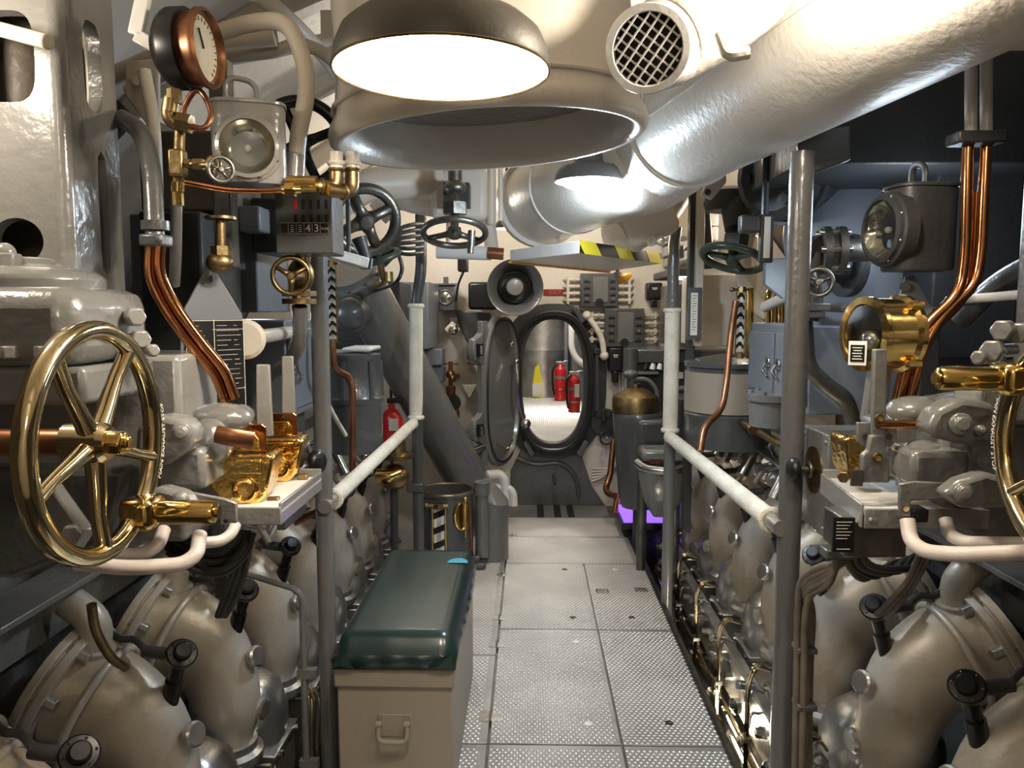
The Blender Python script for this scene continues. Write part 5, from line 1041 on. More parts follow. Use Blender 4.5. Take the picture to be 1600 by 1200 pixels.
b = B(); b.lathe([(0, 0), (R*1.05, 0), (R*1.05, .06), (0, .06)], c - z*.12, z, 32); t.p('fan_drum', b, 'cream')
t = T('motor_drum', 'dark bolted motor drum below the slanting duct', 'motor'); c = W(1205, 275, 2.75); ax = V((-.75, -.65, -.1))
b = B(); b.lathe([(0, 0), (.12, 0), (.15, -.02), (.155, -.04), (.155, -.07), (.17, -.07), (.17, -.10), (.155, -.10), (.155, -.3), (0, -.3)], c, ax, 36); t.p('drum', b, 'charcoal', sm=.5)
x, y, z = frame(ax.normalized())
for k in range(6):
    a = 2*PI*k/6; b = B(); b.lathe([(0, 0), (.02, 0), (.02, .012), (0, .014)], c + x*(.095*math.cos(a)) + y*(.095*math.sin(a)), z, 14); t.p('bolt_head', b, 'charcoal')
# dark green wheel and thermometer
t = T('valve_handwheel', 'dark green handwheel tilted above the cream locker, right of the walkway', 'handwheel'); c = W(1145, 404, 3.2); ax = V((-.28, -.25, -.92))
wheel_parts(t, c, ax, S(52, 3.2), .016, 3, .6, 'darkgreen', .18, .7); b = B(); b.cyl(c, W(1152, 358, 3.25), .022, n=14); b.hexa(W(1149, 385, 3.2), (.1, 0, 1), .05, .05); b.cyl(W(1152, 360, 3.25), W(1152, 320, 3.3), .05, .07, 16); t.p('bonnet', b, 'charcoal')
b = B(); b.lathe([(0, 0), (.10, 0), (.11, .03), (.10, .08), (.05, .10), (0, .10)], W(1140, 330, 3.35), (0, 0, 1), 24); t.p('valve_body', b, 'charcoal')
t = T('thermometer', 'upright thermometer with pale scale hanging left of the right near post', 'thermometer'); Yt = 2.6
b = B(); b.bx(W(1199, 0, Yt).x, W(1221, 0, Yt).x, Yt, Yt + .02, W(0, 412, Yt).z, W(0, 338, Yt).z); t.p('case', b, 'charcoal', bev=.004)
b = B(); b.bx(W(1205, 0, Yt).x, W(1215, 0, Yt).x, Yt - .003, Yt, W(0, 405, Yt).z, W(0, 342, Yt).z); t.p('scale', b, 'paper')
b = B(); b.bx(W(1168, 0, Yt).x, W(1200, 0, Yt).x, Yt, Yt + .05, W(0, 366, Yt).z, W(0, 338, Yt).z); t.p('bracket', b, 'charcoal', bev=.008)
b = B(); q_ = W(1195, 340, Yt + .03); b.cyl(q_, q_ + V((0, 0, .25)), .012, n=8); t.p('hanger_rod', b, 'charcoal')
# cream locker, sight glass, drum
cabinet(W(1100, 0, 3.9).x, W(1180, 0, 3.9).x, 3.9, 4.3, W(0, 540, 3.9).z, W(0, 430, 3.9).z, 'cream', 'cream locker behind the striped sight glass', 'locker')
b = B(); b.bx(W(1098, 0, 3.7).x, W(1110, 0, 3.7).x, 3.7, 3.76, W(0, 540, 3.7).z, 2.6); one('frame_post', b, 'cream', 'narrow cream upright left of the cream locker', 'post', bev=.004)
b = B(); b.bx(W(1086, 0, 3.75).x, W(1098, 0, 3.75).x, 3.75, 3.81, .4, 2.6); one('frame_post', b, 'charcoal', 'narrow dark upright left of the cream locker', 'post', bev=.004)
t = T('notice_board', 'narrow grey board with a white paper strip beside the cream locker', 'notice')
b = B(); b.bx(W(1085, 0, 3.65).x, W(1108, 0, 3.65).x, 3.65, 3.67, W(0, 530, 3.65).z, W(0, 450, 3.65).z); t.p('board', b, 'greydark', bev=.002)
b = B(); b.bx(W(1090, 0, 3.65).x, W(1101, 0, 3.65).x, 3.647, 3.65, W(0, 523, 3.65).z, W(0, 458, 3.65).z); pp = t.p('paper_strip', b, 'paper')
b = B()
for k in range(14): b.bx(W(1092, 0, 3.65).x, W(1099, 0, 3.65).x - .004*(k % 3), 3.6462, 3.647, W(0, 462 + 4*k, 3.65).z - .003, W(0, 462 + 4*k, 3.65).z)
t.p('printed_lines', b, 'inkdark', parent=pp, kind='stuff')
def sight(u0, u1, v0, v1, Y, label, chev=True):
    t = T('sight_glass', label, 'sight glass'); xm = W((u0+u1)/2, v0, Y).x; w = S(u1 - u0, Y); z1_, z0_ = W(u0, v0, Y).z, W(u0, v1, Y).z
    b = B(); b.bx(xm - w*.5, xm + w*.5, Y + .012, Y + .016, z0_, z1_); bd = t.p('striped_board', b, 'enamel')
    n = int((z1_ - z0_)/(w*1.1)); h = (z1_ - z0_)/n
    for k in range(n):
        z = z0_ + h*(k + .25)
        for s in (-1, 1) if chev else (1,):
            b = B(); xs_ = (0, .5*w*s) if chev else (-.5*w, .5*w); dz = h*.45 if chev else h*.3
            b.add([(xm + xs_[0], Y + .010, z + (dz if chev else 0)), (xm + xs_[1], Y + .010, z + (0 if chev else dz)), (xm + xs_[1], Y + .010, z + (0 if chev else dz) + h*.42), (xm + xs_[0], Y + .010, z + (dz if chev else 0) + h*.42)] + [(xm + xs_[0], Y + .012, z + (dz if chev else 0)), (xm + xs_[1], Y + .012, z + (0 if chev else dz)), (xm + xs_[1], Y + .012, z + (0 if chev else dz) + h*.42), (xm + xs_[0], Y + .012, z + (dz if chev else 0) + h*.42)],
                  [(0, 1, 2, 3), (7, 6, 5, 4), (0, 4, 5, 1), (1, 5, 6, 2), (2, 6, 7, 3), (3, 7, 4, 0)]); t.p('black_stripe', b, 'black', parent=bd)
    b = B(); b.cyl((xm, Y, z0_ - .01), (xm, Y, z1_ + .01), w*.18, n=12); t.p('glass_tube', b, 'glass')
    for s in (-1, 1):
        b = B(); b.cyl((xm + s*w*.62, Y, z0_ - .02), (xm + s*w*.62, Y, z1_ + .02), w*.09, n=8); t.p('guard_rod', b, 'brass')
    for z in (z0_ - .015, z1_ + .015):
        b = B(); b.hexa((xm, Y - .0, z - .012), (0, 0, 1), w*.5, .024); b.cyl((xm - w*1.1, Y, z), (xm + w*.9, Y, z), w*.2, n=10); b.sph((xm - w*1.2, Y, z), w*.32, 10, 8); t.p('end_cock', b, 'brassdull')
    return t
sight(1153, 1165, 458, 550, 3.3, 'brass sight glass with black chevron stripes over the right drum')
pipe([W(1150, 470, 3.3), W(1142, 520, 3.3), W(1135, 600, 3.25), W(1128, 642, 3.2), W(1100, 665, 3.15), W(1094, 705, 3.1)], .014, 'copperdull', 'brown copper pipe running down from the right sight glass', rad=.1)
pipe([W(1172, 450, 3.35), W(1171, 560, 3.35)], .016, 'brass', 'upright brass pipe right of the striped sight glass')
t = T('oil_drum', 'grey green drum with a rolled rim beyond the right hand rail', 'drum'); c = W(1140, 560, 3.7)
b = B(); b.lathe([(0, .2), (.20, .2), (.20, .33), (.208, .345), (.208, .36), (.20, .37), (.20, .58), (.212, .585), (.212, .605), (.20, .61), (.05, .64), (0, .64)], V((c.x, 3.7, c.z - .62)), (0, 0, 1), 40); t.p('drum', b, 'greydark', sm=.5)
b = B(); b.lathe([(.201, .372), (.209, .372), (.209, .56), (.201, .56)], V((c.x, 3.7, c.z - .62)), (0, 0, 1), 40); t.p('band', b, 'tan')
t = T('cream_wheel', 'tall cream painted flywheel rim behind the cream and brass pipes at right', 'flywheel'); c = W(1235, 400, 3.6)
b = B(); b.torus(c, (-.9, -.5, 0), .30, .028, 48, 10, ry=.05); t.p('rim', b, 'cream'); b = B(); b.tube(spl([W(1195, 480, 3.3), W(1215, 470, 3.2), W(1235, 462, 3.1)]), .022, 12); t.p('arm', b, 'cream')
for k in range(4): pipe([W(1200 + 11*k, 520, 3.45), W(1200 + 11*k, 455 + 6*(k % 2), 3.45), W(1215 + 11*k, 445, 3.5)], .014, 'brass', '%s brass pipe in the row above the two door cabinet, counted from the left' % ORD[k], group='brass pipes above the cabinet', rad=.05)
# desk top and brass tube above the right engine
b = B(); b.plate([WX(1140, 672, 1.10), WX(1228, 735, 1.02), WX(1228, 690, 1.20), WX(1170, 660, 1.22)], (0, 0, -.012)); one('cover_plate', b, 'greydark', 'flat sloping grey cover plate above the right injectors', 'plate', bev=.002)
pipe([W(1128, 645, 3.7), W(1150, 655, 3.6), W(1225, 697, 2.8)], .016, 'brassdull', 'straight dull brass tube above the sloping cover plate', clamps=[(W(1175, 670, 3.2), (.2, -1, 0))])
t = T('filter_pot', 'squat grey filter pot with bolted lid beside the right cabinet', 'filter'); c = W(1205, 665, 3.0)
b = B(); b.lathe([(0, 0), (.085, 0), (.085, .10), (.095, .10), (.095, .125), (.06, .135), (0, .14)], V((c.x, 3.0, c.z)), (0, 0, 1), 28); t.p('pot', b, 'grey', sm=.5)
for k in range(6): bolt(t, V((c.x + .082*math.cos(k), 3.0 + .082*math.sin(k), c.z + .124)), (0, 0, 1), .012, .016, 'grey')
pipe([W(1215, 640, 3.1), W(1215, 600, 3.1)], .03, 'grey', 'grey neck pipe rising from the squat filter pot')
# ================================================================== things on and before the far bulkhead
Yw = YF - .03
def disc(b, c, ax, prof, n=28): return b.lathe(prof, c, ax, n)
t = T('loudspeaker', 'big round dark grey loudspeaker horn above the hatch door', 'loudspeaker'); c = W(805, 449, 5.25); ax = V((.05, -1, -.05)); R = S(44, 5.25)
b = B(); x, y, z = frame(ax); b.loft([b.ring(c + z*h, x, y, r, 44) for r, h in [(R*.3, -.34), (R*.55, -.30), (R*.8, -.12), (R*.98, -.01), (R, .0), (R*.99, .008), (R*.94, .004), (R*.75, -.07), (R*.55, -.13), (R*.5, -.14)]], True, True); t.p('horn', b, 'greydark', sm=.9)
b = B(); b.torus(c - z*.10, z, R*.54, .012, 36, 8); t.p('throat_ring', b, 'black'); b = B(); b.lathe([(0, 0), (R*.28, -.005), (R*.33, -.04), (R*.33, -.10), (0, -.1)], c - z*.03, z, 24); t.p('driver_cone', b, 'grey')
b = B(); b.bx(W(729, 0, 5.4).x, W(775, 0, 5.4).x, 5.4, 5.7, W(0, 484, 5.4).z, W(0, 441, 5.4).z); t.p('driver_box', b, 'black', bev=.02)
b = B(); b.bx(c.x - .05, c.x + .05, 5.45, YF, c.z - .04, c.z + .04); t.p('mount', b, 'greydark')
t = T('bulkhead_lamp', 'square grey lamp with a round lens on the far bulkhead, left of the loudspeaker', 'lamp'); Y = 5.6
x0, x1, z0, z1 = W(677, 0, Y).x, W(708, 0, Y).x, W(0, 486, Y).z, W(0, 446, Y).z
b = B(); b.bx(x0, x1, Y, YF, z0, z1); t.p('case', b, 'greydark', bev=.01); b = B(); b.bx(x0 - .01, x1 + .015, Y - .02, Y + .1, z1, z1 + .012); t.p('lid', b, 'greydark')
c = V(((x0+x1)/2, Y, (z0+z1)/2 + .005)); b = B(); b.torus(c, (0, 1, 0), .05, .010, 28, 8); t.p('lens_ring', b, 'greydark'); b = B(); b.lathe([(0, .01), (.03, .008), (.046, 0), (0, 0)], c, (0, -1, 0), 24); t.p('lens', b, 'reflector')
b = B(); b.bx(c.x - .018, c.x + .018, Y + .02, Y + .05, z1, z1 + .06); t.p('handle', b, 'greydark')
t = T('sealed_beam_lamp', 'small square spot lamp with bright lens below the grey bulkhead lamp', 'lamp'); c = W(707, 515, 5.5); ax = V((.25, -1, -.2))
b = B(); b.lathe([(0, -.09), (.03, -.085), (.055, -.03), (.060, .0), (.052, .008), (0, .004)], c, ax, 4); t.p('shell', b, 'cord', bev=.01); b = B(); b.sph(c + ax.normalized()*.0, (.042, .02, .042), 18, 10); t.p('lens', b, 'reflector')
b = B(); b.bar(c + V((0, .06, .06)), c + V((-.04, .3, .02)), .05, .05); t.p('arm', b, 'charcoal')
# ribbed stiffener corner at left of the door
b = B(); b.plate([W(712, 484, Yw), W(768, 489, Yw), W(768, 500, Yw), W(757, 543, Yw), W(740, 543, Yw), W(728, 530, Yw)], (0, -.05, 0)); one('bracket_plate', b, 'greydark', 'dark grey gusset plate on the bulkhead behind the open hatch door', 'plate', bev=.01)
b = B(); b.tube(fil([W(732, 560, Yw), W(732, 540, 5.6), W(745, 540, 5.6), W(745, 568, 5.6), W(732, 568, Yw)], .03), .011, 8); one('grab_handle', b, 'greydark', 'small squared grab handle left of the hatch door', 'handle')
# left bulkhead small parts
t = T('gauge_valve', 'small needle valve with bonnet on the bulkhead above the diagonal pipe', 'valve'); c = W(704, 585, 5.6)
b = B(); b.cyl(W(704, 565, 5.6), W(704, 602, 5.6), .016, n=12); b.bx(c.x - .06, c.x + .06, 5.59, 5.61, c.z + .07, c.z + .085); b.sph(c, .035); b.sph(W(707, 591, 5.58), .03); b.cyl(W(704, 585, 5.6), W(715, 588, YF), .02, n=10); t.p('valve', b, 'copperdull')
t = T('switch_box', 'blue grey double switch box left of the hatch door', 'box'); b = B(); b.bx(W(657, 0, 5.3).x, W(686, 0, 5.3).x, 5.3, 5.5, W(0, 570, 5.3).z, W(0, 544, 5.3).z); t.p('box', b, 'greyblue', bev=.01); b = B(); b.bx(W(665, 0, 5.35).x, W(688, 0, 5.35).x, 5.35, 5.5, W(0, 596, 5.35).z, W(0, 572, 5.35).z); t.p('lower_box', b, 'greyblue', bev=.01)
b = B(); b.plate([W(722, 600, Yw), W(746, 600, Yw), W(735, 622, Yw)], (0, -.09, 0)); one('ledge_bracket', b, 'cream', 'small triangular cream bracket beside the hatch door', 'bracket', bev=.006)
t = T('gauge_valve', 'brown gauge cock cluster behind the diagonal pipe, left of the hatch', 'valve')
b = B(); b.lathe([(0, 0), (.055, 0), (.06, .02), (.055, .05), (0, .05)], W(704, 630, 5.5), (.7, -.7, .3), 24); t.p('dial_case', b, 'steeldark'); b = B(); b.tube(fil([W(708, 632, 5.5), W(714, 645, 5.5), W(712, 662, 5.5)], .03), .022, 10); b.cyl(W(704, 603, 5.5), W(704, 620, 5.5), .035, n=8); b.cyl(W(704, 630, 5.5), W(710, 630, YF), .015, n=8); t.p('fitting', b, 'copperdull')
t = T('gauge_valve', 'tiny tee handled cock on the bulkhead below the gauge cocks', 'valve'); b = B(); b.cyl(W(720, 672, 5.6), W(738, 677, 5.6), .012, n=8); b.cyl(W(737, 670, 5.6), W(737, 684, 5.6), .010, n=8); b.cyl(W(727, 674, 5.6), W(727, 674, YF), .012, n=8); t.p('cock', b, 'steeldark')
for k, (u, v, r) in enumerate([(770, 741, .05), (784, 762, .05), (772, 760, .035)]):
    pipe([W(u - 30 + 8*k, v + 4, 5.3), W(u + 10, v, 5.3), W(u + 18, v + 8, 5.3), W(u + 19, 790, 5.3)], .035 if k == 0 else .028, 'white', '%s white lagged pipe elbow at the foot of the hatch door' % ['uppermost', 'right hand', 'middle'][k], rad=.06)
# ---- right of the hatch: EXIT sign, switch panels, telephones, strips
t = T('exit_sign', 'small dark red EXIT sign above the hatch', 'sign'); Y = YF - .012; x0, x1, z0, z1 = W(851, 0, Y).x, W(887, 0, Y).x, W(0, 462, Y).z, W(0, 452.5, Y).z
b = B(); b.bx(x0, x1, Y, YF, z0, z1); t.p('board', b, 'exitred'); b = B(); text(b, 'EXIT', V((x0 + .042, Y - .002, z0 + .008)), (1, 0, 0), (0, 0, 1), .046); t.p('lettering', b, 'exitletter')
def swbox(u0, u1, v0, v1, Y, label, rows, bright):
    t = T('alarm_switchboard', label, 'switchboard'); x0, x1, z0, z1 = W(u0, 0, Y).x, W(u1, 0, Y).x, W(0, v1, Y).z, W(0, v0, Y).z; w = x1 - x0; h = z1 - z0
    b = B(); b.bx(x0, x1, Y, YF, z0, z1); t.p('case', b, 'greydark', bev=.006)
    b = B(); b.bx(x0 + w*.33, x1 - w*.27, Y - .008, Y, z0 + h*.12, z1 - h*.1); dr = t.p('cover_door', b, 'grey', bev=.003)
    b = B(); b.lathe([(0, 0), (.03, 0), (.03, .012), (0, .012)], ((x0+x1)/2, Y - .008, z0 + h*.12), (0, -1, 0), 16); t.p('latch', b, 'black', parent=dr)
    for s in (.17, .86):
        for k in range(rows):
            z = z1 - h*(.2 + .2*k); xx = x0 + w*s; b = B(); b.bx(xx - w*.085, xx + w*.085, Y - .003, Y, z - .024, z - .008); t.p('tally', b, 'black')
            b = B(); b.cyl((xx, Y, z + .008), (xx, Y - .02, z + .008), .007, .010, 10); t.p('switch', b, 'brasspale' if k >= bright else 'greydark')
    for s, ux in ((-1, x0), (1, x1)):
        for k in range(4):
            z = z1 - h*(.18 + .21*k); b = B(); b.cyl((ux + s*.002, Y + .06, z), (ux + s*.10, Y + .06, z), .013, n=10); b.torus((ux + s*.04, Y + .06, z), (1, 0, 0), .014, .006, 12, 6); b.box((ux + s*.09, Y + .07, z), (.02, .04, .05)); b.cyl((ux + s*.10, Y + .06, z), (ux + s*.12, YF, z), .012, n=8); t.p('cable_gland', b, 'cream')
    return t
swbox(911, 972, 428, 479, YF - .10, 'upper dark switch panel above and right of the hatch', 4, 3)
swbox(951, 1015, 482, 541, YF - .12, 'lower dark switch panel right of the hatch, with brass toggle switches', 4, 2)
def phone(u, v0, v1, w, Y, label):
    t = T('handset', label, 'telephone'); c = W(u, (v0+v1)/2, Y); h = S(v1 - v0, Y); ww = S(w, Y)
    b = B(); b.bx(c.x - ww/2, c.x + ww/2, Y, YF, c.z - h*.18, c.z + h*.5); t.p('cradle', b, 'black', bev=.012); b = B(); b.bx(c.x - ww*.2, c.x + ww*.2, Y, YF - .02, c.z - h*.5, c.z - h*.17); t.p('jack', b, 'black', bev=.008)
    b = B(); b.bx(c.x - ww*.18, c.x + ww*.18, Y - .002, Y, c.z + h*.27, c.z + h*.30); t.p('mark', b, 'ink'); b = B(); b.bx(c.x - ww*.14, c.x + ww*.14, Y - .002, Y, c.z + h*.22, c.z + h*.245); t.p('mark', b, 'ink')
phone(1023, 442, 480, 24, YF - .12, 'black wall jack box right of the upper switch panel'); phone(962, 543, 598, 22, YF - .14, 'black handset cradle beside the hatch, below the lower switch panel')
t = T('yellow_cap', 'round orange yellow cap hanging under the striped board', 'cap'); b = B(); b.sph(W(975, 434, 4.6), (.05, .04, .025), 20, 10, Matrix.Rotation(-.4, 3, 'Y')); t.p('cap', b, 'orange', sm=2); b = B(); b.cyl(W(965, 425, 4.6), W(966, 440, 4.6), .022, n=14); b.cyl(W(965, 425, 4.6), W(965, 395, 4.6), .012, n=8); t.p('stem', b, 'greylight')
pipe([W(917, 493, YF - .12), W(930, 510, YF - .12), W(940, 530, YF - .12), W(944, 555, YF - .12)], .022, 'cord', 'curved rope grab hung beside the hatch frame', 'rope_grab', smooth=True, cat='rope')
for u, v in ((917, 493), (944, 556)):
    b = B(); b.sph(W(u, v, YF - .11), (.034, .05, .034)); one('rope_knot', b, 'cord', '%s end knot of the rope grab beside the hatch' % ('upper' if v < 500 else 'lower'), 'knot')
for k in range(5): pipe([W(968 + 5*k, 545, YF - .02), W(968 + 5*k, 640, YF - .02), W(966 + 5*k, 700, YF - .02), W(945 + 4*k, 745 - 3*k, YF - .02), W(925, 752 - 5*k, YF - .02)], .010, 'cream', '%s thin cream cable run on the bulkhead right of the hatch, counted from the left' % ORD[k], 'cable', cat='cable', rad=.15, n=8, group='cream cable runs')
b = B(); b.torus(W(948, 684, YF - .1), (.2, -1, 0), .05, .009, 24, 6); b.cyl(W(948, 684, YF - .1), W(948, 684, YF), .012, n=8); t = T('valve_handwheel', 'small brown handwheel on the bulkhead low right of the hatch', 'handwheel'); t.p('wheel', b, 'steeldark')
pipe([W(959, 686, 5.5), W(953, 745, 5.45), W(946, 762, 5.4), W(950, 772, 5.3), W(962, 775, 5.2)], .022, 'copperdull', 'dark copper pipe rising beside the purifier', rad=.08)
pipe([W(962, 800, 5.1), W(963, 778, 5.1), W(975, 770, 5.1), W(995, 771, 5.1)], .018, 'copper', 'bent copper pipe at the foot of the purifier', rad=.06)
# ---- purifier with brass bonnet
t = T('oil_purifier', 'tall dark purifier with a brass domed top right of the hatch', 'purifier'); Y = 4.9; c = W(1000, 650, Y); zb = W(0, 800, Y).z
b = B(); b.lathe([(0, 0), (.10, 0), (.125, .1), (.16, .55), (.165, .60), (.155, .62), (0, .62)], V((c.x - .01, Y, W(0, 640, Y).z - .62)), (0, 0, 1), 36); t.p('bowl_casing', b, 'greydark', sm=.6)
b = B(); b.lathe([(.150, 0), (.150, .075), (.142, .10), (.10, .125), (.05, .15), (.03, .155), (.03, .18), (0, .18)], V((c.x - .03, Y, W(0, 640, Y).z)), (0, 0, 1), 36); t.p('brass_bonnet', b, 'brassdull', sm=.5)
b = B(); b.cyl(W(988, 615, Y), W(988, 590, Y), .025, n=16); b.sph(W(985, 585, Y), (.05, .05, .03)); t.p('spindle_head', b, 'greydark')
b = B(); b.tube(spl([W(990, 592, Y), W(1012, 594, Y), W(1026, 612, Y), W(1029, 650, Y)]), .014, 10); t.p('feed_arm', b, 'grey')
b = B(); b.box(W(1018, 672, Y - .08), (.20, .2, .16)); t.p('motor_box', b, 'greydark', bev=.03)
b = B(); b.cyl(W(1000, 790, Y), V((c.x, Y, -.9)), .045, n=20); t.p('pedestal', b, 'charcoal')
t = T('drain_sink', 'open steel sink with rounded rim below the purifier motor', 'sink'); Y = 4.35; c = W(1035, 735, Y)
b = B(); b.tube(fil([W(995, 722, Y), W(1008, 733, Y - .05), W(1048, 738, Y - .1), W(1072, 730, Y)], .06), .026, 12); t.p('rim_tube', b, 'steel')
b = B(); b.loft([[V((c.x, Y, W(0, v, Y).z)) + V((w*math.copysign(abs(math.cos(a))**.6, math.cos(a)), .6*w*math.copysign(abs(math.sin(a))**.6, math.sin(a)), 0)) for a in [2*PI*i/24 for i in range(24)]] for v, w in ((730, .14), (740, .14), (775, .11), (800, .05))]); t.p('bowl', b, 'grey', sm=.9)
b = B(); b.box(W(1035, 708, Y + .1), (.26, .2, .07)); t.p('splash_box', b, 'greylight', bev=.02); b = B(); b.bx(W(1028, 0, Y).x, W(1045, 0, Y).x, Y - .005, Y + .01, W(0, 720, Y).z, W(0, 713, Y).z); t.p('plate', b, 'copperdull')
for u in (1003, 1056):
    b = B(); q = W(u, 740, Y); b.cyl(q, V((q.x, q.y, -.9)), .026, n=14); t.p('leg', b, 'steeldark')
t = T('console_desk', 'dark desk like switchgear cabinet behind the purifier', 'switchgear'); Y = 5.2
b = B(); b.bx(W(995, 0, Y).x, W(1085, 0, Y).x + .3, Y, Y + .5, W(0, 566, Y).z, W(0, 545, Y).z); t.p('top_slab', b, 'greydark', bev=.01); b = B(); b.bx(W(1005, 0, Y).x, W(1085, 0, Y).x + .3, Y + .05, Y + .5, -.5, W(0, 566, Y).z); t.p('body', b, 'charcoal', bev=.01)
b = B(); b.bx(W(1000, 0, Y).x, W(1038, 0, Y).x, Y - .05, Y + .1, W(0, 582, Y).z, W(0, 578, Y).z); t.p('shelf', b, 'grey')
b = B(); b.cyl(W(985, 545, Y), W(985, 580, Y), .05, n=16); t.p('post', b, 'greydark')
for k in range(4): b = B(); b.cyl(W(1055, 608 + 28*k, Y - .05), W(1080, 606 + 28*k, Y - .05), .02, n=10); t.p('drawer_pull', b, 'grey')
for k in range(3): b = B(); b.cyl(W(1008 + 11*k, 577, Y - .02), W(1010 + 11*k, 568, Y - .02), .02, .014, 10); t.p('bottle', b, 'white' if k else 'black')
b = B(); b.bx(W(1065, 0, 5.2).x, W(1082, 0, 5.2).x, 5.235, 5.25, W(0, 590, 5.2).z, W(0, 580, 5.2).z); one('paper_tag', b, 'paper', 'white paper tag stuck on the dark switchgear', 'tag')
# grey cabinets right of far post, lit strip lamp above
cabinet(W(1062, 0, 5.0).x, W(1100, 0, 5).x, 5.0, 5.5, W(0, 540, 5).z, W(0, 445, 5).z, 'greydark', 'dark grey locker right of the far post', 'locker')
b = B(); b.bx(W(1060, 0, 4.4).x, W(1090, 0, 4.4).x, 4.4, 4.5, W(0, 437, 4.4).z, W(0, 433, 4.4).z); t = T('strip_light', 'glowing strip light right of the far post', 'light'); t.p('tube', b, 'tube'); b = B(); b.bx(W(1058, 0, 4.4).x, W(1092, 0, 4.4).x, 4.39, 5.05, W(0, 433, 4.4).z, W(0, 420, 4.4).z); t.p('housing', b, 'charcoal', bev=.008)
# violet glow tray
b = B(); p, q = W(975, 812, 5.0), W(1040, 800, 5.0); b.bx(p.x, q.x, 5.0, 5.4, p.z - .02, p.z); t = T('violet_lamp', 'violet lit lamp tray low beside the walkway end', 'lamp'); t.p('diffuser', b, 'violetlamp'); b = B(); b.bx(p.x - .02, q.x + .02, 4.98, 5.42, p.z - .06, p.z - .02); t.p('housing', b, 'charcoal')
# ================================================================== left far machinery
t = T('exhaust_pipe', 'fat grey diagonal exhaust pipe running down left of the hatch', 'pipe'); a, c = W(560, 440, 4.15), W(752, 790, 5.35); r = .155
b = B(); b.tube([a, c], [.136, .150], 36); t.p('pipe', b, 'grey', sm=1.2)
b = B(); ax = (c - a).normalized(); b.lathe([(0, -.02), (.163, -.02), (.163, .02), (.14, .03), (.14, .06), (.0, .06)], a - ax*.02, -ax, 36); t.p('flange', b, 'grey')
x, y, z = frame(ax)
for k in range(10): bolt(t, a + x*(.151*math.cos(k*.628)) + y*(.151*math.sin(k*.628)) - ax*.05, ax, .012, .05, 'greydark')
b = B(); b.lathe([(0, 0), (.085, 0), (.085, .03), (.06, .06), (0, .07)], W(548, 490, 3.95), (.35, -1, 0), 28); b.torus(W(548, 490, 3.95), (.35, -1, 0), .085, .014, 28, 8); b.cyl(W(548, 490, 3.95), W(575, 485, 4.25), .07, n=18); t.p('side_branch', b, 'greydark', sm=.9)
t = T('settling_tank', 'open topped grey strainer tank with sight glass, left of the walkway end', 'tank'); Y = 4.40; c = W(697, 765, Y); R = S(43, Y)
b = B(); x_, y_, z_ = frame((0, 0, 1)); o = V((c.x, Y, -.03)); H = c.z + .03
b.loft([b.ring(o + z_*h, x_, y_, q, 40) for q, h in [(R, 0), (R, H - .02), (R*1.06, H - .015), (R*1.06, H), (R*.95, H), (R*.94, H - .05), (R*.94, H - .3)]], True, True); t.p('shell', b, 'greydark', sm=.7)
b = B(); b.torus(o + z_*H, (0, 0, 1), R, .008, 40, 6); t.p('brass_rim', b, 'brassdull')
sight(677, 694, 795, 866, Y - R - .03, 'short sight glass with slanted black and white stripes on the strainer tank', False)
t = T('sight_window', 'oval brass cover plate on the side of the strainer tank', 'cover plate'); q = W(722, 806, Y - R*.8); ax = V((.65, -.76, 0)); x, y, z = frame(ax)
b = B(); b.loft([b.ring(q + z*h, x, y, rx, 32, ry) for rx, ry, h in [(.055, .085, -.03), (.055, .085, .004), (.048, .078, .008), (.045, .074, .002), (.001, .001, .002)]], True, True); t.p('plate', b, 'brass', sm=.6)
b = B(); b.cyl(q + V((.02, -.02, .10)), q + V((.02, -.02, -.12)), .008, n=10); b.sph(q + V((.02, -.02, .10)), .016); t.p('drain_rod', b, 'brass')
pipe([q + V((.045, -.02, .08)), q + V((.05, -.02, -.12)), q + V((.055, -.02, -.19))], .009, 'copperdull', 'thin copper drain pipe beside the oval brass cover plate')
t = T('filter_housing', 'grey cylinder with slanted top beside the walkway, right of the strainer tank', 'filter'); Yh = 4.55; c = W(768, 770, Yh); r_ = S(26, Yh)
b = B(); x_, y_, z_ = frame((0, 0, 1)); n = 36; r0 = [V((c.x + r_*1.05*math.cos(2*PI*i/n), Yh + r_*1.05*math.sin(2*PI*i/n), 0.0)) for i in range(n)]; r1 = [V((p.x, p.y, c.z - .02 + .35*(c.x - p.x) - .2*(Yh - p.y))) for p in r0]
r2_ = [V((c.x + (p.x - c.x)*.5, Yh + (p.y - Yh)*.5, p.z + .06)) for p in r1]; b.loft([r0, r1, r2_]); t.p('body', b, 'grey', sm=.7)
b = B(); q = W(753, 765, 4.42); b.cyl(V((q.x, q.y, .05)), V((q.x, q.y, q.z - .03)), .038, n=20); b.cyl(V((q.x, q.y, q.z - .03)), V((q.x, q.y, q.z + .045)), .048, n=20); b.torus(V((q.x, q.y, q.z + .045)), (0, 0, 1), .044, .006, 20, 6); t.p('side_column', b, 'grey', sm=.7)
t = T('floor_cleat', 'small grey cast cleat on the deck behind the bench', 'cleat'); q = WZ(750, 888, 0); b = B(); b.box(q + V((-.01, 0, .02)), (.09, .07, .04)); b.box(q + V((-.025, .01, .05)), (.05, .04, .05)); t.p('casting', b, 'greydark', bev=.012); b = B(); b.hexa(q + V((.02, -.01, .04)), (0, 0, 1), .012, .012); t.p('bolt', b, 'greydark')
t = T('oil_drum', 'dark grey ribbed drum behind the left hand rail', 'drum'); c = W(556, 640, 3.5); zt2 = W(0, 552, 3.5).z; R = S(42, 3.5)
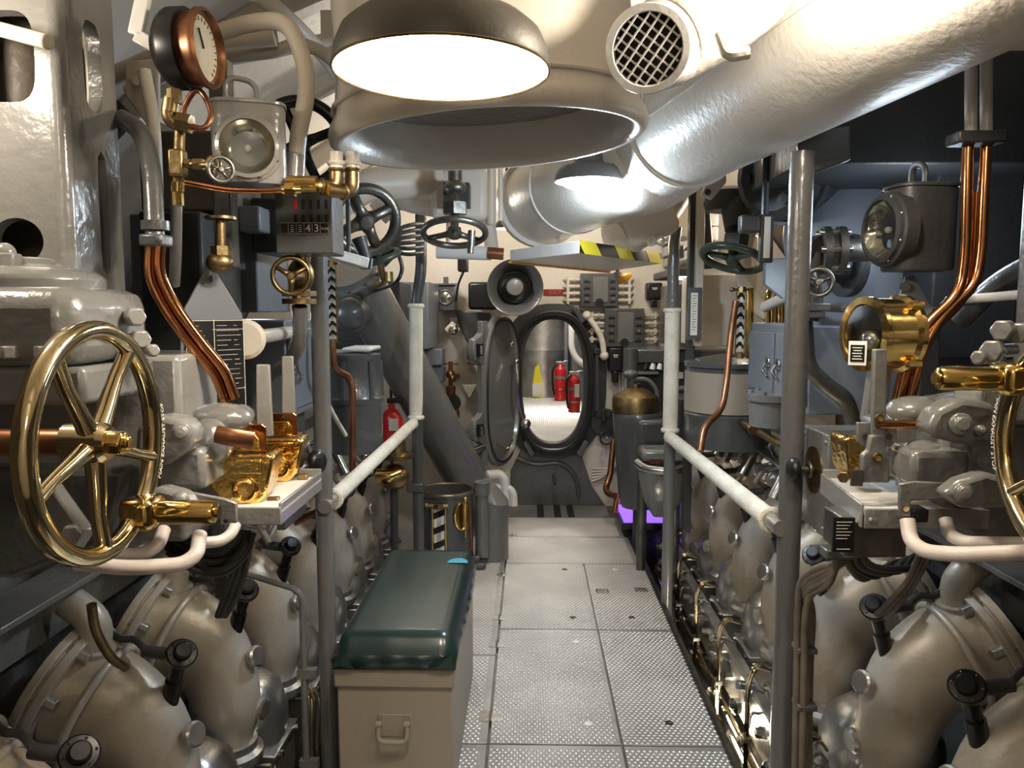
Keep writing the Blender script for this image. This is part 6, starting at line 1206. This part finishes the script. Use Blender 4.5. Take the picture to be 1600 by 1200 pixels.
b = B(); b.lathe([(0, .2), (R, .2), (R, .42), (R*1.05, .43), (R*1.05, .45), (R, .46), (R*.92, .62), (R*.95, .63), (R*.95, .65), (0, .66)], V((c.x, 3.5, zt2 - .65)), (0, 0, 1), 36); t.p('drum', b, 'greydark', sm=.5)
for k in range(6): b = B(); a = 2*PI*k/6 + .3; b.bar(V((c.x + R*1.0*math.cos(a), 3.5 + R*math.sin(a), zt2 - .2)), V((c.x + R*.95*math.cos(a), 3.5 + R*.95*math.sin(a), zt2 - .03)), .015, .015, (math.cos(a), math.sin(a), 0)); t.p('rib', b, 'greydark')
b = B(); b.bx(W(535, 0, 3.6).x, W(580, 0, 3.6).x, 3.45, 3.7, zt2 + .012, zt2 + .03); one('rag', b, 'white', 'crumpled pale cloth lying on the ribbed drum', 'cloth', bev=.008)
sight(511, 523, 418, 530, 2.9, 'tall sight glass with chevron stripes just right of the left near post')
pipe([W(519, 535, 2.9), W(521, 572, 2.9), W(530, 582, 2.95), W(545, 588, 3.0), W(551, 606, 3.0), W(551, 690, 3.0), W(551, 770, 3.0), W(551, 785, 3.0) + V((-.25, .05, -.1))], .0135, 'copperdull', 'brown copper pipe with a double bend below the tall sight glass', rad=.05)
t = T('fire_extinguisher', 'small red fire extinguisher partly hidden behind the left hand rail', 'fire extinguisher'); c = W(612, 665, 4.5); b = B(); b.lathe([(0, 0), (.06, 0), (.065, .02), (.065, .22), (.04, .27), (.02, .28), (.02, .31), (0, .31)], V((c.x, 4.5, c.z - .18)), (0, 0, 1), 24); t.p('cylinder', b, 'red', sm=.8); b = B(); b.bx(c.x - .005, c.x + .05, 4.43, 4.438, c.z - .02, c.z + .05); t.p('label', b, 'paper'); b = B(); b.box((c.x + .02, 4.5, c.z + .15), (.09, .03, .03)); t.p('valve', b, 'black', bev=.006)
b = B(); b.bx(W(600, 0, 4.6).x, W(603, 0, 4.6).x, 4.58, 4.62, -.5, 1.4); one('tall_bar', b, 'charcoal', 'thin dark upright bar left of the small extinguisher', 'bar')
t = T('brass_pump', 'brass pump body beneath the left hand rail', 'pump'); c = W(615, 745, 4.0)
b = B(); b.sph(c, (.085, .08, .07)); t.p('volute', b, 'brassdull', sm=2); b = B(); b.tube(fil([W(588, 745, 3.95), W(605, 746, 3.95), W(625, 738, 3.98)], .04), .042, 16); t.p('elbow', b, 'brass', sm=1); b = B(); b.lathe([(0, 0), (.09, 0), (.09, .02), (.05, .03), (.045, .09), (.03, .12), (0, .12)], W(620, 715, 4.0), (0, 0, 1), 24); t.p('bonnet', b, 'brassdull', sm=.5); b = B(); b.cyl(c, V((c.x, 4.0, -.9)), .02, n=10); t.p('pedestal', b, 'charcoal')
cabinet(W(612, 0, 5.0).x, W(664, 0, 5).x, 5.0, 5.6, W(0, 545, 5).z, W(0, 440, 5).z, 'greyblue', 'pale blue locker behind the fat diagonal pipe', 'locker')
b = B(); b.tube(spl([W(513, 632, 2.9), W(525, 655, 3.0), W(540, 680, 3.1)]), .009, 8); one('white_rod', b, 'cord', 'thin white rod leaning among the left injectors', 'rod')
# ---- the next compartment
t = T('steel_cylinder', 'big dull steel cylinder standing beyond the hatch', 'tank'); Y = 9.45; c = W(849, 560, Y); R = S(41, Y - .3)
b = B(); b.lathe([(R, 0), (R, .55), (R*1.015, .56), (R*1.015, .575), (R, .585), (R, 1.35), (R*1.015, 1.36), (R*1.015, 1.375), (R, 1.385), (R, 2.6)], V((c.x - .02, Y, ZN)), (0, 0, 1), 48); t.p('shell', b, 'aluminium', sm=.5)
b = B(); yy = Y - R - .006; b.plate([W(832, 603, yy), W(836, 575, yy), W(842, 568, yy), W(848, 600, yy), W(847, 620, yy), W(832, 620, yy)], (0, .004, 0)); t.p('poster', b, 'yellow', label='worn yellow and white painted poster'); b = B(); b.plate([W(832, 600, yy), W(847, 598, yy), W(846, 617, yy), W(832, 617, yy)], (0, -.004, 0)); t.p('poster_foot', b, 'paper')
def ext(u, v0, v1, Y, label, st):
    t = T('fire_extinguisher', label, 'fire extinguisher'); x = W(u, 0, Y).x; z0, z1 = W(0, v1, Y).z, W(0, v0, Y).z; h = z1 - z0; r = S(9.3, Y)
    b = B(); b.lathe([(0, 0), (r, 0), (r, h*.86), (r*.8, h*.95), (r*.4, h), (r*.3, h*1.06), (0, h*1.06)], (x, Y, z0), (0, 0, 1), 28); t.p('cylinder', b, 'red', sm=.8)
    b = B(); b.lathe([(r*1.005, 0), (r*1.02, 0), (r*1.02, h*.08), (r*1.005, h*.08)], (x, Y, z0 + h*.62), (0, 0, 1), 28); t.p('band', b, 'greyblue'); b = B(); b.lathe([(r, 0), (r*1.06, 0), (r*1.06, .012), (r, .012)], (x, Y, z0 + h*.3), (0, 0, 1), 28); t.p('clamp', b, 'steel')
    b = B(); b.box((x, Y, z1 + .03), (.11, .03, .04)); b.bar((x, Y, z1 + .04), (x + .09, Y, z1 + .06), .02, .012); t.p('valve', b, 'steel', bev=.004)
    b = B(); b.tube(spl([(x - .03, Y, z1 + .03), (x - r*1.3, Y - r*.7, z1 - .05), (x - r*1.25, Y - r*.8, z0 + h*.4), (x - r*1.0, Y - r, z0 + h*.15)]), .012, 8); t.p('hose', b, 'black'); 
    if st: b = B(); b.bx(x - .0, x + r*.8, Y - r*1.04, Y - r*.6, z0 + h*.45, z0 + h*.8); t.p('label', b, 'paper')
ext(879, 570, 622, 8.9, 'left of two red fire extinguishers beyond the hatch', 0); ext(902, 586, 643, 7.9, 'right of two red fire extinguishers beyond the hatch', 1)
pipe([W(893, 300, 8.6), W(893, 545, 8.6), W(900, 560, 8.6), W(912, 570, 8.6), W(912, 570, 9.3)], .036, 'white', 'white lagged pipe beyond the hatch', rad=.06)
b = B(); b.bx(W(885, 0, 9.2).x, W(890, 0, 9.2).x, 9.15, 9.2, ZN, 2.6); one('frame_post', b, 'greyblue', 'grey upright behind the left red extinguisher beyond the hatch', 'post')
cabinet(W(898, 0, 8.9).x, 1.2, 8.9, 9.8, ZN, 1.2, 'greyblue', 'grey machinery cabinet at the right beyond the hatch', 'machine_cabinet')
for k in range(3): pipe([W(872 + 4*k, 480, 10.2), W(872 + 4*k, 600, 10.2), W(874 + 4*k, 620, 10.2)], .02, ['brass', 'steeldark', 'white'][k], '%s thin upright pipe beyond the hatch beside the steel cylinder' % ['brass', 'dark', 'white'][k])
# ================================================================== overhead clutter
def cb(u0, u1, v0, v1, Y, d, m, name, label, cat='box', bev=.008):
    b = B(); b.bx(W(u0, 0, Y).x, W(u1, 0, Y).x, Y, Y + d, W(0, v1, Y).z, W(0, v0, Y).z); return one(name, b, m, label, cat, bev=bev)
t = T('valve_handwheel', 'dark handwheel with crank pin hanging level under the middle of the ceiling', 'handwheel'); c = W(710, 364, 3.3); ax = V((0.02, -.33, -.94))
wheel_parts(t, c, ax, S(53, 3.3), .014, 3, .9, 'steeldark', .2, .8)
b = B(); b.cyl(c, W(711, 292, 3.4), .018, n=14); b.hexa(W(711, 335, 3.35), (0, 0, 1), .055, .05); b.sph(W(711, 293, 3.4), (.05, .05, .035)); b.cyl(W(711, 292, 3.4), W(711, 230, 3.4), .03, n=12); t.p('stem', b, 'steeldark')
b = B(); b.cyl(W(737, 360, 3.22), W(735, 396, 3.22), .016, .013, 12); t.p('crank_pin', b, 'steel')
b = B(); b.plate([W(693, 285, 3.5), W(733, 285, 3.5), W(733, 322, 3.5), W(693, 322, 3.5)], (0, .1, 0)); t.p('yoke_opening', b, 'charcoal')
cb(670, 760, 262, 345, 3.62, .12, 'cream', 'valve_manifold', 'cream valve manifold block above the crank pin handwheel', 'manifold', .03)
t = T('valve_handwheel', 'large dark tilted handwheel in shadow left of the kinked post', 'handwheel'); c = W(570, 345, 3.0); wheel_parts(t, c, (.45, -.85, -.3), S(58, 3.0), .022, 4, .5, 'steeldark', .22, .9)
b = B(); b.cyl(c, c + V((-.08, .2, .1)), .025, n=12); b.cyl(W(560, 372, 2.9), W(572, 405, 2.9), .03, .02, 12); t.p('stem', b, 'charcoal')
t = T('valve_handwheel', 'dark green handwheel seen edge on above the fat diagonal pipe', 'handwheel'); c = W(592, 402, 3.2); wheel_parts(t, c, (-.25, -.3, .92), S(36, 3.2), .014, 3, .2, 'darkgreen', .2, .8)
b = B(); b.tube([c, W(600, 440, 3.3), W(578, 452, 4.1)], .014, 10); b.cyl(W(603, 425, 3.3), W(604, 440, 3.3), .03, n=12); t.p('stem', b, 'brassdull')
t = T('strip_light', 'short white strip light fixture above the left post top', 'light'); a, c = W(516, 396, 2.55), W(572, 412, 2.62)
b = B(); b.bar(a, c, .055, .035); t.p('housing', b, 'white', bev=.004); b = B(); b.bar(a + (c - a)*.08 + V((0, -.03, .0)), c - (c - a)*.15 + V((0, -.03, .0)), .01, .022); t.p('lens', b, 'enamel'); b = B(); b.bar(c + V((0, -.002, 0)), c + (c - a)*.04, .056, .036); t.p('end_cap', b, 'greyblue')
b = B(); b.cyl(W(545, 403, 2.62), V((W(545, 330, 2.62).x, 2.62, 2.75)), .008, n=8); t.p('hanger', b, 'greydark')
t = T('pendant_lamp', 'tiny shaded lamp with a warm glowing rim beyond the crank pin handwheel', 'lamp'); c = W(792, 358, 4.3); b = B(); x, y, z = frame((0, 0, 1)); b.loft([b.ring(c + z*h, x, y, r, 28) for r, h in [(.075, 0), (.072, .02), (.045, .05), (.02, .07), (.02, .12)]], False, True); t.p('shade', b, 'olive', sm=1); b = B(); b.sph(c + V((0, 0, .012)), (.064, .064, .016), 20, 8); t.p('bulb', b, 'bulb', sm=2); b = B(); b.cyl(c + z*.1, c + z*1.2, .008, n=8); t.p('cord', b, 'black')
t = T('lagged_pipe', 'white pipe with a copper end label crossing below the crank pin handwheel', 'pipe'); b = B(); b.cyl(W(682, 393, 3.9), W(768, 396, 3.9), .035, n=18); t.p('pipe', b, 'white'); b = B(); b.cyl(W(762, 395, 3.88), W(787, 397, 3.88), .03, n=18); t.p('end_cap', b, 'copperdull'); b = B(); b.cyl(W(700, 395, 3.9), W(702, 300, 3.95), .012, n=8); t.p('hanger', b, 'cream')
cb(712, 728, 400, 425, 4.4, .1, 'charcoal', 'hanging_box', 'small dark box hanging below the white crossing pipe')
pipe([W(724, 425, 4.5), W(716, 445, 5.2), W(712, 470, 5.6)], .008, 'cable', 'thin dark cable from the hanging box to the grey bulkhead lamp', 'cable', cat='cable', smooth=True, n=8)
pipe([W(782, 262, 3.6), W(782, 345, 3.6)], .011, 'cream', 'thin cream rod hanging right of the crank pin handwheel', 'rod')
# cream pipes under the hull
P_ = [([(520, 320, 3.4), (575, 290, 3.5), (640, 285, 3.6), (690, 275, 3.7)], .075, 'thick cream lagged pipe crossing under the ceiling behind the brass drain elbows'),
      ([(590, 335, 3.8), (620, 310, 3.8), (650, 315, 3.8), (680, 320, 3.8)], .06, 'stubby cream pipe bend left of the valve manifold'),
      ([(745, 300, 3.9), (760, 330, 3.9), (770, 400, 3.95)], .035, 'cream pipe dropping right of the valve manifold'),
      ([(768, 262, 3.8), (768, 350, 3.85)], .022, 'upright cream pipe behind the thin rod'),
      ([(808, 262, 3.9), (808, 330, 3.9), (825, 345, 4.2)], .03, 'cream pipe bending behind the far end of the duct'),
      ([(180, 118, 2.3), (260, 85, 2.2), (340, 62, 2.1), (430, 55, 2.1)], .028, 'cream pipe running behind the copper rimmed gauge'),
      ([(200, 140, 2.5), (300, 105, 2.4), (450, 75, 2.35), (520, 60, 2.4)], .02, 'thin cream pipe behind the thick cream conduit'),
      ([(330, 90, 2.2), (420, 82, 2.15), (470, 70, 2.15), (520, 95, 2.2), (560, 150, 2.4)], .018, 'cream conduit sagging toward the trunk'),
      ([(400, -10, 2.0), (450, 30, 2.1), (500, 80, 2.3), (530, 120, 2.5)], .022, 'cream pipe slanting from the top edge toward the trunk'),
      ([(225, 110, 1.9), (240, 200, 1.9), (246, 330, 1.95)], .016, 'cream upright pipe left of the copper rimmed gauge valve')]
for pts, r, lab in P_: pipe([W(*q) for q in pts], r, 'cream', lab, smooth=True)
t = T('frame_bracket', 'cream bolted frame bracket behind the gauge valve', 'bracket'); b = B(); b.plate([W(195, 95, 1.95), W(246, 90, 1.95), W(246, 175, 1.95), W(232, 200, 1.95), W(195, 150, 1.95)], (0, .02, 0)); t.p('plate', b, 'cream', bev=.005); bolt(t, W(217, 128, 1.95), (0, -1, 0), .014, .014, 'cream')
t = T('frame_bracket', 'cream plate with a round hole at the top left of the trunk', 'bracket'); b = B(); holeplate(b, V((0, 2.6, 0)), V((1, 0, 0)), V((0, 0, 1)), W(500, 0, 2.6).x, W(545, 0, 2.6).x, W(0, 95, 2.6).z, W(0, 20, 2.6).z, W(523, 0, 2.6).x, W(0, 68, 2.6).z, .018, .022, .02); t.p('plate', b, 'cream')
t = T('frame_bracket', 'small cream bracket with an eye under the slanting duct', 'bracket'); b = B(); b.plate([W(1095, 305, 3.0), W(1110, 275, 3.0), W(1135, 262, 3.0), W(1135, 285, 3.0), W(1112, 312, 3.0)], (0, .02, 0)); t.p('plate', b, 'cream', bev=.004); b = B(); b.cyl(W(1106, 300, 3.0), W(1106, 300, 2.995), .012, n=14); t.p('eye', b, 'charcoal')
cb(1052, 1098, 310, 372, 4.3, .3, 'cream', 'junction_box', 'cream junction box above and right of the far right post')
cb(1062, 1078, 385, 405, 4.2, .2, 'greydark', 'junction_box', 'small dark junction box beside the far right post')
for k, (v0, v1) in enumerate(((330, 355), (357, 378), (380, 398))): cb(1108 + 3*k, 1132, v0, v1, 4.4, 1.45, 'greylight', 'louvre_box', '%s of three stacked pale boxes behind the dark green handwheel' % ['top', 'middle', 'bottom'][k])
pipe([W(1098, 300, 3.9), W(1104, 360, 3.9), W(1108, 420, 3.9)], .025, 'charcoal', 'dark hanger bar left of the dark green handwheel')
cb(1172, 1196, 370, 480, 4.2, 1.65, 'cream', 'lit_panel', 'brightly lit cream panel right of the dark green handwheel', 'panel')
# cable fan left of the kinked post
for k in range(6): pipe([W(600, 395 + 4*k, 3.7), W(620, 362 + 7*k, 3.75), W(640, 352 + 9*k, 3.8), W(660, 350 + 9*k, 3.9)], .011, 'greydark', '%s grey cable arching left of the kinked post, counted from the top' % ORD[k], 'cable', cat='cable', smooth=True, n=8, group='arching cables by the kinked post')
pipe([W(622, 395, 3.4), W(628, 420, 3.4), W(620, 440, 3.4), W(605, 448, 3.6), W(585, 455, 4.1)], .009, 'black', 'black cable loop above the fat diagonal pipe', 'cable', cat='cable', smooth=True, n=8)
# dark boxes, most of them added to darken the background at the sides
cb(205, 345, 205, 330, 2.35, .3, 'hullbrown', 'brown_backdrop_box', 'brown box added to darken the background behind the left grey pipe')  # added brown box, darkens the view past the pipe
cb(200, 300, 330, 800, 2.2, .3, 'charcoal', 'dark_backdrop_box', 'black box added to darken the background behind the left copper tubes', 'cabinet')  # added black box, its colour gives the darkness behind the tubes
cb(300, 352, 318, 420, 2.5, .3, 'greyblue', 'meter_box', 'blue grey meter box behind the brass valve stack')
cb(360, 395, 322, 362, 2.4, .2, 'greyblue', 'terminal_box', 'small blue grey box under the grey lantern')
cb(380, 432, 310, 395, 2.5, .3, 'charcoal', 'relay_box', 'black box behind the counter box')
cb(488, 620, 440, 545, 4.6, .4, 'charcoal', 'dark_backdrop_box', 'dark box added to fill the background behind the fat diagonal pipe', 'cabinet')  # added dark backdrop for the far left side
cb(1075, 1110, 620, 680, 4.5, .3, 'charcoal', 'dark_filler_box', 'dark box added to fill the background behind the right far post', 'casing')  # added to keep the background dark beyond the post
cb(1480, 1620, 220, 560, 2.5, .4, 'charcoal', 'dark_backdrop_box', 'black box added to darken the background behind the right copper tubes', 'cabinet')  # added black backdrop, darkness put into its colour
cb(1335, 1500, 430, 640, 2.75, .4, 'greydark', 'grey_backdrop_box', 'dark box added to fill the background behind the brass indicator case', 'cabinet')  # added to darken the view past the indicator case
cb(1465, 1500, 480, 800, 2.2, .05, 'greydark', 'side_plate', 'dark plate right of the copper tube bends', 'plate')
pipe([W(1490, 600, 2.3), W(1540, 620, 2.2), W(1640, 640, 2.1)], .06, 'hullbrown', 'brown pipe behind the right brass handle', smooth=True)
# small tubes low down beside the posts
for k in range(3): pipe([W(476 + 7*k, 1075, 2.45), W(484 + 8*k, 1092, 2.42), W(482 + 8*k, 1140, 2.42), W(486 + 8*k, 1290, 2.42)], .0055, ['brasspale', 'brassdull', 'steel'][k], '%s of three thin bent tubes low behind the left near post' % ['left', 'middle', 'right'][k], rad=.05, n=8, group='thin tubes by the left near post')
for k in range(3): pipe([W(1266, 1210 + 5*k, 2.0), W(1268, 1165 + 18*k, 2.0), W(1282, 1158 + 18*k, 2.02), W(1292, 1172 + 18*k, 2.05)], .0055, 'steel', '%s small steel tube hook beside the brown cable bundle, counted from the top' % ORD[k], rad=.03, n=8, group='tube hooks by the cable bundle')
pipe([W(-20, 1132, 1.7), W(14, 1142, 1.7), W(24, 1158, 1.7), W(12, 1172, 1.7), W(-20, 1168, 1.7)], .010, 'cream', 'cream bent rod at the lower left corner', rad=.03)
for t in ROOTS: t.done()
